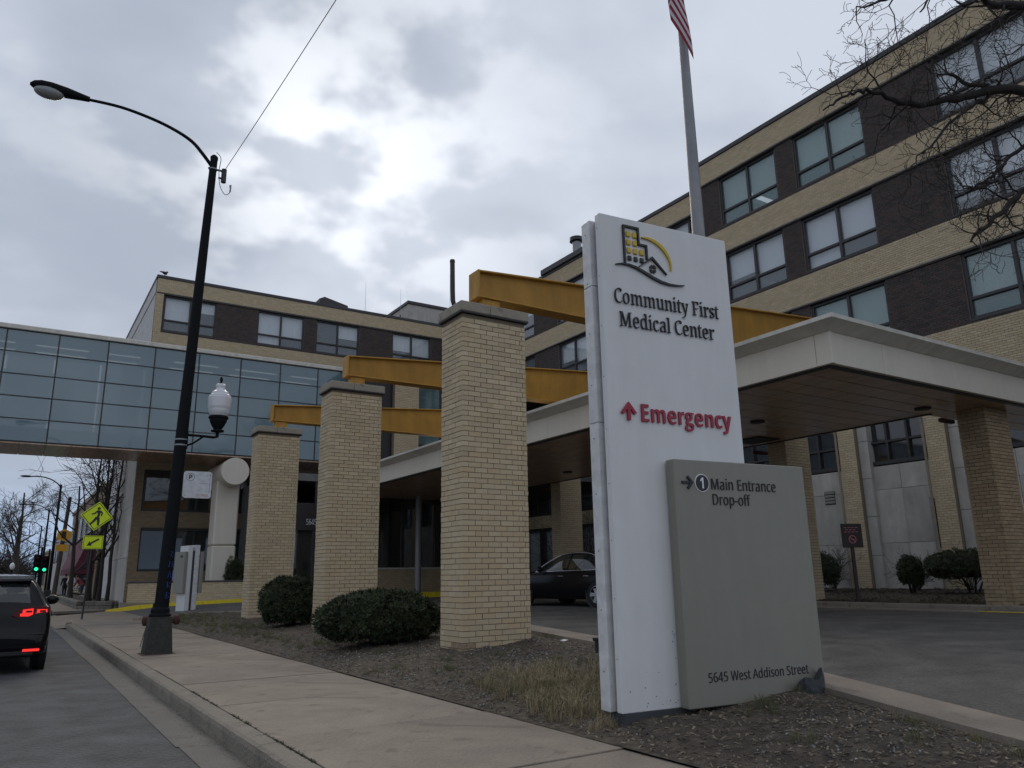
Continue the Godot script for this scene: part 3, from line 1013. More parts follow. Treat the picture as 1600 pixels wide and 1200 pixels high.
func build_near_wing() -> void:
	var z0 := -21.9; var z1 := 2.6
	var o := thing("hospital_wing", "tall striped cream and dark brick wing with wide windows behind the canopy and bare tree", "building", Vector3(24.0, 0.6, -10.0))
	var U := Vector3(0, 0, 1); var N := Vector3(-1, 0, 0)
	var org := Vector3(24.0, 0.0, z0)
	var wins := []
	for a in [-20.50, -16.70, -11.22, -7.42, -1.90]: wins.append(Vector2(a - z0, a + 2.98 - z0))
	striped_wall(o, org, U, N, z1 - z0, ROWS, BANDS, wins, [3, 3, 1, 5, 2, 2, 0, 1, 6, 1, 3, 3, 3, 3, 3])
	brick_field("cream_bricks", o, Vector3(24.0, 6.5, z0), U, N, z1 - z0, 2.06, [], CREAM, "mortar")
	var g := Geo.new()
	g.bbox(23.93, 18.86, z0 - 0.06, 24.4, 19.07, z1, 0.02)
	W("coping", g, M.coping, o)
	# soldier courses that cast a line under each cream band
	for b in BANDS:
		g = Geo.new()
		g.bbox(23.95, b[0] - 0.075, z0, 24.1, b[0] - 0.002, z1, 0.01)
		W("ledge", g, M.cap_concrete, o)
	# stone base: panels, clerestory strip, pilasters
	var base_holes := [Rect2(-13.26 - z0, 1.86 - 0.5, 0.30, 1.62)]
	var zp := z0
	var pi := 0
	for seg in [[-21.9, -19.9], [-19.9, -18.0], [-18.0, -16.0], [-15.3, -14.1], [-14.1, -12.95], [-12.3, -10.6], [-10.6, -9.0], [-9.0, -7.0], [-7.0, -4.6], [-4.6, -2.0], [-2.0, 0.4], [0.4, 2.6]]:
		for yy in [[0.4, 2.12], [2.13, 3.84], [3.85, 4.62]]:
			g = Geo.new()
			if seg[0] == -14.1 and yy[0] < 3.0:
				if yy[0] < 1.0:
					g.bbox(24.0, 0.4, -14.1, 24.3, 1.86, -12.95, 0.006)
					g.bbox(24.0, 1.86, -14.1, 24.3, 2.12, -13.27, 0.004)
				else: g.bbox(24.0, 2.13, -14.1, 24.3, 3.84, -13.27, 0.006)
			else: g.bbox(24.0 + 0.006 * (pi % 3), yy[0], seg[0] + 0.006, 24.3, yy[1], seg[1] - 0.006, 0.008)
			W("stone_panel", g, M.wall_stone if pi % 2 == 0 else M.wall_stone_b, o)
			pi += 1
	g = Geo.new()
	g.bbox(23.99, 3.48, -13.27, 24.3, 3.84, -12.95, 0.006)
	W("stone_panel", g, M.wall_stone, o)
	# narrow side window
	var nw := node_at("narrow_window", o, Transform3D(Basis(U, Vector3.UP, N), Vector3(24.0, 1.86, -13.26) - o.position))
	g = Geo.new()
	g.bbox(0, 0, -0.2, 0.06, 1.62, 0.02, 0.006); g.bbox(0.25, 0, -0.2, 0.31, 1.62, 0.02, 0.006)
	g.bbox(0.06, 0, -0.2, 0.25, 0.06, 0.02, 0.006); g.bbox(0.06, 1.56, -0.2, 0.25, 1.62, 0.02, 0.006)
	L("frame", g, M.galv, nw)
	g = Geo.new(); g.box(0.06, 0.06, -0.1, 0.25, 1.56, -0.09)
	L("pane", g, M.pane_dark, nw)
	# clerestory windows above the stone
	for seg in [[-21.9, -19.0], [-18.9, -16.1], [-15.2, -12.97], [-12.2, -9.2], [-9.1, -6.1], [-6.0, -3.0], [-2.9, 0.0]]:
		var cw := node_at("clerestory_window", o, Transform3D(Basis(U, Vector3.UP, N), Vector3(24.0, 4.66, seg[0]) - o.position))
		var ww: float = seg[1] - seg[0]
		g = Geo.new()
		g.bbox(0, 0, -0.25, ww, 0.13, -0.03, 0.01); g.bbox(0, 1.7, -0.25, ww, 1.84, -0.03, 0.01)
		for k in 4:
			var x := (ww - 0.08) * k / 3.0
			g.bbox(x, 0.13, -0.25, x + 0.08, 1.7, -0.05, 0.01)
		g.bbox(0.08, 0.72, -0.25, ww - 0.08, 0.80, -0.06, 0.01)
		L("frame", g, M.bronze, cw)
		for k in 3:
			for q in 2:
				g = Geo.new()
				var x := (ww - 0.08) * k / 3.0 + 0.08
				g.box(x, 0.13 if q == 0 else 0.80, -0.17, x + (ww - 0.08) / 3.0 - 0.08, 0.72 if q == 0 else 1.7, -0.16)
				L("pane", g, M.pane_dark, cw)
	# brick pilasters with a concrete cheek
	for zc in [-15.98, -12.93, -6.0, -3.0]:
		var pl := node_at("pilaster", o, Transform3D(Basis(), Vector3(23.75, 0.6, zc) - o.position))
		brick_field("cream_bricks", pl, Vector3(23.70, 0.55, zc), U, N, 0.62, 5.6, [], CREAM, "mortar", 0.205, 0.066, 0.010, false)
		g = Geo.new()
		g.box(23.71, 0.4, zc, 24.2, 6.2, zc + 0.62)
		W("core", g, M.mortar, pl)
		var yy := 0.5
		while yy < 6.0:
			g = Geo.new()
			g.bbox(23.66 + 0.2, yy, zc + 0.63, 24.2, yy + 1.24, zc + 0.98, 0.008)
			W("concrete_cheek", g, M.wall_stone_b, pl)
			yy += 1.25
		g = Geo.new()
		g.tube([Vector3(23.64, 0.5, zc - 0.05), Vector3(23.64, 6.2, zc - 0.05)], [0.04, 0.04], 8)
		W("downpipe", g, M.shop_tan, pl)
	# louvred vent
	var vt := node_at("vent", o, Transform3D(Basis(U, Vector3.UP, N), Vector3(24.0, 3.52, -16.95) - o.position))
	for k in 4:
		g = Geo.new()
		g.xbox(Transform3D(Basis(Vector3.RIGHT, 0.5), Vector3(0.2, 0.07 + k * 0.11, 0.02)), Vector3(0.4, 0.07, 0.02))
		L("louvre", g, M.wall_stone, vt)
	g = Geo.new(); g.box(0, 0, -0.01, 0.4, 0.46, 0.008)
	L("backing_plate", g, M.black_plastic, vt)
	wing_shell(o, 24.0, 36.0, z0, z1, 0.4, 19.05, [7.3, 11.0, 14.5])
	# end wall toward the setback and roof-level end
	g = Geo.new()
	g.box(24.31, 0.4, z0 - 0.02, 26.0, 18.86, z0 + 0.28)
	W("end_wall", g, M.mortar, o)
	brick_field("cream_bricks", o, Vector3(25.6, 0.6, z0 - 0.02), Vector3(-1, 0, 0), Vector3(0, 0, -1), 1.58, 18.2, [], CREAM, "mortar", 0.205, 0.066, 0.010, false)

func build_setback_wing() -> void:
	var z0 := -47.2; var z1 := -21.95
	var x := 25.6
	var o := thing("hospital_wing", "set-back stretch of the striped brick wing seen between pillar and white sign", "building", Vector3(x, 0.6, -34.0))
	var U := Vector3(0, 0, 1); var N := Vector3(-1, 0, 0)
	var wins := []
	for a in [-43.8, -40.05, -34.65, -30.85, -25.4]: wins.append(Vector2(a - z0, a + 2.98 - z0))
	striped_wall(o, Vector3(x, 0, z0), U, N, z1 - z0, ROWS, BANDS, wins, [0, 5, 0, 2, 1, 4, 6, 2, 1, 0, 3, 3, 1, 3, 3])
	brick_field("cream_bricks", o, Vector3(x, 6.0, z0), U, N, z1 - z0, 2.56, [], CREAM, "mortar")
	var g := Geo.new()
	g.bbox(x - 0.07, 18.86, z0, x + 0.4, 19.07, z1, 0.02)
	W("coping", g, M.coping, o)
	for b in BANDS:
		g = Geo.new()
		g.bbox(x - 0.05, b[0] - 0.075, z0, x + 0.1, b[0] - 0.002, z1, 0.01)
		W("ledge", g, M.cap_concrete, o)
	# ground floor under the canopy: clerestory strip, cream band, tall pale panels between dark posts
	var holes := []
	brick_field("cream_bricks", o, Vector3(x, 3.86, z0), U, N, z1 - z0, 0.72, [], CREAM, "mortar")
	brick_field("cream_bricks", o, Vector3(x, 0.4, z0), U, N, z1 - z0, 0.9, [], CREAM, "mortar")
	var zc := z0
	var i := 0
	while zc < z1 - 1.0:
		var ww := minf(1.72, z1 - zc)
		var pw := node_at("tall_window", o, Transform3D(Basis(U, Vector3.UP, N), Vector3(x, 1.3, zc) - o.position))
		g = Geo.new()
		g.bbox(0, 0, -0.2, 0.36, 2.56, 0.04, 0.01)
		g.bbox(0.36, 2.44, -0.2, ww, 2.56, 0.02, 0.01)
		g.bbox(0.36, 0, -0.2, ww, 0.1, 0.02, 0.01)
		L("frame", g, M.bronze, pw)
		g = Geo.new(); g.box(0.36, 0.1, -0.12, ww, 2.44, -0.11)
		L("pane", g, M.pane, pw)
		g = Geo.new(); g.box(0.30, 0.02, -0.28, ww + 0.06, 2.54, -0.26)
		L("blind", g, M.blind, pw)
		zc += 1.72
	zc = z0
	while zc < z1 - 1.0:
		var ww := minf(2.5, z1 - zc)
		var cw := node_at("clerestory_window", o, Transform3D(Basis(U, Vector3.UP, N), Vector3(x, 4.6, zc) - o.position))
		g = Geo.new()
		g.bbox(0, 0, -0.2, ww, 0.12, -0.02, 0.01); g.bbox(0, 1.28, -0.2, ww, 1.38, -0.02, 0.01)
		g.bbox(0, 0.12, -0.2, 0.12, 1.28, -0.02, 0.01); g.bbox(ww / 2 - 0.05, 0.12, -0.2, ww / 2 + 0.05, 1.28, -0.03, 0.01)
		g.bbox(0.12, 0.66, -0.2, ww, 0.74, -0.04, 0.01)
		L("frame", g, M.bronze, cw)
		for q in 2:
			g = Geo.new(); g.box(0.12 + q * (ww / 2 - 0.07), 0.12, -0.14, ww / 2 - 0.05 + q * (ww / 2 + 0.05), 1.28, -0.13)
			L("pane", g, M.pane_dark, cw)
		zc += 2.5
	g = Geo.new()
	g.box(x + 0.28, 0.3, z0, x + 0.5, 6.0, z1)
	W("inner_wall", g, M.room, o)
	wing_shell(o, x, 37.0, z0, z1, 0.4, 19.05, [7.3, 11.0, 14.5])
	# round vent stack on the roof edge
	var vs := thing("roof_vent", "grey round roof vent stack with wide cap above the parapet", "vent", Vector3(25.95, 19.0, -32.9))
	g = Geo.new()
	g.lathe([Vector2(0.42, 0), Vector2(0.42, 0.3), Vector2(0.27, 0.42), Vector2(0.27, 1.15)], at(Vector3.ZERO), 20)
	L("stack", g, M.galv, vs)
	g = Geo.new()
	g.lathe([Vector2(0.30, 1.2), Vector2(0.42, 1.2), Vector2(0.42, 1.42), Vector2(0.12, 1.56), Vector2(0, 1.56)], at(Vector3.ZERO), 20)
	L("cap", g, M.dark_steel, vs)
	g = Geo.new()
	g.bbox(-0.55, 0.0, -3.0, 0.25, 0.35, 3.0, 0.03)
	L("curb_box", g, M.coping, vs)

func build_facing_wing() -> void:
	var z := -47.5
	var x0 := 5.65; var x1 := 25.55
	var o := thing("hospital_wing", "striped brick wing with four wide top windows rising above the glass footbridge", "building", Vector3(15.0, 0.3, z))
	var U := Vector3(1, 0, 0); var N := Vector3(0, 0, 1)
	var wins := []
	for a in [6.12, 11.62, 15.42, 20.85]: wins.append(Vector2(a - x0, a + 3.02 - x0))
	striped_wall(o, Vector3(x0, 0, z), U, N, x1 - x0, [[15.70, 17.92], [12.2, 14.3]], [[18.02, 18.9], [14.44, 15.55]], wins, [5, 0, 4, 2, 0, 1, 2, 1])
	# cream margin at the corner, standing proud of the dark band
	brick_field("cream_bricks", o, Vector3(x0 - 0.012, 15.56, z), U, N, 0.42, 2.46, [], CREAM, "mortar")
	brick_field("cream_bricks", o, Vector3(x0, 9.0, z), U, N, x1 - x0, 3.05, [], CREAM, "mortar")
	var g := Geo.new()
	g.bbox(x0 - 0.06, 18.9, z - 0.4, x1, 19.1, z + 0.06, 0.02)
	g.bbox(x0 - 0.06, 18.9, z - 15.0, x0 + 0.3, 19.1, z - 0.41, 0.02)
	W("coping", g, M.coping, o)
	g = Geo.new()
	g.box(x0, 0.2, z - 15.0, x0 + 0.25, 18.0, z - 0.26)
	W("side_wall", g, M.pale_panel, o)
	g = Geo.new()
	g.box(x0 - 0.03, 18.05, z - 15.0, x0 + 0.25, 18.88, z - 0.26)
	W("side_parapet", g, M.pale_panel, o)
	g = Geo.new()
	g.box(x0 + 0.1, 0.2, z - 0.3, x1, 9.0, z - 0.05)
	W("lower_wall", g, M.mortar, o)
	g = Geo.new()
	g.box(x0 + 0.3, 18.6, z - 15, x1 + 10, 18.8, z - 0.3)
	W("roof_deck", g, M.roofing, o)
	for f in [11.0, 14.5]:
		g = Geo.new(); g.box(x0 + 0.3, f, z - 8, x1, f + 0.3, z - 0.32)
		W("floor_slab", g, M.ceiling, o)
	g = Geo.new(); g.box(x0 + 0.3, 9, z - 6.2, x1, 18.6, z - 6.0)
	W("room_wall", g, M.room, o)
	g = Geo.new(); g.box(x0 + 0.3, 0.2, z - 15.2, x1 + 10, 18.8, z - 15.0)
	W("rear_wall", g, M.pale_panel, o)
	# things on the roof
	var ph := thing("roof_penthouse", "low grey concrete roof penthouse beside the brick pillar top", "building", Vector3(27.0, 18.8, -53.0))
	g = Geo.new(); g.bbox(-2.9, 0, -3, 6, 3.2, 1.0, 0.02)
	L("wall", g, M.wall_stone_b, ph)
	g = Geo.new(); g.bbox(-3.0, 3.2, -3.1, 6.1, 3.45, 1.1, 0.02)
	L("coping", g, M.coping, ph)
	var hv := thing("roof_hatch", "dark low hooded unit on the parapet of the far wing", "vent", Vector3(16.6, 18.9, -48.3))
	g = Geo.new()
	g.prism(PackedVector2Array([Vector2(-1.0, 0), Vector2(1.0, 0), Vector2(1.0, 0.42), Vector2(-0.65, 0.78), Vector2(-1.0, 0.6)]), at(Vector3(0, 0, -0.6)), 1.2)
	L("hood", g, M.bronze_trim, hv)
	g = Geo.new(); g.bbox(-1.1, -0.05, -0.7, 1.1, 0.05, 0.7, 0.01)
	L("base_frame", g, M.coping, hv)
	var labs := ["thin whip antenna rising behind the dark roof hood", "whip antenna with thick base near the roof penthouse", "faint whip antenna right behind the nearest pillar top"]
	var ap := [Vector3(19.2, 18.8, -48.6), Vector3(21.9, 18.8, -48.6), Vector3(28.3, 22.2, -53.0)]
	for i in 3:
		var an := thing("roof_antenna", labs[i], "antenna", ap[i], "whip antennas on the roof")
		g = Geo.new(); g.tube([Vector3(0, 0, 0), Vector3(0, 2.9 if i < 2 else 3.4, 0)], [0.014, 0.006], 6)
		L("whip", g, M.galv, an)
		g = Geo.new(); g.tube([Vector3(0, -0.05, 0), Vector3(0, 0.9 if i == 1 else 0.3, 0)], [0.05, 0.04], 8)
		L("mount", g, M.dark_steel, an)
	make_bird("perched_bird", "small dark bird perched on the far wing's roof corner", Vector3(6.0, 19.1, -47.5), 0.6)

func make_bird(called: String, label: String, p: Vector3, yaw: float) -> void:
	var o := thing(called, label, "bird", p)
	o.rotation.y = yaw
	var g := Geo.new()
	g.ball(Vector3(0, 0.16, 0), Vector3(0.17, 0.10, 0.10), 8, 12)
	g.ball(Vector3(0.15, 0.27, 0), Vector3(0.065, 0.06, 0.06), 6, 10)
	g.tube([Vector3(-0.1, 0.17, 0), Vector3(-0.25, 0.16, 0), Vector3(-0.38, 0.13, 0)], [0.08, 0.05, 0.025], 8)
	g.tube([Vector3(0.08, 0.2, 0), Vector3(0.15, 0.27, 0)], [0.08, 0.055], 8)
	g.tube([Vector3(0.2, 0.27, 0), Vector3(0.26, 0.26, 0)], [0.02, 0.004], 6)
	g.tube([Vector3(0, 0.08, 0.03), Vector3(0.0, 0, 0.03)], [0.012, 0.01], 5)
	g.tube([Vector3(0, 0.08, -0.03), Vector3(0.0, 0, -0.03)], [0.012, 0.01], 5)
	L("body", g, M.dark_steel, o)

# ---------------------------------------------------------------- link building under and beside the bridge
func build_link_building() -> void:
	var o := thing("link_building", "low brick link building with dark windows under the glass footbridge", "building", Vector3(7.0, 0.3, -36.5))
	var z := -37.3
	var U := Vector3(1, 0, 0); var N := Vector3(0, 0, 1)
	var g := Geo.new()
	var holes := [Rect2(4.68 - 4.35, 4.30 - 0.2, 4.6, 1.82), Rect2(4.74 - 4.35, 1.72 - 0.2, 4.6, 1.86)]
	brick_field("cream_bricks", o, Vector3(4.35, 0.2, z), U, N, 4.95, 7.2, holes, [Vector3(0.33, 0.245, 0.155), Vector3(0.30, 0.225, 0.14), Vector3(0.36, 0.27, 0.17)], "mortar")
	for r in 2:
		var y0: float = [1.72, 4.30][r]; var hh: float = [1.86, 1.82][r]
		var wn := node_at("strip_window", o, Transform3D(Basis(), Vector3(4.70, y0, z) - o.position))
		g = Geo.new()
		g.bbox(0, 0, -0.25, 4.55, 0.1, -0.05, 0.01); g.bbox(0, hh - 0.12, -0.25, 4.55, hh, -0.05, 0.01)
		for k in 5:
			var xk := 4.45 * k / 4.0
			g.bbox(xk, 0.1, -0.25, xk + 0.1, hh - 0.12, -0.06, 0.01)
		L("frame", g, M.bronze, wn)
		for k in 4:
			g = Geo.new(); g.box(4.45 * k / 4.0 + 0.1, 0.1, -0.16, 4.45 * (k + 1) / 4.0, hh - 0.12, -0.15)
			L("pane", g, M.pane_dark, wn)
		if r == 0:
			g = Geo.new(); g.box(2.1, 0.05, -0.30, 4.5, hh - 0.05, -0.28)
			L("blind", g, M.curtain_grey, wn)
	# street-side concrete wall
	var zz := z - 0.02
	var k2 := 0
	while zz > z - 6.0:
		for yy in [[0.1, 2.3], [2.31, 4.5], [4.51, 7.4]]:
			g = Geo.new()
			g.bbox(4.32, yy[0], zz - 1.49, 4.6, yy[1], zz, 0.008)
			W("concrete_panel", g, M.wall_stone if k2 % 2 else M.wall_stone_b, o)
			k2 += 1
		zz -= 1.5
	g = Geo.new()
	g.box(4.6, 0.2, z - 6.2, 12.0, 7.4, z - 5.9)
	g.box(4.6, 7.38, z - 6.2, 9.3, 7.5, z - 0.26)
	W("inner_shell", g, M.room, o)
	# low wall in front with a dark coping
	var wa := Vector3(4.36, 0.1, -36.35); var wb := Vector3(8.35, 0.1, -30.95)
	var wu := (wb - wa).normalized(); var wn2 := Vector3.UP.cross(wu).normalized()
	if wn2.z < 0: wn2 = -wn2
	var ww2 := wa.distance_to(wb)
	if wn2.cross(Vector3.UP).dot(wu) > 0: brick_field("cream_bricks", o, wb, -wu, wn2, ww2, 1.13, [], CREAM, "mortar")
	else: brick_field("cream_bricks", o, wa, wu, wn2, ww2, 1.13, [], CREAM, "mortar")
	g = Geo.new(); g.xbox(Transform3D(Basis(wu, Vector3.UP, wu.cross(Vector3.UP)), (wa + wb) * 0.5 + Vector3(0, 1.17, 0) - wn2 * 0.12), Vector3(ww2 + 0.1, 0.07, 0.34), 0.01)
	W("wall_coping", g, M.bronze_trim, o)
	# purple notices on the wall
	for i in 2:
		var nb := thing("notice_board", ["small purple notice standing on the low wall beside the black lamp post", "small purple notice between the far pillar and the yew bush"][i], "notice", [Vector3(5.65, 1.32, -34.75), Vector3(9.0, 1.02, -30.2)][i])
		g = Geo.new(); g.bbox(-0.15 - 0.1 * i, 0, -0.01, 0.15, 0.42, 0.01, 0.004)
		L("card", g, M.purple_card, nb)
		g = Geo.new(); g.bbox(-0.17 - 0.1 * i, -0.03, -0.03, 0.17, 0.0, 0.03, 0.004)
		L("foot", g, M.dark_steel, nb)
	# ---- entrance block behind the canopy
	var e := thing("entrance_block", "dark glazed hospital entrance with sill wall deep under the canopy", "building", Vector3(13.0, 0.5, -31.0))
	z = -31.0
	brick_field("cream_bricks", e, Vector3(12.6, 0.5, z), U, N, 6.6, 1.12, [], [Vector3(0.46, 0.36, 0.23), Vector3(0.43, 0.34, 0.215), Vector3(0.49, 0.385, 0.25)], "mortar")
	g = Geo.new(); g.bbox(12.58, 1.62, z - 0.2, 19.2, 1.70, z + 0.06, 0.01)
	W("sill", g, M.wall_stone, e)
	for k in 5:
		g = Geo.new(); g.bbox(12.6 + k * 1.62, 1.70, z - 0.15, 12.68 + k * 1.62, 5.2, z - 0.03, 0.01)
		W("mullion", g, M.bronze, e)
		if k < 4:
			g = Geo.new(); g.box(12.68 + k * 1.62, 1.70, z - 0.10, 12.6 + (k + 1) * 1.62, 5.2, z - 0.09)
			W("pane", g, M.pane_dark, e)
	for k in 4:
		g = Geo.new(); g.bbox(9.3 + k * 1.06, 0.52, z - 0.15, 9.38 + k * 1.06, 5.2, z - 0.03, 0.01)
		W("mullion", g, M.bronze, e)
		if k < 3:
			g = Geo.new(); g.box(9.38 + k * 1.06, 0.52, z - 0.10, 9.3 + (k + 1) * 1.06, 3.2, z - 0.09)
			W("pane", g, M.pane_dark, e)
	g = Geo.new(); g.bbox(9.3, 3.2, z - 0.16, 12.6, 4.3, z - 0.02, 0.01)
	W("header_panel", g, M.bronze, e)
	var off := -e.position
	text("house_number", "5645", e, "Droid Sans", 400, Vector3(10.02, 3.42, z - 0.015) + off, 0.42, 0.24, 0.015, M.sign_plate, Basis(), "5")
	g = Geo.new()
	g.box(9.0, 0.3, z - 7.0, 20.0, 0.53, z - 0.2)
	g.box(9.0, 5.2, z - 7.0, 20.0, 5.5, z + 0.0)
	g.box(9.0, 0.5, z - 7.2, 20.0, 5.2, z - 7.0)
	g.box(8.98, 0.3, z - 7.0, 9.28, 5.2, z + 0.0)
	g.box(19.22, 0.3, z - 7.0, 19.5, 5.2, z + 0.0)
	W("inner_shell", g, M.room, e)
	# canopy post by the entrance
	g = Geo.new(); g.tube([Vector3(14.35, 0.5, -29.6), Vector3(14.35, 4.7, -29.6)], [0.13, 0.13], 16)
	W("post", g, M.pole_grey, e)
	# ---- upper link storeys seen over the canopy
	var u := thing("stair_block", "cream brick stair block with dark window between yellow beams and bridge end", "building", Vector3(15.0, 5.5, -31.5))
	brick_field("cream_bricks", u, Vector3(13.78, 5.52, -31.0), U, N, 1.18, 5.0, [], CREAM, "mortar")
	brick_field("cream_bricks", u, Vector3(14.97, 5.52, -31.02), Vector3(0, 0, -1), Vector3(1, 0, 0), 0.5, 5.0, [], CREAM, "mortar", 0.205, 0.066, 0.010, false)
	g = Geo.new(); g.box(13.85, 5.52, -31.55, 14.96, 10.5, -31.26)
	W("pier_core", g, M.mortar, u)
	var sw := node_at("tall_window", u, Transform3D(Basis(), Vector3(15.0, 5.6, -31.5) - u.position))
	g = Geo.new()
	for k in 4: g.bbox(k * 1.3, 0, -0.1, k * 1.3 + 0.1, 4.9, 0.05, 0.01)
	for k in 4: g.bbox(0.1, k * 1.5, -0.1, 4.0, k * 1.5 + 0.1, 0.04, 0.01)
	L("frame", g, M.bronze_trim, sw)
	for k in 3:
		for q in 3:
			g = Geo.new(); g.box(k * 1.3 + 0.1, q * 1.5 + 0.1, -0.03, (k + 1) * 1.3, (q + 1) * 1.5, -0.02)
			L("pane", g, M.pane_teal, sw)
	g = Geo.new()
	g.box(12.2, 5.52, -31.62, 13.77, 10.5, -31.3)
	W("dark_end_panel", g, M.bronze, u)
	g = Geo.new()
	g.box(12.2, 10.5, -46.9, 25.4, 10.7, -30.95)
	g.box(12.2, 5.5, -36.0, 25.4, 10.5, -35.8)
	W("roof_deck", g, M.roofing, u)

# ---------------------------------------------------------------- glass bridge
func build_bridge() -> void:
	var o := thing("glass_footbridge", "enclosed blue glass footbridge crossing over the street and driveway", "bridge", Vector3(7.6, 6.1, -34.5))
	var z := -33.2
	var y0 := 6.39; var y1 := 10.59
	var pw := 1.703
	var ncol := 30
	var xe := 14.35
	var g := Geo.new()
	var x_at := func(i: int) -> float: return 14.35 - (ncol - i) * pw
	for i in ncol + 1:
		var x: float = x_at.call(i)
		g = Geo.new(); g.bbox(x - 0.022, y0, z - 0.05, x + 0.022, y1, z + 0.025, 0.004)
		W("mullion", g, M.dark_steel, o)
	for r in 6:
		var y := lerpf(y0, y1, r / 5.0)
		g = Geo.new(); g.bbox(x_at.call(0), y - 0.02, z - 0.05, xe, y + 0.02, z + 0.018, 0.004)
		W("transom", g, M.dark_steel, o)
	for i in ncol:
		var xa: float = x_at.call(i)
		for r in 5:
			var ya := lerpf(y0, y1, r / 5.0); var yb := lerpf(y0, y1, (r + 1) / 5.0)
			g = Geo.new()
			var bas := Basis(Vector3.RIGHT, 0.012 * sin(i * 3.1 + r * 1.7)) * Basis(Vector3.UP, 0.007 * cos(i * 2.3 + r * 2.9))
			g.xbox(Transform3D(bas, Vector3(xa + pw / 2, (ya + yb) / 2, z)), Vector3(pw - 0.046, (yb - ya) - 0.042, 0.012))
			W("pane", g, M.pane_bridge, o)
	g = Geo.new()
	g.bbox(x_at.call(0), y1 + 0.02, z - 3.1, xe + 0.1, y1 + 0.20, z + 0.09, 0.02)
	W("parapet", g, M.canopy_edge, o)
	g = Geo.new()
	g.box(x_at.call(0), y1 - 0.25, z - 3.0, xe, y1 + 0.015, z - 0.06)
	W("ceiling_slab", g, M.ceiling, o)
	g = Geo.new()
	g.box(x_at.call(0), y0 - 0.02, z - 3.0, xe, y0 + 0.55, z - 0.06)
	W("floor_slab", g, M.bronze_trim, o)
	# soffit panels, each its own piece
	for i in ncol * 2:
		var xa: float = x_at.call(0) + i * pw / 2
		g = Geo.new()
		var t := Transform3D(Basis(), Vector3(xa + pw / 4, y0 - 0.07, z - 1.45))
		g.xbox(t, Vector3(pw / 2 - 0.012, 0.05, 3.0), 0.006)
		W("soffit_panel", g, [M.soffit_a, M.soffit_c, M.soffit_b][i % 3], o)
	g = Geo.new()
	g.box(x_at.call(0), y0 - 0.045, z - 2.95, xe, y0 - 0.022, z - 0.02)
	W("soffit_frame", g, M.dark_steel, o)
	# rear glazing, partly blinds
	for i in ncol:
		var xa: float = x_at.call(i)
		g = Geo.new(); g.box(xa + 0.03, y0 + 0.55, z - 2.95, xa + pw - 0.03, y1 - 0.25, z - 2.93)
		W("rear_pane", g, M.pane_bridge, o)
	# ceiling light strips glow through the glass
	for row in 2:
		for i in 14:
			var xa := -20.0 + i * 2.5
			g = Geo.new(); g.box(xa, y1 - 0.285, z - 0.95 - row * 1.1, xa + (1.8 if i % 3 else 1.2), y1 - 0.262, z - 0.87 - row * 1.1)
			W("light_strip", g, M.lamp_strip, o)
	# slatted blinds lit from behind, with a sloping brace
	for i in 22:
		g = Geo.new()
		var yb := 7.25 + i * 0.09
		g.xbox(Transform3D(Basis(Vector3.RIGHT, 0.6), Vector3(0.0, yb, z - 0.55)), Vector3(2.7, 0.065, 0.006))
		W("blind_slat", g, M.blind, o)
	# white pier with round crosshead
	var pr := thing("bridge_pier", "white bridge pier with round drum crosshead under the glass footbridge", "pier", Vector3(7.55, 0.5, -34.4))
	g = Geo.new()
	g.tube([Vector3(7.57, 5.70, -33.0), Vector3(7.57, 5.70, -36.2)], [0.56, 0.56], 40)
	W("crosshead", g, M.canopy_white, pr)
	for k in 2:
		g = Geo.new()
		g.bbox(7.08, [0.3, 2.72][k], -34.95, 8.02, [2.70, 5.4][k], -33.95, 0.05)
		W("shaft", g, M.canopy_white, pr)
	var pr2 := thing("bridge_pier", "white bridge pier with round drum crosshead across the street", "pier", Vector3(-15.0, 0.0, -34.4))
	g = Geo.new(); g.tube([Vector3(-15, 5.7, -33.0), Vector3(-15, 5.7, -36.2)], [0.56, 0.56], 36)
	W("crosshead", g, M.canopy_white, pr2)
	g = Geo.new(); g.bbox(-15.5, -0.1, -34.95, -14.5, 5.4, -33.95, 0.05)
	W("shaft", g, M.canopy_white, pr2)

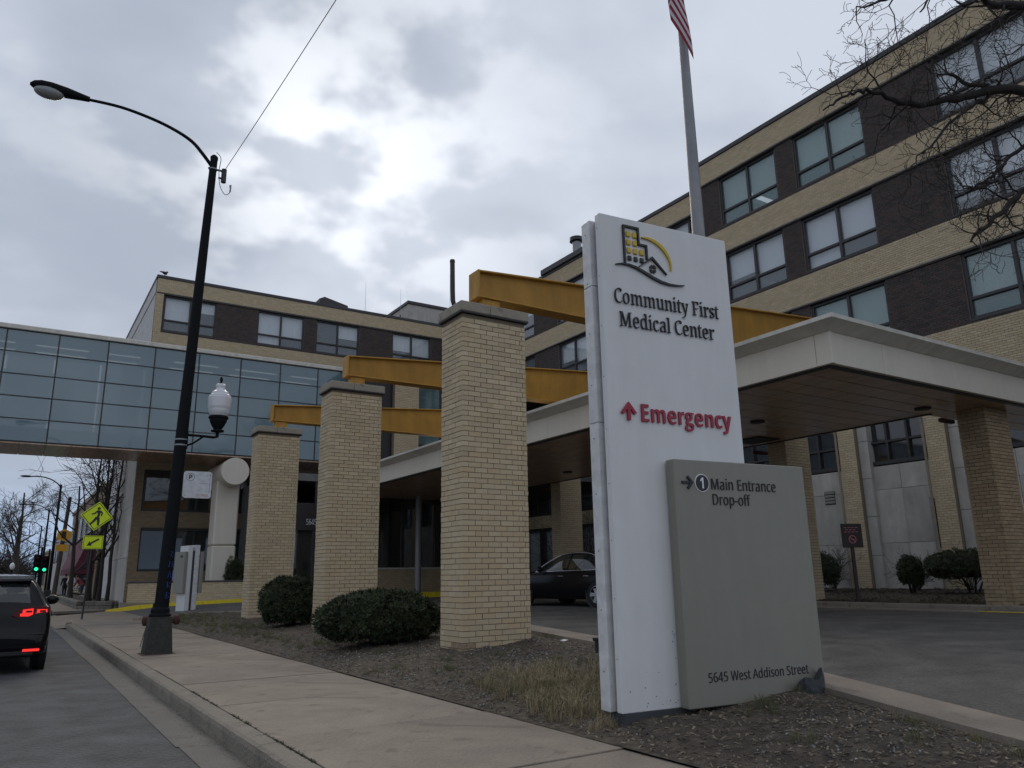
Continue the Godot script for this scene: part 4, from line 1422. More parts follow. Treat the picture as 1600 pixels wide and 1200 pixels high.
# ---------------------------------------------------------------- canopy over the drive
func build_canopy() -> void:
	var o := thing("entrance_canopy", "wide flat white canopy with brown board soffit over the driveway", "canopy", Vector3(13.8, 0.5, -19.0))
	var xa := 11.0; var xb := 16.75
	var za := -7.35; var zb := -33.0
	var yt := 5.37; var yb := 4.63
	var g := Geo.new()
	# overhanging top edge in lengths, mitred at the corner
	var prof := [Vector2(0.3, 0.0), Vector2(-0.27, 0.0), Vector2(-0.27, -0.07), Vector2(-0.25, -0.078), Vector2(0.0, -0.19), Vector2(0.3, -0.19)]
	var zz := za
	var first := true
	while zz > zb + 1:
		g = Geo.new()
		var e := maxf(zz - 3.0, zb)
		for k in prof.size() - 1:
			var p: Vector2 = prof[k]; var q: Vector2 = prof[k + 1]
			var zp := za - p.x if first else zz - 0.004
			var zq := za - q.x if first else zz - 0.004
			g.q4(Vector3(xa + p.x, yt + p.y, e + 0.004), Vector3(xa + q.x, yt + q.y, e + 0.004), Vector3(xa + q.x, yt + q.y, zq), Vector3(xa + p.x, yt + p.y, zp))
		W("edge_trim", g, M.canopy_edge, o)
		zz = e
		first = false
	var xx := xa
	first = true
	while xx < 21.0:
		var e := minf(xx + 2.4, 21.4)
		g = Geo.new()
		for k in prof.size() - 1:
			var p: Vector2 = prof[k]; var q: Vector2 = prof[k + 1]
			var xp := xa + p.x if first else xx + 0.004
			var xq := xa + q.x if first else xx + 0.004
			g.q4(Vector3(xp, yt + p.y, za - p.x), Vector3(xq, yt + q.y, za - q.x), Vector3(e - 0.004, yt + q.y, za - q.x), Vector3(e - 0.004, yt + p.y, za - p.x))
		W("edge_trim", g, M.canopy_edge, o)
		xx = e
		first = false
	# fascia panels
	zz = za
	var i := 0
	while zz > zb + 0.5:
		var e := maxf(zz - (0.30 if i == 0 else 1.95), zb)
		g = Geo.new(); g.bbox(xa + 0.02, yb, e + 0.004, xa + 0.10, yt - 0.19, zz - 0.004 if i else zz, 0.006)
		W("fascia_panel", g, M.canopy_white, o)
		zz = e
		i += 1
	xx = xa + 0.10
	while xx < 21.0:
		var e := minf(xx + 1.42, 21.3)
		g = Geo.new(); g.bbox(xx + 0.004, yb, za - 0.10, e - 0.004, yt - 0.19, za - 0.02, 0.006)
		W("fascia_panel", g, M.canopy_white, o)
		xx = e
	# deck
	g = Geo.new(); g.box(xa + 0.25, yt - 0.22, zb, xb + 0.2, yt - 0.02, za - 0.25)
	g.box(xb, yt - 0.22, zb, 24.0, yt - 0.02, -26.0)
	g.box(xb, yt - 0.22, -9.6, 21.3, yt - 0.02, za - 0.25)
	W("deck", g, M.roofing, o)
	# dark shadow gap frame under the fascia
	g = Geo.new()
	g.bbox(xa + 0.11, yb - 0.03, zb, xa + 0.20, yb + 0.1, za - 0.11, 0.005)
	g.bbox(xa + 0.20, yb - 0.03, za - 0.2, 21.3, yb + 0.1, za - 0.11, 0.005)
	W("drip_frame", g, M.bronze, o)
	# soffit boards run across the drive
	zz = za - 0.2
	i = 0
	while zz > zb + 0.3:
		var e := zz - 0.52
		g = Geo.new()
		var xr := 21.2 if zz > -8.9 else xb
		g.bbox(xa + 0.21, yb + 0.0, e + 0.012, xr, yb + 0.035, zz - 0.012, 0.006)
		W("soffit_board", g, [M.soffit_a, M.soffit_b, M.soffit_a, M.soffit_c][i % 4], o)
		zz = e
		i += 1
	g = Geo.new(); g.box(xa + 0.21, yb + 0.04, zb, xb, yb + 0.06, za - 0.2)
	W("soffit_backing", g, M.black_plastic, o)
	g = Geo.new(); g.bbox(xb - 0.01, yb - 0.02, zb, xb + 0.07, yt - 0.2, za - 1.6, 0.006)
	W("inner_edge", g, M.bronze, o)
	# recessed lights and a dark hatch in the soffit
	for p in [Vector2(14.0, -11.4), Vector2(16.0, -8.7), Vector2(13.5, -16.5), Vector2(15.4, -20.5), Vector2(13.5, -23.5), Vector2(15.3, -26.0)]:
		g = Geo.new(); g.tube([Vector3(p.x, yb - 0.03, p.y), Vector3(p.x, yb + 0.01, p.y)], [0.16, 0.17], 18)
		W("downlight", g, M.black_plastic, o)
	g = Geo.new(); g.bbox(15.6, yb - 0.03, -13.6, 16.4, yb + 0.01, -12.7, 0.006)
	W("access_hatch", g, M.black_plastic, o)
	# security camera on the corner of the fascia
	var cm := thing("security_camera", "small white security camera fixed to the canopy fascia beside the white sign", "light", Vector3(10.75, 4.75, -9.9))
	g = Geo.new(); g.bbox(-0.16, -0.1, -0.12, 0.12, 0.02, 0.12, 0.02)
	L("housing", g, M.canopy_edge, cm)
	g = Geo.new(); g.bbox(0.0, 0.0, -0.06, 0.3, 0.14, 0.06, 0.01)
	L("bracket", g, M.galv, cm)
	g = Geo.new(); g.bbox(-0.1, -0.22, -0.08, 0.06, -0.1, 0.08, 0.02)
	L("lens", g, M.black_plastic, cm)
	# brick columns carrying the inner edge
	var cz := [-7.92, -12.95, -18.0, -23.0]
	var cl := ["dark brown brick column under the canopy's near corner by the hedge", "brick column half hidden behind the grey direction sign", "brick column under the canopy hidden deep behind the signs", "brick column deepest under the canopy near the entrance"]
	for k in 4:
		var z: float = cz[k]
		var c := thing("brick_column", cl[k], "column", Vector3(17.4, 0.5, z - 0.3), "brick columns under the canopy")
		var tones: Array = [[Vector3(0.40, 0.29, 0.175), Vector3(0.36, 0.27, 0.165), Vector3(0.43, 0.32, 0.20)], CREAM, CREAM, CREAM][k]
		g = Geo.new(); g.box(16.92, 0.3, z - 0.55, 17.85, 5.1, z - 0.02)
		W("core", g, M.mortar, c)
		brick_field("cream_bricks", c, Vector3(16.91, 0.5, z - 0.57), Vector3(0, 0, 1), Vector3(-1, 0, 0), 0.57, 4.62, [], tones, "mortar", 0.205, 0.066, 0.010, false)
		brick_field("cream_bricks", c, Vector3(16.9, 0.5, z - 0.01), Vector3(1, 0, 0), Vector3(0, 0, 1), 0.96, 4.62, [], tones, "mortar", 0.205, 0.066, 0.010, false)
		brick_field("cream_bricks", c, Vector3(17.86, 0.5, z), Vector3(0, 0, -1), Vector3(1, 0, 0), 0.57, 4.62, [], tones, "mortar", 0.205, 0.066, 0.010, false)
		g = Geo.new(); g.xbox(Transform3D(Basis(), Vector3(16.82, 4.42, z - 0.75)), Vector3(0.5, 0.08, 0.10), 0.01)
		W("bracket", g, M.rust, c)

# ---------------------------------------------------------------- brick pillars and beams
func build_pillars() -> void:
	var zf := [-9.75, -15.45, -21.2]
	var labs := ["nearest and tallest cream brick pillar carrying a yellow beam beside the white sign", "middle cream brick pillar carrying a yellow beam behind the rounded yew bush", "farthest cream brick pillar carrying a yellow beam near the white bridge pier"]
	var blabs := ["nearest ochre steel beam running from the big pillar over the canopy", "middle ochre steel beam passing behind the nearest brick pillar", "farthest ochre steel beam passing behind the middle brick pillar"]
	for k in 3:
		var z: float = zf[k]
		var x0 := 5.42; var w := 1.14; var dp := 0.66
		var yb: float = bed_h(5.42, z) - 0.08
		var o := thing("brick_pillar", labs[k], "pillar", Vector3(x0 + w / 2, yb, z - dp / 2), "brick pillars along the drive")
		var g := Geo.new()
		g.box(x0 + 0.008, yb - 0.1, z - dp + 0.008, x0 + w - 0.008, 5.24, z - 0.008)
		W("mortar_core", g, M.mortar, o)
		var st := 0.2165; var bl := 0.2065; var bh := 0.0665; var ch := 0.0765
		var boxes := []   # [size, centre, front]
		var y := yb - 0.04
		var row := 0
		while y + bh < 5.245:
			var even := row % 2 == 0
			# the front and back run: full width on even courses, between the side bricks on odd ones
			for face in 2:
				var zz := z - 0.05 if face == 0 else z - dp + 0.05
				var u := 0.0 if even else 0.108
				var e := w if even else w - 0.108
				var first := true
				while u < e - 0.02:
					var b := minf(bl, e - u)
					if e - (u + b) < 0.05: b = e - u
					boxes.append([Vector3(b, bh, 0.1), Vector3(x0 + u + b / 2, y + bh / 2, zz), face == 0])
					u += b + 0.010
					first = false
			for face in 2:
				var xx := x0 + 0.05 if face == 0 else x0 + w - 0.05
				var u := 0.108 if even else 0.0
				var e := dp - 0.108 if even else dp
				while u < e - 0.02:
					var b := minf(bl, e - u)
					if e - (u + b) < 0.05: b = e - u
					boxes.append([Vector3(0.1, bh, b), Vector3(xx, y + bh / 2, z - u - b / 2), face == 0])
					u += b + 0.010
			y += ch
			row += 1
		var singles := 300 if k < 2 else 0
		var X := []; var Cs := []
		for b in boxes:
			var c: Vector3 = b[1]
			c += Vector3(rng.randf_range(-0.004, 0.003), rng.randf_range(-0.0012, 0.0012), rng.randf_range(-0.003, 0.004))
			if b[2] and singles > 0:
				singles -= 1
				var mi := MeshInstance3D.new()
				mi.mesh = unit_box
				mi.material_override = M["brick_%d" % (rng.randi() % 5)] if c.y > yb + 0.22 or rng.randf() < 0.6 else M.brick_soiled
				mi.name = "brick"
				o.add_child(mi, true)
				mi.transform = Transform3D(Basis.from_scale(b[0]), c - o.position)
			else:
				X.append(Transform3D(Basis.from_scale(b[0]), c - o.position))
				var t: Vector3 = CREAM[rng.randi() % CREAM.size()]
				var q := rng.randf_range(0.9, 1.08)
				Cs.append(Color(t.x * q, t.y * q, t.z * q))
		var mm := MultiMesh.new()
		mm.transform_format = MultiMesh.TRANSFORM_3D
		mm.use_colors = true
		mm.mesh = unit_box
		mm.instance_count = X.size()
		for i in X.size():
			mm.set_instance_transform(i, X[i]); mm.set_instance_color(i, Cs[i])
		var mi2 := MultiMeshInstance3D.new()
		mi2.multimesh = mm
		mi2.material_override = M.brick_many
		mi2.name = "bricks"
		mi2.set_meta("kind", "stuff")
		o.add_child(mi2, true)
		# cap: a dark sheet and a chipped two-piece stone
		g = Geo.new(); g.box(x0 - 0.045, 5.245, z - dp - 0.045, x0 + w + 0.045, 5.268, z + 0.045)
		W("flashing", g, M.black_plastic, o)
		for h in 2:
			g = Geo.new()
			g.bbox(x0 - 0.05 + h * (w * 0.42 + 0.05), 5.27, z - dp - 0.05, x0 + w * 0.42 - 0.004 if h == 0 else x0 + w + 0.05, 5.43, z + 0.05, 0.012)
			W("cap_stone", g, M.cap_concrete, o)
		# beam
		var bm := thing("steel_beam", blabs[k], "beam", Vector3(5.82, 5.64, z - 0.3), "ochre steel beams over the drive")
		var bz := z - 0.18
		var bx0 := 5.82; var bx1 := 16.4
		var y0 := 5.64
		var yt := func(x: float) -> float: return 6.10 + 0.075 * (x - 5.82)
		g = Geo.new()
		g.prism(PackedVector2Array([Vector2(bx0 + 0.06, y0 + 0.03), Vector2(bx1, y0 + 0.03), Vector2(bx1, yt.call(bx1) - 0.03), Vector2(bx0 + 0.06, yt.call(bx0 + 0.06) - 0.03)]), Transform3D(Basis(), Vector3(0, 0, bz - 0.21)), 0.13)
		W("web", g, M.beam_web, bm)
		g = Geo.new()
		g.bbox(bx0 + 0.02, y0, bz - 0.30, bx1, y0 + 0.03, bz, 0.006)
		W("bottom_flange", g, M.beam_paint, bm)
		g = Geo.new()
		var ang := atan(0.075)
		g.xbox(Transform3D(Basis(Vector3(0, 0, 1), ang), Vector3((bx0 + bx1) / 2, (yt.call(bx0) + yt.call(bx1)) / 2 - 0.015, bz - 0.15)), Vector3((bx1 - bx0) / cos(ang), 0.03, 0.30), 0.006)
		W("top_flange", g, M.beam_paint, bm)
		g = Geo.new()
		g.bbox(bx0 - 0.01, y0 - 0.003, bz - 0.305, bx0 + 0.025, yt.call(bx0) + 0.004, bz + 0.004, 0.006)
		W("end_plate", g, M.beam_paint, bm)
		g = Geo.new()
		g.bbox(bx0 + 0.10, 5.455, bz - 0.26, bx0 + 0.42, y0, bz - 0.04, 0.01)
		W("bearing_block", g, M.beam_paint, bm)
	# bent conduit behind the nearest pillar cap
	var cd := thing("bent_conduit", "dark bent conduit pipe standing up behind the nearest pillar cap", "pipe", Vector3(5.52, 5.46, -10.35))
	var g2 := Geo.new()
	g2.tube([Vector3(0.25, 0.0, 0.0), Vector3(0.16, 0.03, 0.0), Vector3(0.09, 0.10, 0.0), Vector3(0.06, 0.2, 0), Vector3(0.055, 0.35, 0), Vector3(0.05, 0.86, 0)], [0.04, 0.04, 0.04, 0.04, 0.04, 0.04], 10)
	L("pipe", g2, M.dark_steel, cd)
	g2 = Geo.new(); g2.tube([Vector3(0.05, 0.86, 0), Vector3(0.05, 0.9, 0)], [0.046, 0.04], 10)
	L("end_cap", g2, M.dark_steel, cd)

# ---------------------------------------------------------------- the big sign
func build_main_sign() -> void:
	var o := thing("hospital_sign", "tall white monument sign with grey panel, skyline logo and raised lettering", "sign", Vector3(4.04, 0.2, -4.79))
	o.rotation.y = -deg_to_rad(6.0)
	# local: x along the face, y up (0 at the ground, world height minus 0.2), z toward the viewer
	var g := Geo.new()
	var B := 0.11
	for k in 3:
		var ys := [B, 2.37, 3.585, 4.235]
		g = Geo.new()
		g.bbox(-0.035, ys[k] + (0.002 if k else 0.0), -0.245, 1.40, ys[k + 1] - (0.001 if k < 2 else 0.03), -0.115, 0.006)
		L("rear_panel", g, M.sign_white_edge, o)
	g = Geo.new(); g.bbox(0, B, -0.075, 1.44, 4.235, 0, 0.006)
	L("white_panel", g, M.sign_white, o)
	g = Geo.new(); g.box(0.03, B, -0.116, 1.38, 4.19, -0.074)
	L("spine", g, M.sign_plinth, o)
	g = Geo.new(); g.bbox(0.54, B, 0.015, 2.02, 2.06, 0.12, 0.008)
	L("grey_panel", g, M.sign_grey, o)
	g = Geo.new(); g.box(0.62, B + 0.1, 0.0, 1.36, 1.95, 0.016)
	g.box(1.441, B, -0.20, 1.95, 2.0, 0.016)
	L("grey_core", g, M.sign_plinth, o)
	g = Geo.new(); g.bbox(0.02, -0.25, -0.20, 1.98, B - 0.002, 0.0, 0.006)
	L("plinth", g, M.sign_plinth, o)
	# small screws along the edge
	for k in 9:
		g = Geo.new(); g.tube([Vector3(-0.038, 0.4 + k * 0.46, -0.18), Vector3(-0.034, 0.4 + k * 0.46, -0.18)], [0.005, 0.0055], 8)
		L("screw", g, M.dark_steel, o)
		g = Geo.new(); g.tube([Vector3(-0.003, 0.5 + k * 0.45, -0.04), Vector3(0.001, 0.5 + k * 0.45, -0.04)], [0.0035, 0.004], 8)
		L("screw", g, M.dark_steel, o)
	text("lettering", "Community First", o, "Droid Serif", 400, Vector3(0.115, 3.415, 0.004), 1.155, 0.130, 0.014, M.letter_black, Basis(), "F", -0.35)
	text("lettering", "Medical Center", o, "Droid Serif", 400, Vector3(0.155, 3.205, 0.004), 1.045, 0.130, 0.014, M.letter_black, Basis(), "M", -0.35)
	text("lettering", "Emergency", o, "Droid Sans", 700, Vector3(0.325, 2.38, 0.004), 0.985, 0.150, 0.014, M.letter_red, Basis(), "E", -0.2)
	text("lettering", "Main Entrance", o, "Droid Sans", 400, Vector3(0.925, 1.818, 0.120), 0.73, 0.092, 0.008, M.letter_black, Basis(), "E", -0.2)
	text("lettering", "Drop-off", o, "Droid Sans", 400, Vector3(0.93, 1.69, 0.120), 0.415, 0.090, 0.008, M.letter_black, Basis(), "D", -0.2)
	text("lettering", "5645 West Addison Street", o, "Droid Sans", 400, Vector3(0.745, 0.292, 0.120), 1.085, 0.075, 0.004, M.letter_black, Basis(), "S")
	# arrows
	g = Geo.new()
	var up := at(Vector3(0.195, 2.38, 0.003))
	g.prism(stroke(PackedVector2Array([Vector2(0, 0), Vector2(0, 0.14)]), [0.03]), up, 0.02)
	g.prism(PackedVector2Array([Vector2(-0.078, 0.065), Vector2(-0.056, 0.05), Vector2(0, 0.118), Vector2(0.056, 0.05), Vector2(0.078, 0.065), Vector2(0, 0.158)]), at(Vector3(0.195, 2.38, 0.0032)), 0.0205)
	L("arrow", g, M.letter_red, o)
	g = Geo.new()
	g.prism(stroke(PackedVector2Array([Vector2(0, 0), Vector2(0.105, 0)]), [0.020]), at(Vector3(0.610, 1.868, 0.118)), 0.016)
	g.prism(PackedVector2Array([Vector2(0.066, 0.056), Vector2(0.053, 0.043), Vector2(0.092, 0), Vector2(0.053, -0.043), Vector2(0.066, -0.056), Vector2(0.119, 0)]), at(Vector3(0.610, 1.868, 0.1183)), 0.0165)
	L("arrow", g, M.letter_black, o)
	g = Geo.new(); g.lathe([Vector2(0, 0), Vector2(0.076, 0), Vector2(0.076, 0.006), Vector2(0, 0.006)], Transform3D(Basis(Vector3(1, 0, 0), Vector3(0, 0, 1), Vector3(0, -1, 0)), Vector3(0.825, 1.868, 0.119)), 32)
	L("badge_ring", g, M.white_paint, o)
	g = Geo.new(); g.lathe([Vector2(0, 0), Vector2(0.068, 0), Vector2(0.068, 0.006), Vector2(0, 0.006)], Transform3D(Basis(Vector3(1, 0, 0), Vector3(0, 0, 1), Vector3(0, -1, 0)), Vector3(0.825, 1.868, 0.1225)), 32)
	L("badge", g, M.letter_black, o)
	text("numeral", "1", o, "Droid Sans", 700, Vector3(0.800, 1.822, 0.128), 0.036, 0.092, 0.004, M.white_paint, Basis(), "1")
	# logo: measured on the face
	var t := at(Vector3(0, -0.2, 0.001))
	var lg := node_at("logo", o, Transform3D())
	g = Geo.new()
	g.prism(stroke(PackedVector2Array([Vector2(0.243, 3.975), Vector2(0.243, 4.352)]), [0.018]), t, 0.020)
	g.prism(stroke(PackedVector2Array([Vector2(0.234, 4.352), Vector2(0.409, 4.352)]), [0.018]), t, 0.0203)
	g.prism(stroke(PackedVector2Array([Vector2(0.400, 4.352), Vector2(0.400, 4.192)]), [0.018]), t, 0.0206)
	g.prism(stroke(PackedVector2Array([Vector2(0.391, 4.199), Vector2(0.492, 4.199)]), [0.018]), t, 0.0203)
	g.prism(stroke(PackedVector2Array([Vector2(0.483, 4.199), Vector2(0.483, 4.072)]), [0.018]), t, 0.0206)
	L("tower_outline", g, M.letter_black, lg)
	for r in 3:
		for c in 3:
			if c == 2 and r > 0: continue
			g = Geo.new(); g.bbox(0.272 + c * 0.068, 4.098 + r * 0.078 - 0.2, 0.001, 0.318 + c * 0.068, 4.152 + r * 0.078 - 0.2, 0.016, 0.006)
			L("yellow_square", g, M.logo_yellow, lg)
	for c in 3:
		g = Geo.new(); g.bbox(0.275 + c * 0.066, 4.028 - 0.2, 0.001, 0.318 + c * 0.066, 4.074 - 0.2, 0.016, 0.006)
		L("black_square", g, M.letter_black, lg)
	# sun arc
	var pts := PackedVector2Array(); var ws := []
	for i in 17:
		var f := i / 16.0
		var a := lerpf(1.72, -0.12, f)
		pts.append(Vector2(0.478 + 0.272 * cos(a), 4.035 + 0.243 * sin(a)))
		ws.append(0.010 + 0.020 * sin(PI * clampf(f * 1.1, 0, 1)))
	g = Geo.new(); g.prism(stroke(pts, ws), t, 0.018)
	L("sun_arc", g, M.logo_yellow, lg)
	g = Geo.new()
	g.prism(PackedVector2Array([Vector2(0.385, 3.985), Vector2(0.395, 3.985), Vector2(0.540, 4.080), Vector2(0.690, 3.952), Vector2(0.698, 3.958), Vector2(0.540, 4.108)]), t, 0.0207)
	L("house_roof", g, M.letter_black, lg)
	for q in 4:
		var sx := -1.0 if q % 2 == 0 else 1.0
		var sy := -1.0 if q < 2 else 1.0
		var pp := PackedVector2Array([Vector2(0.545 + sx * 0.006, 3.988 + sy * 0.006)])
		for i in 5:
			var a := (PI / 2) * i / 4.0
			pp.append(Vector2(0.545 + sx * (0.006 + 0.030 * cos(a)), 3.988 + sy * (0.006 + 0.034 * sin(a))))
		g = Geo.new(); g.prism(pp, t, 0.014)
		L("house_window", g, M.letter_black, lg)
	pts = PackedVector2Array([Vector2(0.140, 3.968), Vector2(0.20, 3.982), Vector2(0.28, 3.985), Vector2(0.36, 3.970), Vector2(0.45, 3.938), Vector2(0.54, 3.902), Vector2(0.63, 3.877), Vector2(0.72, 3.866), Vector2(0.81, 3.870), Vector2(0.89, 3.884)])
	g = Geo.new(); g.prism(stroke(pts, [0.004, 0.010, 0.017, 0.021, 0.024, 0.024, 0.022, 0.018, 0.011, 0.003]), t, 0.021)
	L("ground_swoosh", g, M.letter_black, lg)
	# dirt splashes on the foot of the white panel
	for i in 20:
		var near := rng.randf()
		var x := lerpf(0.50, 0.535, rng.randf()) if near < 0.55 else rng.randf_range(0.03, 0.5)
		var y := B + 0.02 + pow(rng.randf(), 2.2) * (0.75 if near < 0.55 else 0.30)
		g = Geo.new()
		var poly := PackedVector2Array()
		var r0 := rng.randf_range(0.0015, 0.0055)
		for a in 7: poly.append(Vector2(cos(a * TAU / 7), sin(a * TAU / 7) * 1.4) * r0 * rng.randf_range(0.5, 1.3))
		g.prism(poly, at(Vector3(x, y, 0.0005)), 0.0015)
		L("dirt_spot", g, M.soil_dark, o)
	# slumped dark cover at the corner
	var s := thing("ground_light_cover", "dark grey crumpled cover slumped at the foot of the grey sign panel", "cover", Vector3(5.80, 0.22, -4.48))
	g = Geo.new()
	var rings := []
	for i in 7:
		var f := i / 6.0
		var ring := []
		for j in 20:
			var a := TAU * j / 20
			var r := lerpf(0.19, 0.135, f) * (1.0 + 0.22 * noise.get_noise_3d(cos(a) * 3.0, f * 4.0, sin(a) * 3.0 + 9.0)) * (1.08 if i == 0 else 1.0)
			var top := 0.26 + 0.07 * sin(a * 1.0 + 0.6) + 0.04 * sin(a * 3.0)
			ring.append(Vector3(cos(a) * r, -0.04 + f * top, sin(a) * r))
		rings.append(ring)
	for i in 6:
		for j in 20:
			g.q4(rings[i][j], rings[i + 1][j], rings[i + 1][(j + 1) % 20], rings[i][(j + 1) % 20])
	L("skirt", g, M.grey_plastic, s)
	g = Geo.new()
	for j in 20: g.t3(Vector3(0, 0.12, 0), rings[6][(j + 1) % 20], rings[6][j])
	L("sunken_top", g, M.sign_plinth, s)
	# flagpole
	var fp := thing("flagpole", "tall grey tapering flagpole behind the white sign", "flagpole", Vector3(6.12, bed_h(6.12, -5.55), -5.55))
	g = Geo.new(); g.tube([Vector3(0, -0.3, 0), Vector3(0, 4.7, 0), Vector3(0, 7.0, 0), Vector3(0, 10.1, 0)], [0.080, 0.070, 0.054, 0.04], 20)
	L("shaft", g, M.pole_grey, fp)
	g = Geo.new(); g.lathe([Vector2(0.17, -0.1), Vector2(0.17, 0.02), Vector2(0.12, 0.1), Vector2(0.09, 0.14)], Transform3D(), 20)
	L("base_collar", g, M.galv, fp)
	g = Geo.new(); g.ball(Vector3(0, 10.16, 0), Vector3(0.07, 0.07, 0.07))
	L("finial", g, M.galv, fp)
	var fl := thing("flag", "limp red and white striped flag hanging from the grey flagpole", "flag", Vector3(6.12, 10.06, -5.55))
	fl.scale = Vector3.ONE * 0.79
	for k in 13:
		g = Geo.new()
		var nu := 60
		for i in nu:
			for j in 2:
				var v0 := (k + j * 0.5) / 13.0; var v1 := (k + (j + 1) * 0.5) / 13.0
				var s0 := float(i) / nu; var s1 := float(i + 1) / nu
				g.q4(flag_pt(s0, v1), flag_pt(s1, v1), flag_pt(s1, v0), flag_pt(s0, v0))
		L("stripe", g, M.flag_red if k % 2 == 0 else M.flag_white, fl)
	g = Geo.new()
	for i in 16:
		for j in 8:
			var s0 := 0.4 * i / 16; var s1 := 0.4 * (i + 1) / 16; var v0 := 7.0 / 13 * j / 8; var v1 := 7.0 / 13 * (j + 1) / 8
			var e := Vector3(0.004, 0, 0.012)
			g.q4(flag_pt(s0, v1) + e, flag_pt(s1, v1) + e, flag_pt(s1, v0) + e, flag_pt(s0, v0) + e)
	L("canton", g, M.flag_blue, fl)

func flag_pt(s: float, v: float) -> Vector3:
	# the limp cloth: fly drooping steeply, gathered into three soft vertical folds beside the pole
	var fw := 0.25
	var x := 0.75 * s
	var fold := minf(floorf(x / fw), 2.0)
	var q := x - fold * fw
	if int(fold) % 2 == 1: q = fw - q
	var y := -1.5 * v - 2.21 * s + 0.03 * sin(s * 9.0 + v * 4.0)
	var bulge := sin(PI * clampf((x - fold * fw) / fw, 0.0, 1.0))
	var out := 0.09 + 0.05 * x / fw + 0.035 * bulge + 0.03 * sin(y * 2.6 + fold * 1.7)
	return Vector3(0.84, 0, 0.54) * (-0.215 + q * (1.0 - 0.10 * sin(y * 1.9)) + 0.02 * sin(y * 3.1)) + Vector3(-0.54, 0, 0.84) * out + Vector3(0, y, 0)

# ---------------------------------------------------------------- street lamp
func build_lamp() -> void:
	var b := Vector3(2.285, 0.15, -14.62)
	var o := thing("street_lamp", "black street lamp post with cobra head and white acorn globe on the sidewalk", "street lamp", b)
	var g := Geo.new()
	# concrete-iron foot: four-sided tapered box
	var f0 := 0.215; var f1 := 0.165
	for k in 4:
		var a0 := PI / 4 + k * PI / 2; var a1 := a0 + PI / 2
		var p := func(a: float, r: float, y: float) -> Vector3: return Vector3(cos(a) * r * 1.414, y, sin(a) * r * 1.414)
		g.q4(p.call(a0, f0, 0.0), p.call(a0, f1, 0.60), p.call(a1, f1, 0.60), p.call(a1, f0, 0.0))
		g.t3(Vector3(0, 0.60, 0), p.call(a1, f1, 0.6), p.call(a0, f1, 0.6))
	L("foot", g, M.pole_base, o)
	g = Geo.new()
	g.bbox(-0.26, -0.02, -0.26, 0.26, 0.015, 0.26, 0.006)
	L("base_plate", g, M.rust, o)
	g = Geo.new()
	g.lathe([Vector2(0.175, 0.60), Vector2(0.175, 0.64), Vector2(0.15, 0.66), Vector2(0.15, 0.72), Vector2(0.125, 0.76), Vector2(0.122, 0.82)], at(Vector3(0.0, 0, 0)), 24)
	L("collar", g, M.pole_black, o)
	var shaft := func(y: float) -> Vector3: return Vector3(lerpf(0.01, 0.245, (y - 0.6) / 8.7), y, 0)
	g = Geo.new()
	g.tube([shaft.call(0.62), shaft.call(3.6), shaft.call(6.5), shaft.call(9.29)], [0.118, 0.104, 0.088, 0.068], 20)
	L("shaft", g, M.pole_black, o)
	g = Geo.new(); g.lathe([Vector2(0.074, 0), Vector2(0.074, 0.05), Vector2(0.04, 0.09), Vector2(0, 0.095)], at(shaft.call(9.25)), 16)
	L("shaft_cap", g, M.pole_black, o)
	for y in [3.62, 3.52, 9.02]:
		g = Geo.new(); g.lathe([Vector2(0.112 - (y - 3.5) * 0.006, 0), Vector2(0.112 - (y - 3.5) * 0.006, 0.025)], at(shaft.call(y)), 18)
		L("steel_band", g, M.galv, o)
	# mast arm
	g = Geo.new()
	var arm := [Vector3(2.50, 9.24, 0), Vector3(2.31, 9.46, 0), Vector3(2.1, 9.66, 0), Vector3(1.8, 9.80, 0), Vector3(1.39, 9.91, 0), Vector3(0.82, 9.98, 0), Vector3(0.24, 9.95, 0)]
	var sm := smooth_path(arm, 5)
	var ap := []; var ar := []
	for i in sm.size():
		ap.append(sm[i] - Vector3(2.285, 0.15, 0)); ar.append(lerpf(0.036, 0.027, float(i) / sm.size()))
	g.tube(ap, ar, 10)
	L("mast_arm", g, M.pole_black, o)
	# cobra head
	var hd_ := node_at("lamp_head", o, at(Vector3(-0.20 - 2.285, 9.93 - 0.15, 0)))
	g = Geo.new()
	var st := [[0.50, 0.045, 0.05, -0.05], [0.36, 0.075, 0.065, -0.06], [0.15, 0.125, 0.09, -0.075], [-0.1, 0.155, 0.105, -0.08], [-0.27, 0.145, 0.095, -0.07], [-0.38, 0.10, 0.06, -0.055], [-0.44, 0.03, 0.01, -0.03]]
	var rings := []
	for q in st:
		var ring := []
		for j in 16:
			var a := TAU * j / 16
			var yy: float = (q[2] if sin(a) > 0 else -q[3]) * sin(a)
			ring.append(Vector3(q[0], yy + 0.03, q[1] * cos(a)))
		rings.append(ring)
	for i in rings.size() - 1:
		for j in 16:
			var j2 := (j + 1) % 16
			var ca := Vector3(st[i][0], 0.03, 0); var cb := Vector3(st[i + 1][0], 0.03, 0)
			g.q4n(rings[i][j], rings[i][j2], rings[i + 1][j2], rings[i + 1][j], (rings[i][j] - ca).normalized(), (rings[i][j2] - ca).normalized(), (rings[i + 1][j2] - cb).normalized(), (rings[i + 1][j] - cb).normalized())
	L("housing", g, M.pole_black, hd_)
	g = Geo.new()
	g.ball(Vector3(-0.14, -0.05, 0), Vector3(0.24, 0.12, 0.135), 10, 20)
	L("lens_bowl", g, M.lens_grey, hd_)
	# acorn lamp on a side bracket
	var ac := node_at("acorn_lamp", o, at(Vector3(2.985, 3.88, -14.62) - b))
	g = Geo.new()
	g.tube([Vector3(-0.52, -0.0, 0), Vector3(-0.3, 0.0, 0), Vector3(-0.06, -0.01, 0), Vector3(0, 0.01, 0), Vector3(0.0, 0.12, 0)], [0.024, 0.024, 0.024, 0.03, 0.032], 10)
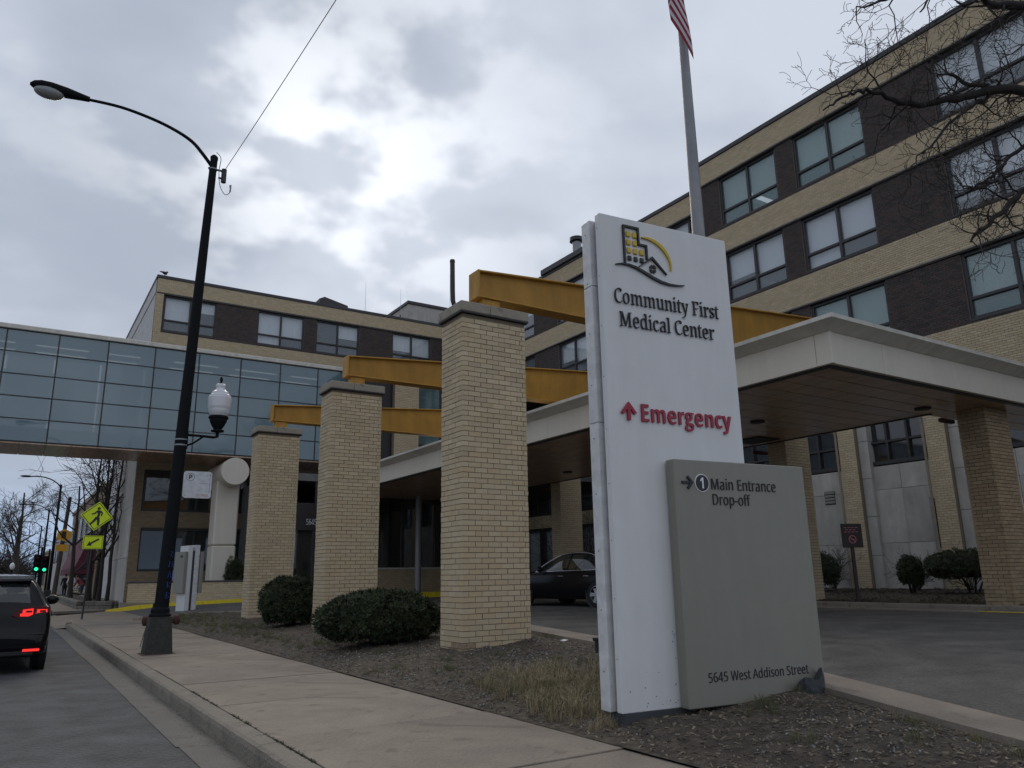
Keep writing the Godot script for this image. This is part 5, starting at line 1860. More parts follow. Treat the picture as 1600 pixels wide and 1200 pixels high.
	g.tube([Vector3(-0.52, -0.20, 0), Vector3(-0.40, -0.14, 0), Vector3(-0.30, -0.06, 0), Vector3(-0.24, -0.01, 0)], [0.018, 0.018, 0.018, 0.016], 8)
	g.bbox(-0.55, -0.26, -0.05, -0.50, 0.06, 0.05, 0.006)
	L("bracket", g, M.pole_black, ac)
	g = Geo.new()
	g.lathe([Vector2(0.03, 0.08), Vector2(0.115, 0.10), Vector2(0.115, 0.125), Vector2(0.07, 0.145), Vector2(0.105, 0.20), Vector2(0.15, 0.29), Vector2(0.155, 0.335), Vector2(0.175, 0.345), Vector2(0.175, 0.375), Vector2(0.165, 0.39), Vector2(0, 0.39)], Transform3D(), 24)
	L("fitter", g, M.pole_black, ac)
	g = Geo.new()
	g.lathe([Vector2(0.135, 0.39), Vector2(0.165, 0.44), Vector2(0.178, 0.48), Vector2(0.182, 0.52), Vector2(0.198, 0.56), Vector2(0.203, 0.63), Vector2(0.206, 0.68), Vector2(0.208, 0.735), Vector2(0.196, 0.745), Vector2(0.190, 0.78), Vector2(0.160, 0.80), Vector2(0.150, 0.84), Vector2(0.105, 0.87), Vector2(0.082, 0.90), Vector2(0.075, 0.935), Vector2(0.088, 0.945), Vector2(0.088, 0.985), Vector2(0.07, 1.0), Vector2(0.0, 1.0)], Transform3D(), 28)
	L("globe", g, M.globe, ac)
	g = Geo.new()
	g.lathe([Vector2(0.035, 1.0), Vector2(0.03, 1.03), Vector2(0.012, 1.045), Vector2(0.03, 1.07), Vector2(0.026, 1.11), Vector2(0.01, 1.14), Vector2(0, 1.145)], Transform3D(), 12)
	L("finial", g, M.pole_black, ac)
	# graffiti tag strokes painted down the shaft
	for i in 5:
		var y := 0.95 + i * 0.17
		var cpos: Vector3 = shaft.call(y)
		g = Geo.new()
		var lt := Transform3D(Basis(Vector3.UP, 0.45), cpos)
		var zig: Array = [[Vector2(-0.02, -0.05), Vector2(-0.02, 0.05), Vector2(0.035, 0.03), Vector2(-0.01, 0.0), Vector2(0.04, -0.03), Vector2(-0.02, -0.05)], [Vector2(-0.02, -0.05), Vector2(-0.02, 0.05), Vector2(0.03, 0.03), Vector2(-0.015, 0.0), Vector2(0.035, -0.05)], [Vector2(-0.03, -0.05), Vector2(0.0, 0.05), Vector2(0.03, -0.05)], [Vector2(-0.03, -0.05), Vector2(-0.02, 0.05), Vector2(0.0, -0.01), Vector2(0.02, 0.05), Vector2(0.03, -0.05)], [Vector2(-0.02, 0.05), Vector2(0.02, 0.02), Vector2(-0.02, -0.01), Vector2(0.02, -0.05)]][i]
		var path := []
		for q in zig:
			var a: float = q.x / 0.118
			path.append(lt * Vector3(sin(a) * 0.1175, q.y, cos(a) * 0.1175))
		g.tube(path, [0.006, 0.006, 0.006, 0.006, 0.006, 0.006], 5)
		L("graffiti_stroke", g, M.blue_paint, o)
	# the aerial cable and its clamp
	var cb := thing("aerial_cable", "thin aerial cable rising from the lamp post top across the sky", "cable", Vector3(2.73, 9.2, -14.6))
	g = Geo.new()
	var ca := []
	var cr := []
	for i in 25:
		var f := i / 24.0
		var q := Vector3(0, 0, 0).lerp(Vector3(1.4, 2.3, 16.0), f)
		q.y -= 0.9 * 4.0 * f * (1.0 - f) * 0.25
		ca.append(q); cr.append(0.007)
	g.tube(ca, cr, 6)
	L("cable", g, M.dark_steel, cb)
	g = Geo.new()
	g.bbox(-0.30, -0.03, -0.02, 0.0, 0.0, 0.02, 0.004); g.bbox(-0.1, -0.19, -0.02, 0.0, -0.16, 0.02, 0.004)
	g.tube([Vector3(0, -0.25, 0), Vector3(0, 0.03, 0)], [0.05, 0.05], 10)
	L("clamp", g, M.dark_steel, cb)
	g = Geo.new()
	g.tube(smooth_path([Vector3(-0.17, 0.36, 0), Vector3(-0.08, 0.25, 0), Vector3(-0.1, -0.05, 0.02), Vector3(-0.06, -0.35, 0.02), Vector3(0.05, -0.50, 0), Vector3(0.14, -0.42, 0), Vector3(0.12, -0.28, 0)], 4), fill(0.008, 29), 5)
	g.tube([Vector3(0.14, -0.42, 0), Vector3(0.145, -0.27, 0)], [0.016, 0.016], 6)
	L("loose_wire", g, M.galv, cb)
	# parking plate
	var ps := thing("parking_sign", "weathered white parking plate with circled P on the black lamp post", "sign", Vector3(2.70, 2.75, -14.56))
	g = Geo.new()
	g.prism(rounded(0.48, 0.475, 0.05), at(Vector3(-0.24, 0, 0)), 0.006)
	L("plate", g, M.sign_plate, ps)
	g = Geo.new(); g.bbox(-0.30, 0.08, -0.03, -0.2, 0.12, 0, 0.004); g.bbox(-0.30, 0.36, -0.03, -0.2, 0.40, 0, 0.004)
	L("bracket", g, M.dark_steel, ps)
	g = Geo.new()
	var ci := PackedVector2Array()
	for i in 25: ci.append(Vector2(cos(TAU * i / 24), sin(TAU * i / 24)) * 0.068)
	for i in 24:
		g.prism(stroke(PackedVector2Array([ci[i], ci[i + 1]]), [0.006]), at(Vector3(-0.125, 0.37, 0.005)), 0.002)
	L("ring", g, M.letter_black, ps)
	text("letter_p", "P", ps, "Droid Sans", 700, Vector3(-0.150, 0.328, 0.006), 0.056, 0.082, 0.0015, M.letter_black, Basis(), "P")
	text("lettering", "ZONE", ps, "Droid Sans", 400, Vector3(-0.02, 0.030, 0.006), 0.215, 0.045, 0.0012, M.faded_red, Basis(), "Z")
	g = Geo.new(); g.prism(PackedVector2Array([Vector2(0.012, 0.262), Vector2(0.18, 0.256), Vector2(0.18, 0.260), Vector2(0.012, 0.266)]), at(Vector3(0, 0, 0.0055)), 0.0015)
	g.prism(PackedVector2Array([Vector2(0.206, 0.44), Vector2(0.210, 0.44), Vector2(0.210, 0.10), Vector2(0.206, 0.10)]), at(Vector3(0, 0, 0.0055)), 0.0015)
	L("rule_line", g, M.letter_black, ps)
	# hydrant hidden behind the foot
	var hy := thing("fire_hydrant", "rusty red fire hydrant half hidden behind the lamp post foot", "hydrant", Vector3(2.42, 0.15, -15.3))
	g = Geo.new()
	g.lathe([Vector2(0.15, 0), Vector2(0.15, 0.05), Vector2(0.11, 0.06), Vector2(0.11, 0.44), Vector2(0.135, 0.45), Vector2(0.135, 0.50), Vector2(0.12, 0.52), Vector2(0.10, 0.60), Vector2(0.05, 0.65), Vector2(0.03, 0.66), Vector2(0.03, 0.71), Vector2(0, 0.71)], Transform3D(), 20)
	L("barrel", g, M.rust, hy)
	for s in [-1.0, 1.0]:
		g = Geo.new()
		g.lathe([Vector2(0.06, 0), Vector2(0.06, 0.14), Vector2(0.085, 0.145), Vector2(0.085, 0.22), Vector2(0.04, 0.24), Vector2(0, 0.24)], Transform3D(Basis(Vector3(0, 0, 1), -s * PI / 2), Vector3(s * 0.07, 0.51, 0)), 14)
		L("outlet", g, M.rust, hy)
	g = Geo.new()
	for i in 9:
		g.xbox(Transform3D(Basis(Vector3.UP, 0.8 * (i % 2)), Vector3(-0.24 - 0.008 * i, 0.40 - i * 0.038, 0.03)), Vector3(0.012, 0.034, 0.012), 0.003)
	L("chain", g, M.dark_steel, hy)

func fill(v: float, n: int) -> Array:
	var a := []
	for i in n: a.append(v)
	return a

func rounded(w: float, h: float, r: float) -> PackedVector2Array:
	var p := PackedVector2Array()
	for k in 4:
		var c := Vector2(w - r if k in [0, 3] else r, h - r if k in [0, 1] else r)
		for i in 6:
			var a := k * PI / 2 + (PI / 2) * i / 5.0
			p.append(c + Vector2(cos(a), sin(a)) * r)
	return p

func smooth_path(p: Array, n: int) -> Array:
	var out := []
	for i in p.size() - 1:
		var a: Vector3 = p[maxi(i - 1, 0)]; var b: Vector3 = p[i]; var c: Vector3 = p[i + 1]; var d: Vector3 = p[mini(i + 2, p.size() - 1)]
		for k in n: out.append(b.cubic_interpolate(c, a, d, float(k) / n))
	out.append(p[-1])
	return out

# ---------------------------------------------------------------- street signs
func build_street_signs() -> void:
	var o := thing("crossing_sign", "lime yellow diamond pedestrian crossing sign with arrow plate on a thin post", "sign", Vector3(2.42, 0.12, -31.5))
	var g := Geo.new()
	g.tube([Vector3(0, -0.1, 0), Vector3(0.12, 4.0, 0)], [0.03, 0.03], 8)
	L("post", g, M.dark_steel, o)
	# diamond, turned a little on its bolt
	var dm := node_at("diamond", o, Transform3D(Basis(Vector3(0, 0, 1), -0.10), Vector3(0.11, 3.49, 0.04)))
	var d := 0.525
	g = Geo.new(); g.prism(PackedVector2Array([Vector2(-d, 0), Vector2(0, -d), Vector2(d, 0), Vector2(0, d)]), Transform3D(), 0.01)
	L("plate", g, M.sign_lime, dm)
	g = Geo.new()
	for k in 4:
		var a := Vector2(-0.47, 0).rotated(k * PI / 2); var b := Vector2(-0.47, 0).rotated((k + 1) * PI / 2)
		g.prism(stroke(PackedVector2Array([a, b]), [0.022]), at(Vector3(0, 0, 0.011)), 0.001 + 0.0003 * k)
	L("border", g, M.letter_black, dm)
	g = Geo.new()
	var tp := at(Vector3(0.01, -0.01, 0.0115))
	var hp := PackedVector2Array()
	for i in 14: hp.append(Vector2(0.01, 0.285) + Vector2(cos(TAU * i / 14), sin(TAU * i / 14)) * 0.052)
	g.prism(hp, tp, 0.002)
	g.prism(PackedVector2Array([Vector2(-0.03, 0.22), Vector2(0.06, 0.225), Vector2(0.09, 0.16), Vector2(0.075, 0.03), Vector2(0.07, -0.06), Vector2(-0.02, -0.06), Vector2(0.0, 0.06)]), tp, 0.0023)
	g.prism(stroke(PackedVector2Array([Vector2(-0.01, 0.20), Vector2(-0.09, 0.10), Vector2(-0.18, 0.06)]), [0.06, 0.055, 0.045]), tp, 0.0026)
	g.prism(stroke(PackedVector2Array([Vector2(0.06, 0.205), Vector2(0.14, 0.14), Vector2(0.13, 0.03)]), [0.06, 0.055, 0.045]), tp, 0.0029)
	g.prism(stroke(PackedVector2Array([Vector2(0.0, -0.03), Vector2(-0.07, -0.16), Vector2(-0.17, -0.30)]), [0.095, 0.08, 0.06]), tp, 0.0032)
	g.prism(stroke(PackedVector2Array([Vector2(0.04, -0.03), Vector2(0.07, -0.17), Vector2(0.085, -0.31)]), [0.095, 0.08, 0.06]), tp, 0.0035)
	L("walking_figure", g, M.letter_black, dm)
	var ar := node_at("arrow_plate", o, at(Vector3(0.08, 2.57, 0.04)))
	for k in 2:
		g = Geo.new(); g.bbox(-0.32 + k * 0.322, -0.23, 0, 0.0 + k * 0.32, 0.23, 0.01, 0.002)
		L("plate", g, M.sign_lime, ar)
	g = Geo.new()
	for k in 4:
		var cs := [Vector2(-0.29, -0.20), Vector2(0.29, -0.20), Vector2(0.29, 0.20), Vector2(-0.29, 0.20)]
		g.prism(stroke(PackedVector2Array([cs[k], cs[(k + 1) % 4]]), [0.014]), at(Vector3(0, 0, 0.0105)), 0.001 + 0.0003 * k)
	L("border", g, M.letter_black, ar)
	g = Geo.new()
	g.prism(PackedVector2Array([Vector2(-0.19, -0.12), Vector2(-0.115, 0.045), Vector2(-0.085, -0.008), Vector2(0.165, 0.145), Vector2(0.195, 0.09), Vector2(-0.055, -0.062), Vector2(-0.02, -0.115)]), at(Vector3(0, 0, 0.0105)), 0.003)
	L("arrow", g, M.letter_black, ar)
	# wayfinding slab sign in the grass
	var s := thing("wayfinding_sign", "small white and grey slab sign seen edge-on in the grass by the driveway", "sign", Vector3(5.30, 0.28, -28.9))
	s.rotation.y = deg_to_rad(104.0)
	g = Geo.new(); g.bbox(-0.32, -0.2, -0.20, 0.32, 2.2, -0.04, 0.008)
	L("white_panel", g, M.sign_white, s)
	g = Geo.new(); g.bbox(-0.32, -0.2, 0.05, 0.32, 2.22, 0.21, 0.008)
	L("white_panel", g, M.sign_white_edge, s)
	g = Geo.new(); g.box(-0.29, -0.2, -0.04, 0.29, 2.02, 0.05)
	L("spine", g, M.sign_plinth, s)
	g = Geo.new(); g.bbox(-0.35, 0.62, -0.32, 0.42, 2.0, -0.22, 0.008)
	L("grey_panel", g, M.sign_grey, s)
	g = Geo.new(); g.bbox(-0.42, 0.62, 0.23, 0.35, 2.0, 0.33, 0.008)
	L("grey_panel", g, M.sign_grey, s)
	for k in 2:
		g = Geo.new(); g.bbox(-0.2 + k * 0.11, 1.8, -0.326, -0.12 + k * 0.11, 1.88, -0.318, 0.002)
		L("mark", g, M.letter_black, s)
	# dark smoke-free sign before the wall
	var q := thing("no_smoking_sign", "small dark brown no-smoking sign on a post in the wall bed", "sign", Vector3(16.6, 0.57, -11.15))
	g = Geo.new(); g.bbox(-0.035, -0.2, -0.03, 0.035, 1.3, 0.03, 0.005)
	L("post", g, M.sign_brown, q)
	g = Geo.new(); g.bbox(-0.25, 1.25, 0.032, 0.25, 1.80, 0.06, 0.008)
	L("plate", g, M.sign_brown, q)
	g = Geo.new()
	for i in 20:
		g.prism(stroke(PackedVector2Array([Vector2(cos(TAU * i / 20), sin(TAU * i / 20)) * 0.085, Vector2(cos(TAU * (i + 1) / 20), sin(TAU * (i + 1) / 20)) * 0.085]), [0.018]), at(Vector3(0.0, 1.44, 0.061)), 0.002)
	g.prism(stroke(PackedVector2Array([Vector2(-0.055, 0.055), Vector2(0.055, -0.055)]), [0.016]), at(Vector3(0, 1.44, 0.061)), 0.0025)
	g.bbox(-0.05, 1.432, 0.06, 0.05, 1.448, 0.0625, 0.0)
	L("symbol", g, M.faded_red, q)
	for r in 3:
		g = Geo.new()
		for w in 4 - r % 2: g.box(-0.18 + w * 0.09 + 0.03 * (r % 2), 1.70 - r * 0.05, 0.06, -0.115 + w * 0.09 + 0.03 * (r % 2), 1.715 - r * 0.05, 0.0615)
		L("fine_print", g, M.faded_red, q)
	q.rotation.y = -0.5

# ---------------------------------------------------------------- the street beyond
func far_lamp(label: String, p: Vector3, bird: bool) -> void:
	var o := thing("street_lamp", label, "street lamp", p, "street lamps down the street")
	var g := Geo.new()
	g.tube([Vector3(0, -0.1, 0), Vector3(0, 9.3, 0)], [0.14, 0.09], 10)
	L("shaft", g, M.pole_black, o)
	g = Geo.new()
	g.tube(smooth_path([Vector3(0, 9.05, 0), Vector3(-0.3, 9.4, 0), Vector3(-0.9, 9.75, 0), Vector3(-1.6, 9.9, 0), Vector3(-2.3, 9.88, 0)], 4), fill(0.05, 17), 8)
	L("mast_arm", g, M.pole_black, o)
	g = Geo.new()
	g.ball(Vector3(-2.6, 9.88, 0), Vector3(0.45, 0.09, 0.17), 8, 14)
	L("lamp_head", g, M.pole_black, o)
	g = Geo.new(); g.bbox(-0.22, -0.1, -0.22, 0.22, 0.6, 0.22, 0.03)
	L("foot", g, M.pole_base, o)
	if bird: make_bird("perched_bird", "bird perched on a far street lamp arm", p + Vector3(-1.75, 9.94, 0), 2.6)

func shop(called: String, label: String, x0: float, x1: float, z0: float, z1: float, h: float, m: Material, winrows: Array, nw: int) -> Node3D:
	var o := thing(called, label, "building", Vector3(x0, 0.1, (z0 + z1) / 2))
	var g := Geo.new()
	g.box(x0, 0.0, z0, x1, h, z1)
	W("wall", g, m, o)
	g = Geo.new(); g.bbox(x0 - 0.15, h, z0 - 0.1, x1 + 0.1, h + 0.35, z1 + 0.15, 0.04)
	W("cornice", g, M.shop_cream, o)
	for r in winrows:
		for i in nw:
			var zc := lerpf(z0, z1, (i + 0.5) / nw)
			var ww := (z1 - z0) / nw * 0.5
			var wn := node_at("window", o, at(Vector3(x0, r[0], zc) - o.position))
			g = Geo.new(); g.bbox(-0.06, -0.08, -ww / 2 - 0.08, 0.02, r[1] - r[0] + 0.08, ww / 2 + 0.08, 0.01)
			L("frame", g, M.bronze_trim, wn)
			g = Geo.new(); g.box(-0.075, 0, -ww / 2, -0.062, r[1] - r[0], ww / 2)
			L("pane", g, M.lens_grey, wn)
		for i in 2:
			var xc := x0 + 1.2 + i * 2.0
			var wn := node_at("window", o, at(Vector3(xc, r[0], z1) - o.position))
			g = Geo.new(); g.bbox(-0.5, -0.08, -0.02, 0.5, r[1] - r[0] + 0.08, 0.06, 0.01)
			L("frame", g, M.bronze_trim, wn)
			g = Geo.new(); g.box(-0.42, 0, 0.062, 0.42, r[1] - r[0], 0.075)
			L("pane", g, M.lens_grey, wn)
	return o

func build_far_street() -> void:
	var a := shop("corner_shop", "tan two-storey shop with burgundy awning past the planter trees", 5.6, 16.0, -98.0, -66.0, 8.3, M.shop_tan, [[5.2, 7.2]], 6)
	var g := Geo.new()
	g.prism(PackedVector2Array([Vector2(0, 0), Vector2(0, 2.9), Vector2(-0.4, 2.9), Vector2(-1.3, 0.5), Vector2(-1.3, 0)]), Transform3D(Basis(), Vector3(5.6, 1.9, -84.0)), 17.0)
	W("awning", g, M.awning_red, a)
	g = Geo.new(); g.box(5.5, 0.2, -90.0, 5.62, 2.2, -67.0)
	W("shopfront", g, M.pane_dark, a)
	shop("white_shop", "pale low shop beyond the burgundy awning", 4.9, 13.0, -118.0, -99.0, 6.4, M.shop_white, [[3.6, 5.2]], 4)
	shop("cream_shop", "cream single-storey building behind the traffic lights", 4.6, 14.0, -150.0, -125.0, 5.2, M.shop_cream, [[1.0, 2.8]], 5)
	far_lamp("street lamp with curved arm rising beside the bare planter trees", Vector3(3.15, 0.1, -76.0), false)
	far_lamp("second of the far street lamps, a bird on its arm", Vector3(3.45, 0.1, -104.0), true)
	far_lamp("most distant street lamp against the pale blue sky", Vector3(3.75, 0.1, -134.0), false)
	# distant ornamental globe lamp
	var gl := thing("globe_lamp", "short distant lamp with white globe above the hatchback roof", "street lamp", Vector3(0.55, 0.1, -100.0))
	g = Geo.new(); g.tube([Vector3(0, -0.2, 0), Vector3(0, 2.6, 0)], [0.12, 0.09], 8)
	L("shaft", g, M.pole_black, gl)
	g = Geo.new(); g.ball(Vector3(0, 2.95, 0), Vector3(0.24, 0.36, 0.24), 8, 12)
	L("globe", g, M.globe, gl)
	# traffic signals
	var tp := [Vector3(2.05, 0.1, -74.0), Vector3(2.75, 0.1, -78.0)]
	for i in 2:
		var o := thing("traffic_light", ["traffic light showing green nearer the hatchback roof", "traffic light showing green beside the dark lamp shaft"][i], "traffic light", tp[i], "green traffic lights down the street")
		g = Geo.new(); g.tube([Vector3(0.25, -0.1, 0), Vector3(0.25, 4.0, 0)], [0.09, 0.07], 8)
		L("post", g, M.pole_black, o)
		g = Geo.new(); g.bbox(-0.24, 2.0, -0.15, 0.24, 3.4, 0.15, 0.04)
		L("housing", g, M.pole_black, o)
		for k in 3:
			g = Geo.new(); g.lathe([Vector2(0, 0), Vector2(0.14, 0), Vector2(0.14, 0.03), Vector2(0.10, 0.05), Vector2(0, 0.06)], Transform3D(Basis(Vector3(1, 0, 0), PI / 2), Vector3(0, 2.27 + k * 0.44, 0.15)), 16)
			L("lens", g, M.green_lit if k == 0 else M.tail_red if k == 2 else M.sign_brown, o)
			g = Geo.new(); g.lathe([Vector2(0.16, 0), Vector2(0.16, 0.2)], Transform3D(Basis(Vector3(1, 0, 0), PI / 2), Vector3(0, 2.27 + k * 0.44, 0.15)), 14)
			L("visor", g, M.pole_black, o)
		var li := OmniLight3D.new()
		li.name = "signal_glow"
		li.light_color = Color(0.2, 1.0, 0.65)
		li.light_energy = 0.05
		li.light_size = 0.15
		li.shadow_enabled = true
		o.add_child(li)
		li.position = Vector3(0, 2.27, 0.32)
	# leaning wooden pole with orange warning signs
	var wp := thing("warning_sign", "orange diamond warning sign with small plate on a leaning wooden pole", "sign", Vector3(2.72, 0.1, -58.0))
	g = Geo.new(); g.tube([Vector3(0, -0.1, 0), Vector3(0.28, 6.6, 0)], [0.15, 0.11], 10)
	L("pole", g, M.wood_pole, wp)
	g = Geo.new(); g.prism(PackedVector2Array([Vector2(-0.42, 0), Vector2(-0.37, 0.22), Vector2(0, 0.4), Vector2(0.37, 0.22), Vector2(0.42, 0), Vector2(0.31, -0.26), Vector2(0, -0.38), Vector2(-0.31, -0.26)]), at(Vector3(0.2, 4.15, 0.16)), 0.02)
	L("diamond_plate", g, M.sign_orange, wp)
	g = Geo.new(); g.bbox(0.05, 3.95, 0.18, 0.30, 4.4, 0.19, 0.01)
	L("symbol", g, M.sign_brown, wp)
	g = Geo.new(); g.prism(rounded(0.7, 0.42, 0.1), at(Vector3(-0.2, 3.15, 0.16)), 0.02)
	L("small_plate", g, M.sign_orange, wp)
	# stone-edged planter
	var pl := thing("stone_planter", "low stone-edged planter holding the bare street trees", "planter", Vector3(3.6, 0.14, -44.0))
	var poly := [Vector2(2.95, -40.2), Vector2(4.15, -38.6), Vector2(4.28, -38.6), Vector2(4.28, -58.0), Vector2(3.0, -58.0)]
	for k in poly.size():
		var p0: Vector2 = poly[k]; var p1: Vector2 = poly[(k + 1) % poly.size()]
		var n := maxi(1, int(p0.distance_to(p1) / 0.62))
		for i in n:
			for c in 2:
				var q0 := p0.lerp(p1, (i + 0.5 * (c % 2)) / n) if n > 1 else p0
				var q1 := p0.lerp(p1, minf(1.0, (i + 1 + 0.5 * (c % 2)) / n))
				if q0.distance_to(q1) < 0.1: continue
				var dd := (q1 - q0)
				g = Geo.new()
				g.xbox(Transform3D(Basis(Vector3.UP, -atan2(dd.y, dd.x)), Vector3((q0.x + q1.x) / 2, 0.20 + c * 0.20, (q0.y + q1.y) / 2)), Vector3(dd.length() - 0.015, 0.19, 0.26 + 0.03 * rng.randf()), 0.02)
				W("stone", g, M.planter_stone if rng.randf() < 0.5 else M.planter_stone_b, pl)
	g = Geo.new()
	g.prism(PackedVector2Array([Vector2(3.0, 40.15), Vector2(4.2, 38.7), Vector2(4.25, 57.9), Vector2(3.05, 57.9)]), Transform3D(Basis(Vector3(1, 0, 0), Vector3(0, 0, -1), Vector3(0, 1, 0)), Vector3(0, 0.1, 0)), 0.34)
	W("soil", g, M.soil_dark, pl)
	# people
	make_person("person in black jacket standing on the pavement past the planter", Vector3(3.98, 0.15, -70.0), 0.4, M.cloth_black, M.cloth_black, 0)
	make_person("person in white top walking past the planter end", Vector3(4.18, 0.15, -67.0), -0.3, M.cloth_white, M.cloth_jeans, 1)
	make_person("person in dark red jacket bending behind the stone planter", Vector3(4.75, 0.15, -64.5), 0.9, M.cloth_red, M.cloth_jeans, 2)

# smooth-joined capsule body drawn as a surface net
func make_person(label: String, p: Vector3, yaw: float, top: Material, legs: Material, pose: int) -> void:
	var o := thing("person", label, "person", p)
	o.rotation.y = yaw
	var bend := [0.05, 0.12, 0.75][pose] as float
	var hip := Vector3(0, 0.92, 0)
	var ch := hip + Vector3(0, cos(bend), -sin(bend)) * 0.42
	var nk_ := hip + Vector3(0, cos(bend), -sin(bend)) * 0.56
	var hdp := nk_ + Vector3(0, cos(bend * 0.5), -sin(bend * 0.5)) * 0.17
	var stp := [0.05, 0.22, 0.08][pose] as float
	var bones := []
	for s in [-1.0, 1.0]:
		var h := hip + Vector3(0.09 * s, -0.02, 0)
		var kn := Vector3(0.10 * s, 0.50, -0.03 - stp * s * 0.5)
		var an := Vector3(0.10 * s, 0.08, stp * -s + (0.05 if s * stp < 0 else 0.0))
		bones.append([h, kn, 0.095, 0.062]); bones.append([kn, an, 0.062, 0.042]); bones.append([an + Vector3(0, -0.035, 0.03), an + Vector3(0, -0.045, -0.15), 0.045, 0.035])
	var body := surface_net(bones + [[hip + Vector3(-0.06, 0, 0), hip + Vector3(0.06, 0.0, 0), 0.11, 0.11]], 0.03, 0.03)
	L("trousers", body, legs, o)
	bones = [[hip + Vector3(0, 0.02, 0), ch, 0.135, 0.15], [ch + Vector3(-0.11, 0.06, 0), ch + Vector3(0.11, 0.06, 0), 0.085, 0.085], [ch, nk_, 0.10, 0.06]]
	for s in [-1.0, 1.0]:
		var sh := ch + Vector3(0.19 * s, 0.07, 0)
		var el := sh + Vector3(0.07 * s, -0.28, 0.02 - 0.10 * bend)
		var wr := el + Vector3(-0.02 * s, -0.20, -0.12 - 0.1 * bend)
		bones.append([sh, el, 0.062, 0.05]); bones.append([el, wr, 0.05, 0.038])
	L("jacket", surface_net(bones, 0.03, 0.035), top, o)
	bones = [[nk_ - Vector3(0, 0.03, 0), nk_ + Vector3(0, 0.08, 0), 0.05, 0.05], [hdp, hdp + Vector3(0, 0.06, 0), 0.078, 0.085]]
	for s in [-1.0, 1.0]:
		var sh := ch + Vector3(0.19 * s, 0.07, 0)
		var wr := sh + Vector3(0.05 * s, -0.48, -0.10 - 0.2 * bend)
		bones.append([wr, wr + Vector3(0, -0.10, -0.03), 0.035, 0.026])
	L("head_and_hands", surface_net(bones, 0.02, 0.02), M.skin, o)
	L("hair", surface_net([[hdp + Vector3(0, 0.05, 0.03), hdp + Vector3(0, 0.085, 0.0), 0.088, 0.085]], 0.02, 0.02), M.hair if pose != 1 else M.cloth_white, o)

func surface_net(bones: Array, cell: float, k: float) -> Geo:
	var lo := Vector3(1e9, 1e9, 1e9); var hi := -lo
	for b in bones:
		for e in 2:
			lo = lo.min(b[e] - Vector3.ONE * (b[2 + e] + cell * 2)); hi = hi.max(b[e] + Vector3.ONE * (b[2 + e] + cell * 2))
	var n := Vector3i(((hi - lo) / cell).ceil()) + Vector3i.ONE
	var f := PackedFloat32Array(); f.resize(n.x * n.y * n.z)
	for z in n.z:
		for y in n.y:
			for x in n.x:
				var p := lo + Vector3(x, y, z) * cell
				var d := 10.0
				for b in bones:
					var a: Vector3 = b[0]; var ab: Vector3 = b[1] - a
					var t := clampf((p - a).dot(ab) / maxf(ab.length_squared(), 1e-9), 0.0, 1.0)
					var q: float = p.distance_to(a + ab * t) - lerpf(b[2], b[3], t)
					var h := clampf(0.5 + 0.5 * (d - q) / k, 0.0, 1.0)
					d = lerpf(d, q, h) - k * h * (1.0 - h)
				f[x + n.x * (y + n.y * z)] = d
	var ids := {}
	var vs := PackedVector3Array(); var ns := PackedVector3Array()
	var g := Geo.new()
	for z in n.z - 1:
		for y in n.y - 1:
			for x in n.x - 1:
				var sum := Vector3.ZERO; var cnt := 0
				var c := PackedFloat32Array(); c.resize(8)
				for i in 8: c[i] = f[(x + (i & 1)) + n.x * ((y + ((i >> 1) & 1)) + n.y * (z + (i >> 2)))]
				for i in 8:
					for bit in [1, 2, 4]:
						if i & bit: continue
						var j: int = i | bit
						if (c[i] < 0) != (c[j] < 0):
							var t := c[i] / (c[i] - c[j])
							var pa := Vector3(i & 1, (i >> 1) & 1, i >> 2); var pb := Vector3(j & 1, (j >> 1) & 1, j >> 2)
							sum += pa.lerp(pb, t); cnt += 1
				if cnt:
					ids[Vector3i(x, y, z)] = vs.size()
					vs.append(lo + (Vector3(x, y, z) + sum / cnt) * cell)
					ns.append(Vector3(c[1] + c[3] + c[5] + c[7] - c[0] - c[2] - c[4] - c[6], c[2] + c[3] + c[6] + c[7] - c[0] - c[1] - c[4] - c[5], c[4] + c[5] + c[6] + c[7] - c[0] - c[1] - c[2] - c[3]).normalized())
	for key in ids:
		var p: Vector3i = key
		var f0 := f[p.x + n.x * (p.y + n.y * p.z)]
		for ax in 3:
			var d := Vector3i.ZERO; d[ax] = 1
			var q := p + d
			var f1 := f[q.x + n.x * (q.y + n.y * q.z)]
			if (f0 < 0) == (f1 < 0): continue
			var u := Vector3i.ZERO; u[(ax + 1) % 3] = 1
			var v := Vector3i.ZERO; v[(ax + 2) % 3] = 1
			if not (ids.has(p - u) and ids.has(p - v) and ids.has(p - u - v)): continue
			var a: int = ids[p]; var b: int = ids[p - u]; var c2: int = ids[p - u - v]; var e: int = ids[p - v]
			if f0 < 0: g.q4n(vs[a], vs[b], vs[c2], vs[e], ns[a], ns[b], ns[c2], ns[e])
			else: g.q4n(vs[a], vs[e], vs[c2], vs[b], ns[a], ns[e], ns[c2], ns[b])
	return g

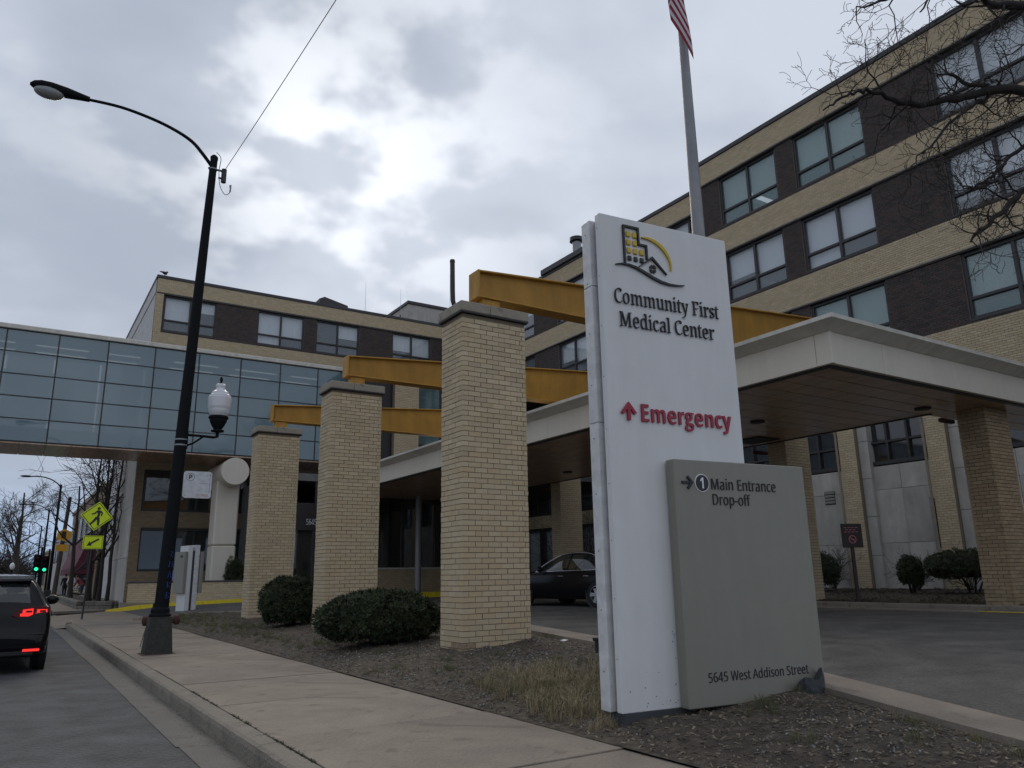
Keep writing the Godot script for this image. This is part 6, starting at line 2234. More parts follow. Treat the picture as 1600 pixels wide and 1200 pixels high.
# ---------------------------------------------------------------- trees
func grow(g: Geo, p: Vector3, d: Vector3, ln: float, r: float, depth: int, r_: RandomNumberGenerator, droop: float = 0.0, gnarl: float = 0.22, kids: int = 4, minr: float = 0.0045) -> void:
	var n := 6 if depth > 0 else 5
	var pts := [p]; var rad := [r]
	var q := p; var dir := d.normalized()
	for i in n:
		dir = (dir + Vector3(r_.randfn(), r_.randfn(), r_.randfn()) * gnarl + Vector3(0, 0.05 - droop, 0)).normalized()
		q += dir * ln / n
		pts.append(q)
		rad.append(maxf(minr, r * (1.0 - 0.72 * (i + 1) / n)))
	var rr := r
	g.tube(pts, rad, 8 if rr > 0.06 else (6 if rr > 0.02 else 4), depth == 0)
	if depth <= 0: return
	var m := kids + r_.randi() % 3
	for k in m:
		var f := lerpf(0.22, 1.0, (k + r_.randf()) / m)
		var idx := clampi(int(f * n), 1, n)
		var bd: Vector3 = (pts[idx] - pts[idx - 1]).normalized()
		var sd := Vector3(r_.randfn(), r_.randfn(), r_.randfn()).normalized()
		sd = (sd - bd * sd.dot(bd)).normalized()
		var nd := (bd * r_.randf_range(0.5, 1.0) + sd * r_.randf_range(0.6, 1.0)).normalized()
		grow(g, pts[idx], nd, ln * r_.randf_range(0.42, 0.68), maxf(minr, rad[idx] * r_.randf_range(0.5, 0.75)), depth - 1, r_, droop, gnarl, kids, minr)

func bare_tree(label: String, group: String, p: Vector3, h: float, r: float, seed_: int, lean: Vector3, depth: int, limbs: int, spread: float, minr: float, low: float = 0.3) -> void:
	var o := thing("bare_tree", label, "tree", p, group)
	var rr := RandomNumberGenerator.new(); rr.seed = seed_
	var tg := Geo.new(); var cg := Geo.new()
	var pts := []; var rad := []
	var q := Vector3(0, -0.2, 0)
	for i in 9:
		pts.append(q); rad.append(lerpf(r, r * 0.28, i / 8.0) * (1.25 if i == 0 else 1.0))
		q += Vector3(rr.randfn() * 0.03 * h / 8, h / 8.0, rr.randfn() * 0.03 * h / 8) + lean * h / 8.0
	tg.tube(pts, rad, 10)
	for k in limbs:
		var f := lerpf(low, 1.0, (k + rr.randf() * 0.8) / limbs)
		var i := clampi(int(f * 8), 1, 8)
		var a := rr.randf() * TAU
		var d := Vector3(cos(a) * spread, 1.0 - spread * 0.35, sin(a) * spread)
		grow(cg, pts[i], d, h * lerpf(0.5, 0.28, f) * rr.randf_range(0.8, 1.15), rad[i] * 0.6, depth, rr, 0.0, 0.16, 4, minr)
	L("trunk", tg, M.bark, o)
	L("crown", cg, M.twig, o)

func build_trees() -> void:
	var g4 := "bare street trees in the planter"
	bare_tree("thick-stemmed bare tree at the planter's near end under the crossing sign", g4, Vector3(3.55, 0.44, -43.5), 7.2, 0.14, 101, Vector3(-0.01, 0, 0), 2, 6, 0.5, 0.007)
	bare_tree("slim bare tree standing beside the crossing sign post in the planter", g4, Vector3(3.78, 0.44, -41.6), 8.2, 0.10, 102, Vector3(0.02, 0, 0.0), 2, 7, 0.42, 0.007)
	bare_tree("straight bare tree in the middle of the planter row", g4, Vector3(4.0, 0.44, -45.6), 8.6, 0.11, 103, Vector3(0.01, 0, 0), 2, 7, 0.45, 0.007)
	bare_tree("bare tree closest to the concrete side wall in the planter", g4, Vector3(4.08, 0.44, -41.0), 8.4, 0.09, 104, Vector3(0.02, 0, 0.0), 2, 6, 0.38, 0.007)
	bare_tree("wide bare tree leaning its limbs over the street past the planter", "", Vector3(3.4, 0.1, -53.0), 7.0, 0.15, 105, Vector3(-0.03, 0, 0.0), 2, 6, 1.1, 0.008)
	bare_tree("broad bare tree on the skyline above the hatchback roof", "bare trees far down the street", Vector3(1.2, 0, -120.0), 13.0, 0.32, 106, Vector3(0, 0, 0), 3, 7, 0.9, 0.016)
	bare_tree("bare tree at the skyline's far edge of the picture", "bare trees far down the street", Vector3(-4.5, 0, -125.0), 11.0, 0.3, 107, Vector3(0.02, 0, 0), 3, 7, 0.9, 0.016)
	bare_tree("misty bare tree behind the green traffic lights", "bare trees far down the street", Vector3(1.0, 0, -165.0), 13.0, 0.36, 108, Vector3(0, 0, 0), 3, 7, 0.8, 0.018)
	var th := MultiMeshInstance3D.new()
	th.name = "distant_woods"
	var mm := MultiMesh.new()
	mm.transform_format = MultiMesh.TRANSFORM_3D
	var bg := Geo.new()
	var r9 := RandomNumberGenerator.new(); r9.seed = 900
	for i in 26:
		var a := r9.randf() * TAU
		grow(bg, Vector3(0, 0.1, 0), Vector3(cos(a) * 0.5, 1.0, sin(a) * 0.5), 0.9, 0.02, 1, r9, 0.0, 0.2, 4, 0.006)
	mm.mesh = bg.mesh()
	mm.instance_count = 34
	for i in 34:
		var s := r9.randf_range(4.5, 8.0)
		mm.set_instance_transform(i, Transform3D(Basis(Vector3.UP, r9.randf() * TAU).scaled(Vector3(s, s, s)), Vector3(r9.randf_range(-40.0, 4.5), -0.3, r9.randf_range(-210.0, -175.0))))
	th.multimesh = mm
	th.material_override = M.twig
	add_child(th)
	tag(th, "hazy mass of leafless trees closing the end of the street", "woods", "", "stuff")
	# the big tree whose limbs hang into the upper right
	var o := thing("bare_tree", "large bare tree whose gnarled limbs hang before the upper windows", "tree", Vector3(17.6, 0.6, -4.6))
	var rr := RandomNumberGenerator.new(); rr.seed = 55
	var tg := Geo.new(); var cg := Geo.new()
	var b := o.position
	tg.tube([Vector3(0, -0.3, 0), Vector3(0, 0.3, 0), Vector3(-0.1, 2.5, 0.05), Vector3(-0.35, 5.0, 0.1), Vector3(-0.8, 7.0, 0.05), Vector3(-1.2, 9.4, 0.1), Vector3(-1.5, 12.0, 0.2)], [0.42, 0.33, 0.28, 0.25, 0.21, 0.15, 0.07], 14)
	var limbs := [
		[Vector4(16.95, 7.0, -4.55, 0.17), Vector4(15.4, 8.3, -4.55, 0.12), Vector4(13.95, 9.06, -4.66, 0.092), Vector4(13.33, 9.01, -4.79, 0.082), Vector4(12.74, 8.90, -4.93, 0.076), Vector4(12.09, 8.67, -5.14, 0.066), Vector4(11.37, 8.42, -5.39, 0.055), Vector4(10.70, 8.35, -5.57, 0.040), Vector4(10.19, 8.37, -5.62, 0.029), Vector4(9.79, 8.21, -5.64, 0.022), Vector4(9.41, 7.96, -5.68, 0.019), Vector4(9.05, 7.70, -5.72, 0.008)],
		[Vector4(12.69, 8.93, -5.02, 0.042), Vector4(11.97, 8.86, -5.09, 0.031), Vector4(11.42, 8.77, -5.07, 0.023), Vector4(10.94, 8.55, -5.03, 0.012), Vector4(10.5, 8.5, -4.95, 0.006)],
		[Vector4(12.70, 8.88, -5.03, 0.034), Vector4(12.24, 8.55, -5.13, 0.027), Vector4(11.77, 8.17, -5.25, 0.023), Vector4(11.36, 7.77, -5.34, 0.018), Vector4(10.95, 7.43, -5.40, 0.012), Vector4(10.63, 7.11, -5.41, 0.006)],
		[Vector4(16.5, 9.2, -4.5, 0.14), Vector4(15.2, 10.2, -4.35, 0.12), Vector4(13.87, 10.44, -4.30, 0.098), Vector4(13.14, 10.38, -4.48, 0.082), Vector4(12.54, 10.21, -4.62, 0.062), Vector4(12.01, 10.16, -4.67, 0.046), Vector4(11.22, 10.34, -4.82, 0.036), Vector4(10.49, 9.82, -4.98, 0.030), Vector4(9.82, 9.40, -5.08, 0.022), Vector4(9.23, 9.05, -5.10, 0.008)],
		[Vector4(17.2, 5.4, -4.5, 0.14), Vector4(15.6, 7.2, -4.5, 0.09), Vector4(14.4, 7.9, -4.55, 0.07), Vector4(13.62, 7.75, -4.64, 0.060), Vector4(13.02, 7.20, -4.95, 0.051), Vector4(12.63, 6.85, -5.06, 0.045), Vector4(12.24, 6.52, -5.16, 0.036), Vector4(11.85, 6.26, -5.24, 0.024), Vector4(11.59, 6.05, -5.23, 0.010)],
		[Vector4(15.4, 8.3, -4.55, 0.06), Vector4(14.03, 8.37, -4.81, 0.045), Vector4(13.33, 8.04, -5.05, 0.034), Vector4(12.84, 7.64, -5.18, 0.025), Vector4(12.36, 7.24, -5.30, 0.018), Vector4(11.87, 7.03, -5.37, 0.008)],
		[Vector4(11.9, 10.2, -4.7, 0.035), Vector4(11.3, 10.0, -4.75, 0.026), Vector4(10.8, 9.7, -4.8, 0.018), Vector4(10.4, 9.3, -4.85, 0.010)],
	]
	for li in limbs.size():
		var lm: Array = limbs[li]
		var raw := []
		for q in lm: raw.append(Vector3(q.x, q.y, q.z) - b)
		var sp := smooth_path(raw, 4)
		var ra := []
		for i in sp.size():
			var f := float(i) / (sp.size() - 1) * (lm.size() - 1)
			var i0 := mini(int(f), lm.size() - 2)
			ra.append(lerpf(lm[i0].w, lm[i0 + 1].w, f - i0))
			if i > 0: sp[i] += Vector3(rr.randfn(), rr.randfn(), rr.randfn()) * 0.018
		cg.tube(sp, ra, 8)
		for i in range(6, sp.size()):
			if sp[i].x + b.x > 14.6: continue
			var cnt := 1 if rr.randf() < (0.85 if sp[i].x + b.x > 11.0 else 0.4) else 0
			for c in cnt:
				var bd: Vector3 = (sp[i] - sp[i - 1]).normalized()
				var sd := Vector3(rr.randfn(), rr.randfn() + 0.15, rr.randfn() * 0.8).normalized()
				var nd := (bd * 0.6 + sd * 0.9).normalized()
				grow(cg, sp[i], nd, rr.randf_range(0.5, 1.2), clampf(ra[i] * 0.5, 0.008, 0.02), 2, rr, 0.02, 0.33, 3, 0.0036)
	for k in 9:
		var a := rr.randf() * TAU
		var f := lerpf(0.5, 1.0, k / 8.0)
		grow(cg, Vector3(-0.35 - f * 1.1, 4.0 + f * 8.0, 0.1), Vector3(absf(cos(a)) * 0.9, 0.6, sin(a) * 0.7 + 0.6), 4.0 * (1.4 - f), 0.09, 3, rr, 0.0, 0.2, 4, 0.006)
	L("trunk", tg, M.bark_dark, o)
	L("crown", cg, M.bark_dark, o)

# ---------------------------------------------------------------- cars
func car_body(o: Node3D, st: Array, side: Array, front: Vector2, rear: Vector2, posts: Array) -> void:
	# st: [z, y0, yb, yr, w0, wm, wb, wr]
	var zs := []
	var rows := []
	for i in st.size() - 1:
		var a: Array = st[maxi(i - 1, 0)]; var b: Array = st[i]; var c: Array = st[i + 1]; var d: Array = st[mini(i + 2, st.size() - 1)]
		var n := maxi(2, int((c[0] - b[0]) / 0.055))
		for k in n:
			var t := float(k) / n
			var r := []
			for q in 8:
				var v := cubic_interpolate(b[q], c[q], a[q], d[q], t)
				var l := lerpf(b[q], c[q], t)
				r.append(lerpf(l, v, 0.55) if q > 0 else l)
			rows.append(r)
	rows.append(st[-1])
	var rings := []
	for r in rows:
		var z: float = r[0]; var y0: float = r[1]; var yb: float = r[2]; var yr: float = r[3]
		var w0: float = r[4]; var wm: float = r[5]; var wb: float = r[6]; var wr: float = r[7]
		var hv := clampf((yr - yb) / 0.3, 0.0, 1.0)
		var half := [Vector2(0, y0), Vector2(w0 * 0.9, y0), Vector2(w0, y0 + 0.05), Vector2(wm, lerpf(y0, yb, 0.42)), Vector2(wm - 0.004, lerpf(y0, yb, 0.72)), Vector2(lerpf(wb, wm, 0.5), yb - 0.035 * (1.0 + hv) * 0.5 - 0.01), Vector2(wb, yb), Vector2(lerpf(wb, wr, 0.52) + 0.012 * hv, lerpf(yb, yr, 0.5)), Vector2(wr + 0.004, lerpf(yb, yr, 0.93)), Vector2(wr - 0.055, yr + 0.004), Vector2(wr * 0.55, yr + 0.024), Vector2(0, yr + 0.032)]
		var ring := []
		for p in half: ring.append(Vector3(p.x, p.y, z))
		for i in range(half.size() - 2, 0, -1): ring.append(Vector3(-half[i].x, half[i].y, z))
		rings.append(ring)
	var m: int = rings[0].size()
	var nor := []
	for i in rings.size():
		var row := []
		for j in m:
			var du: Vector3 = rings[i][(j + 1) % m] - rings[i][(j - 1 + m) % m]
			var dv: Vector3 = rings[mini(i + 1, rings.size() - 1)][j] - rings[maxi(i - 1, 0)][j]
			var nn := du.cross(dv).normalized()
			var out: Vector3 = rings[i][j] - Vector3(0, lerpf(rows[i][1], rows[i][2], 0.6), rings[i][j].z)
			if nn.dot(out) < 0: nn = -nn
			row.append(nn)
		nor.append(row)
	var body := Geo.new(); var glass_ := {}
	for i in rings.size() - 1:
		var zc: float = (rings[i][0].z + rings[i + 1][0].z) / 2
		for j in m:
			var j2 := (j + 1) % m
			var k := j if j < 11 else m - 1 - j
			var tall: bool = rows[i][3] - rows[i][2] > 0.07
			var gl := false
			if k in [6, 7] and tall and zc > side[0] and zc < side[1]:
				gl = true
				for p in posts: if absf(zc - p) < 0.05: gl = false
			if k in [9, 10] and ((zc > front.x and zc < front.y) or (zc > rear.x and zc < rear.y)): gl = true
			if k == 8 and (zc > rear.x and zc < rear.y) : gl = false
			var t: Geo = body
			if gl:
				var key := "windscreen" if zc < front.y else "rear_window"
				if k in [6, 7]:
					key = "side_window"
					key += ":a" if j < 11 else ":b"
					for p in posts: key += "f" if zc < p else "r"
				if not glass_.has(key): glass_[key] = Geo.new()
				t = glass_[key]
			var a: Vector3 = rings[i][j]; var b: Vector3 = rings[i][j2]; var c: Vector3 = rings[i + 1][j2]; var d: Vector3 = rings[i + 1][j]
			var f := (b - a).cross(c - a)
			if f.dot(nor[i][j]) >= 0: t.q4n(a, b, c, d, nor[i][j], nor[i][j2], nor[i + 1][j2], nor[i + 1][j])
			else: t.q4n(a, d, c, b, nor[i][j], nor[i + 1][j], nor[i + 1][j2], nor[i][j2])
	for e in [0, rings.size() - 1]:
		var c := Vector3(0, (rows[e][1] + rows[e][3]) / 2, rings[e][0].z)
		for j in m: body.t3(c, rings[e][j], rings[e][(j + 1) % m])
	L("body", body, M.car_black, o)
	for key in glass_: L(key.get_slice(":", 0), glass_[key], M.pane_car, o)

func wheel(o: Node3D, p: Vector3, sgn: float, r: float, spokes: int) -> void:
	var w := node_at("wheel", o, at(p))
	var ax := Transform3D(Basis(Vector3(0, 0, 1), -sgn * PI / 2), Vector3.ZERO)   # local y -> outward
	var g := Geo.new()
	g.lathe([Vector2(r * 0.62, -0.19), Vector2(r * 0.92, -0.20), Vector2(r, -0.17), Vector2(r, -0.03), Vector2(r * 0.94, 0.0), Vector2(r * 0.68, 0.008), Vector2(r * 0.64, -0.01)], ax, 36)
	L("tyre", g, M.tyre, w)
	g = Geo.new()
	g.lathe([Vector2(r * 0.665, 0.0), Vector2(r * 0.63, 0.004), Vector2(r * 0.60, -0.03), Vector2(r * 0.58, -0.06)], ax, 36)
	for k in spokes:
		var a := TAU * k / spokes + 0.3
		var ps := PackedVector2Array([Vector2(-0.035, 0.03), Vector2(0.035, 0.03), Vector2(0.05, r * 0.62), Vector2(-0.05, r * 0.62)])
		var t := Transform3D(Basis(Vector3(0, 0, -sgn), Vector3.UP, Vector3(sgn, 0, 0)), Vector3(-sgn * 0.035, 0, 0))
		t.basis = t.basis * Basis(Vector3(0, 0, 1), a)
		g.prism(ps, t, 0.03)
	g.lathe([Vector2(0, 0.0), Vector2(0.055, -0.002), Vector2(0.06, -0.04)], ax, 16)
	L("rim", g, M.alloy, w)
	g = Geo.new()
	g.lathe([Vector2(0, -0.075), Vector2(r * 0.6, -0.075)], ax, 28)
	L("brake_disc", g, M.dark_steel, w)

func arch(o: Node3D, p: Vector3, sgn: float, r: float) -> void:
	var g := Geo.new()
	var ax := Transform3D(Basis(Vector3(0, 0, 1), -sgn * PI / 2), p)
	g.lathe([Vector2(r * 1.16, -0.10), Vector2(r * 1.16, 0.0), Vector2(r * 1.12, 0.004), Vector2(r * 1.08, -0.0), Vector2(r * 1.0, -0.02), Vector2(0, -0.02)], ax, 36)
	L("wheel_arch", g, M.car_trim, o)

func build_cars() -> void:
	# black sedan on the drive
	var o := thing("black_sedan", "black sedan with chrome window trim parked under the canopy", "car", Vector3(13.35, hd(13.4, -17.8) - 0.005, -17.35))
	o.rotation.y = deg_to_rad(9.0)
	car_body(o, [
		[-2.40, 0.36, 0.58, 0.60, 0.56, 0.62, 0.56, 0.44],
		[-2.28, 0.26, 0.67, 0.69, 0.76, 0.80, 0.74, 0.56],
		[-1.85, 0.20, 0.79, 0.82, 0.84, 0.88, 0.83, 0.66],
		[-1.25, 0.19, 0.86, 0.91, 0.86, 0.90, 0.86, 0.70],
		[-0.92, 0.19, 0.89, 0.955, 0.87, 0.905, 0.87, 0.70],
		[-0.15, 0.19, 0.92, 1.34, 0.87, 0.905, 0.87, 0.61],
		[0.25, 0.19, 0.925, 1.405, 0.87, 0.905, 0.87, 0.605],
		[0.85, 0.19, 0.93, 1.40, 0.87, 0.905, 0.87, 0.60],
		[1.25, 0.19, 0.935, 1.315, 0.87, 0.905, 0.87, 0.60],
		[1.80, 0.20, 0.94, 1.015, 0.86, 0.90, 0.86, 0.66],
		[2.20, 0.24, 0.92, 0.965, 0.82, 0.87, 0.82, 0.64],
		[2.36, 0.34, 0.86, 0.90, 0.72, 0.78, 0.74, 0.58],
		[2.40, 0.40, 0.80, 0.84, 0.66, 0.72, 0.68, 0.54]], [-0.80, 1.42], Vector2(-0.88, -0.18), Vector2(1.28, 1.78), [0.34])
	for z in [-1.37, 1.38]:
		for s in [-1.0, 1.0]:
			arch(o, Vector3(s * 0.895, 0.325, z), s, 0.325)
			wheel(o, Vector3(s * 0.905, 0.322, z), s, 0.322, 5)
	var g := Geo.new()
	for s in [-1.0, 1.0]:
		g = Geo.new()
		var path := smooth_path([Vector3(s * 0.872, 0.905, -0.86), Vector3(s * 0.80, 1.10, -0.56), Vector3(s * 0.665, 1.315, -0.12), Vector3(s * 0.625, 1.385, 0.3), Vector3(s * 0.625, 1.375, 0.85), Vector3(s * 0.65, 1.30, 1.18), Vector3(s * 0.74, 1.13, 1.42), Vector3(s * 0.82, 0.99, 1.44), Vector3(s * 0.885, 0.935, 1.28), Vector3(s * 0.888, 0.925, 0.4), Vector3(s * 0.878, 0.905, -0.86)], 4)
		g.tube(path, fill(0.011, path.size()), 6)
		L("chrome_trim", g, M.chrome, o)
		for z in [0.12, 1.05]:
			g = Geo.new(); g.bbox(s * 0.90 - 0.015, 0.775, z - 0.09, s * 0.90 + 0.02, 0.80, z + 0.09, 0.008)
			L("door_handle", g, M.chrome, o)
		g = Geo.new(); g.ball(Vector3(s * 0.97, 0.97, -0.58), Vector3(0.10, 0.075, 0.06), 8, 12)
		L("mirror", g, M.car_black, o)
		g = Geo.new(); g.bbox(s * 0.62 - 0.12, 0.60, -2.36, s * 0.62 + 0.12, 0.69, -2.24, 0.03)
		L("headlight", g, M.lens_grey, o)
		g = Geo.new(); g.bbox(s * 0.60 - 0.14, 0.70, 2.30, s * 0.60 + 0.14, 0.84, 2.405, 0.02)
		L("taillight", g, M.tail_red, o)
	for s in [-0.36, 0.36]:
		g = Geo.new(); g.bbox(s - 0.22, 0.35, 0.30, s + 0.22, 0.52, 0.78, 0.06); g.xbox(Transform3D(Basis(Vector3.RIGHT, 0.25), Vector3(s, 0.82, 0.70)), Vector3(0.44, 0.66, 0.14), 0.05); g.bbox(s - 0.12, 1.14, 0.74, s + 0.12, 1.28, 0.84, 0.03)
		L("seat", g, M.seat_cloth, o)
	# dark hatchback ahead in the lane
	o = thing("black_hatchback", "black hatchback with glowing red brake lights waiting at the kerb lane", "car", Vector3(-0.20, 0.015, -16.35))
	car_body(o, [
		[-2.10, 0.36, 0.58, 0.60, 0.58, 0.64, 0.58, 0.46],
		[-2.00, 0.26, 0.68, 0.70, 0.76, 0.80, 0.74, 0.58],
		[-1.55, 0.20, 0.80, 0.84, 0.86, 0.89, 0.84, 0.66],
		[-1.0, 0.19, 0.89, 0.95, 0.87, 0.90, 0.86, 0.70],
		[-0.3, 0.19, 0.93, 1.36, 0.87, 0.90, 0.865, 0.62],
		[0.1, 0.19, 0.94, 1.44, 0.87, 0.90, 0.865, 0.615],
		[0.9, 0.19, 0.96, 1.445, 0.87, 0.90, 0.865, 0.61],
		[1.50, 0.20, 0.98, 1.415, 0.87, 0.90, 0.86, 0.60],
		[1.78, 0.22, 0.99, 1.375, 0.86, 0.895, 0.85, 0.585],
		[1.84, 0.23, 0.985, 1.30, 0.86, 0.89, 0.845, 0.60],
		[1.98, 0.25, 0.95, 1.02, 0.85, 0.88, 0.825, 0.64],
		[2.02, 0.26, 0.88, 0.93, 0.845, 0.875, 0.80, 0.66],
		[2.06, 0.28, 0.76, 0.80, 0.83, 0.865, 0.79, 0.68],
		[2.10, 0.30, 0.60, 0.63, 0.81, 0.84, 0.79, 0.70],
		[2.14, 0.34, 0.52, 0.55, 0.76, 0.79, 0.75, 0.66],
		[2.155, 0.38, 0.48, 0.50, 0.70, 0.73, 0.70, 0.62]], [-0.95, 1.30], Vector2(-0.95, -0.32), Vector2(1.83, 1.97), [0.30])
	for z in [-1.28, 1.32]:
		for s in [-1.0, 1.0]:
			arch(o, Vector3(s * 0.885, 0.325, z), s, 0.325)
			wheel(o, Vector3(s * 0.895, 0.322, z), s, 0.322, 5)
	g = Geo.new()
	g.prism(PackedVector2Array([Vector2(1.60, 1.435), Vector2(1.92, 1.385), Vector2(1.93, 1.355), Vector2(1.75, 1.37), Vector2(1.60, 1.40)]), Transform3D(Basis(Vector3(0, 0, 1), Vector3.UP, Vector3(-1, 0, 0)), Vector3(0.57, 0.0, 0)), 1.14)
	L("roof_spoiler", g, M.car_black, o)
	g = Geo.new(); g.bbox(-0.16, 1.362, 1.905, 0.16, 1.382, 1.935, 0.005)
	L("brake_strip", g, M.tail_red, o)
	for s in [-1.0, 1.0]:
		var tl := node_at("taillight", o, Transform3D())
		g = Geo.new()
		var poly := PackedVector2Array([Vector2(0.36, 0.845), Vector2(0.45, 0.815), Vector2(0.84, 0.80), Vector2(0.865, 0.86), Vector2(0.85, 0.955), Vector2(0.80, 0.975), Vector2(0.56, 0.965), Vector2(0.44, 0.93)])
		var pp := PackedVector2Array()
		for q in poly: pp.append(Vector2(q.x * s, q.y))
		g.prism(pp, Transform3D(Basis(Vector3.UP, s * 0.16), Vector3(0, 0, 2.005 + 0.10)), 0.035)
		L("cover", g, M.tail_red, tl)
		for k in 2:
			g = Geo.new()
			var q := PackedVector2Array()
			for c in [Vector2(0.47 + k * 0.20, 0.835), Vector2(0.64 + k * 0.19, 0.825), Vector2(0.64 + k * 0.19, 0.945 - 0.02 * k), Vector2(0.50 + k * 0.19, 0.93), Vector2(0.50 + k * 0.19, 0.875), Vector2(0.47 + k * 0.20, 0.875)]: q.append(Vector2(c.x * s, c.y))
			g.prism(q, Transform3D(Basis(Vector3.UP, s * 0.16), Vector3(0, 0, 2.1405)), 0.006)
			L("lit_block", g, M.tail_lit, tl)
			g = Geo.new()
			q = PackedVector2Array()
			for c in [Vector2(0.545 + k * 0.185, 0.885), Vector2(0.625 + k * 0.185, 0.885), Vector2(0.625 + k * 0.185, 0.915), Vector2(0.545 + k * 0.185, 0.915)]: q.append(Vector2(c.x * s, c.y))
			g.prism(q, Transform3D(Basis(Vector3.UP, s * 0.16), Vector3(0, 0, 2.1466)), 0.003)
			L("dark_core", g, M.tail_red, tl)
		g = Geo.new(); g.bbox(s * 0.66 - 0.11, 0.325, 2.13, s * 0.66 + 0.11, 0.36, 2.17, 0.008)
		L("reflector", g, M.tail_lit, o)  # no lamp here: the reflector is given the glow of the lit taillight
		g = Geo.new(); g.ball(Vector3(s * 0.985, 1.02, -0.55), Vector3(0.11, 0.085, 0.07), 8, 12); g.tube([Vector3(s * 0.86, 0.97, -0.52), Vector3(s * 0.96, 1.0, -0.55)], [0.03, 0.03], 6)
		L("mirror", g, M.car_black, o)
	g = Geo.new(); g.bbox(-0.80, 0.56, 2.05, 0.80, 0.585, 2.135, 0.01)
	L("bumper_crease", g, M.car_trim, o)
	g = Geo.new(); g.bbox(-0.70, 0.26, 2.02, 0.70, 0.34, 2.15, 0.02)
	L("diffuser", g, M.car_trim, o)
	g = Geo.new(); g.bbox(-0.16, 0.60, 2.085, 0.16, 0.74, 2.10, 0.004)
	L("number_plate", g, M.sign_plate, o)
	g = Geo.new(); g.tube([Vector3(-0.25, 0.99, 2.0), Vector3(0.05, 1.0, 1.99), Vector3(0.35, 1.03, 1.975)], [0.012, 0.012, 0.008], 6)
	L("wiper", g, M.car_trim, o)
	for s in [-0.38, 0.38]:
		g = Geo.new(); g.xbox(Transform3D(Basis(Vector3.RIGHT, 0.2), Vector3(s, 0.85, 0.35)), Vector3(0.44, 0.6, 0.14), 0.05); g.bbox(s - 0.13, 1.17, 0.38, s + 0.13, 1.34, 0.48, 0.03)
		L("seat", g, M.seat_cloth, o)

# ---------------------------------------------------------------- plants in the bed
func sprig_mesh(ln: float, wd: float, n: int, seed_: int) -> ArrayMesh:
	var g := Geo.new()
	var r := RandomNumberGenerator.new(); r.seed = seed_
	for i in n:
		var a := r.randf() * TAU
		var d := Vector3(cos(a) * 0.75, r.randf_range(0.25, 1.0), sin(a) * 0.75).normalized()
		var s := d.cross(Vector3.UP).normalized() * wd
		var b := d * ln * r.randf_range(0.0, 0.35)
		var e := d * ln * r.randf_range(0.8, 1.1) + Vector3(0, -ln * 0.08, 0)
		g.t3(b - s * 0.4, b + s * 0.4, (b + e) * 0.5 + s)
		g.t3(b - s * 0.4, (b + e) * 0.5 + s, (b + e) * 0.5 - s)
		g.t3((b + e) * 0.5 - s, (b + e) * 0.5 + s, e)
	return g.mesh()

func multi(called: String, parent: Node, m: Mesh, X: Array, C: Array, material: Material) -> MultiMeshInstance3D:
	var mm := MultiMesh.new()
	mm.transform_format = MultiMesh.TRANSFORM_3D
	mm.use_colors = true
	mm.mesh = m
	mm.instance_count = X.size()
	for i in X.size():
		mm.set_instance_transform(i, X[i]); mm.set_instance_color(i, C[i])
	var mi := MultiMeshInstance3D.new()
	mi.multimesh = mm
	mi.material_override = material
	mi.name = called
	parent.add_child(mi, true)
	return mi

# many small leaves written into one mesh
func baked(m: ArrayMesh, X: Array, C: Array) -> ArrayMesh:
	var arr := m.surface_get_arrays(0)
	var v: PackedVector3Array = arr[Mesh.ARRAY_VERTEX]; var n: PackedVector3Array = arr[Mesh.ARRAY_NORMAL]
	var V := PackedVector3Array(); var N := PackedVector3Array(); var K := PackedColorArray()
	for i in X.size():
		var t: Transform3D = X[i]
		V.append_array(t * v)
		N.append_array(Transform3D(t.basis.orthonormalized(), Vector3.ZERO) * n)
		var k := PackedColorArray(); k.resize(v.size()); k.fill(C[i])
		K.append_array(k)
	var out := []
	out.resize(Mesh.ARRAY_MAX)
	out[Mesh.ARRAY_VERTEX] = V; out[Mesh.ARRAY_NORMAL] = N; out[Mesh.ARRAY_COLOR] = K
	var am := ArrayMesh.new()
	am.add_surface_from_arrays(Mesh.PRIMITIVE_TRIANGLES, out)
	return am

func rand_basis(up: Vector3, s: float) -> Basis:
	var y := up.normalized()
	var x := y.cross(Vector3(rng.randfn(), rng.randfn(), rng.randfn())).normalized()
	return Basis(x, y, x.cross(y)).scaled(Vector3(s, s, s))

var sprig: ArrayMesh

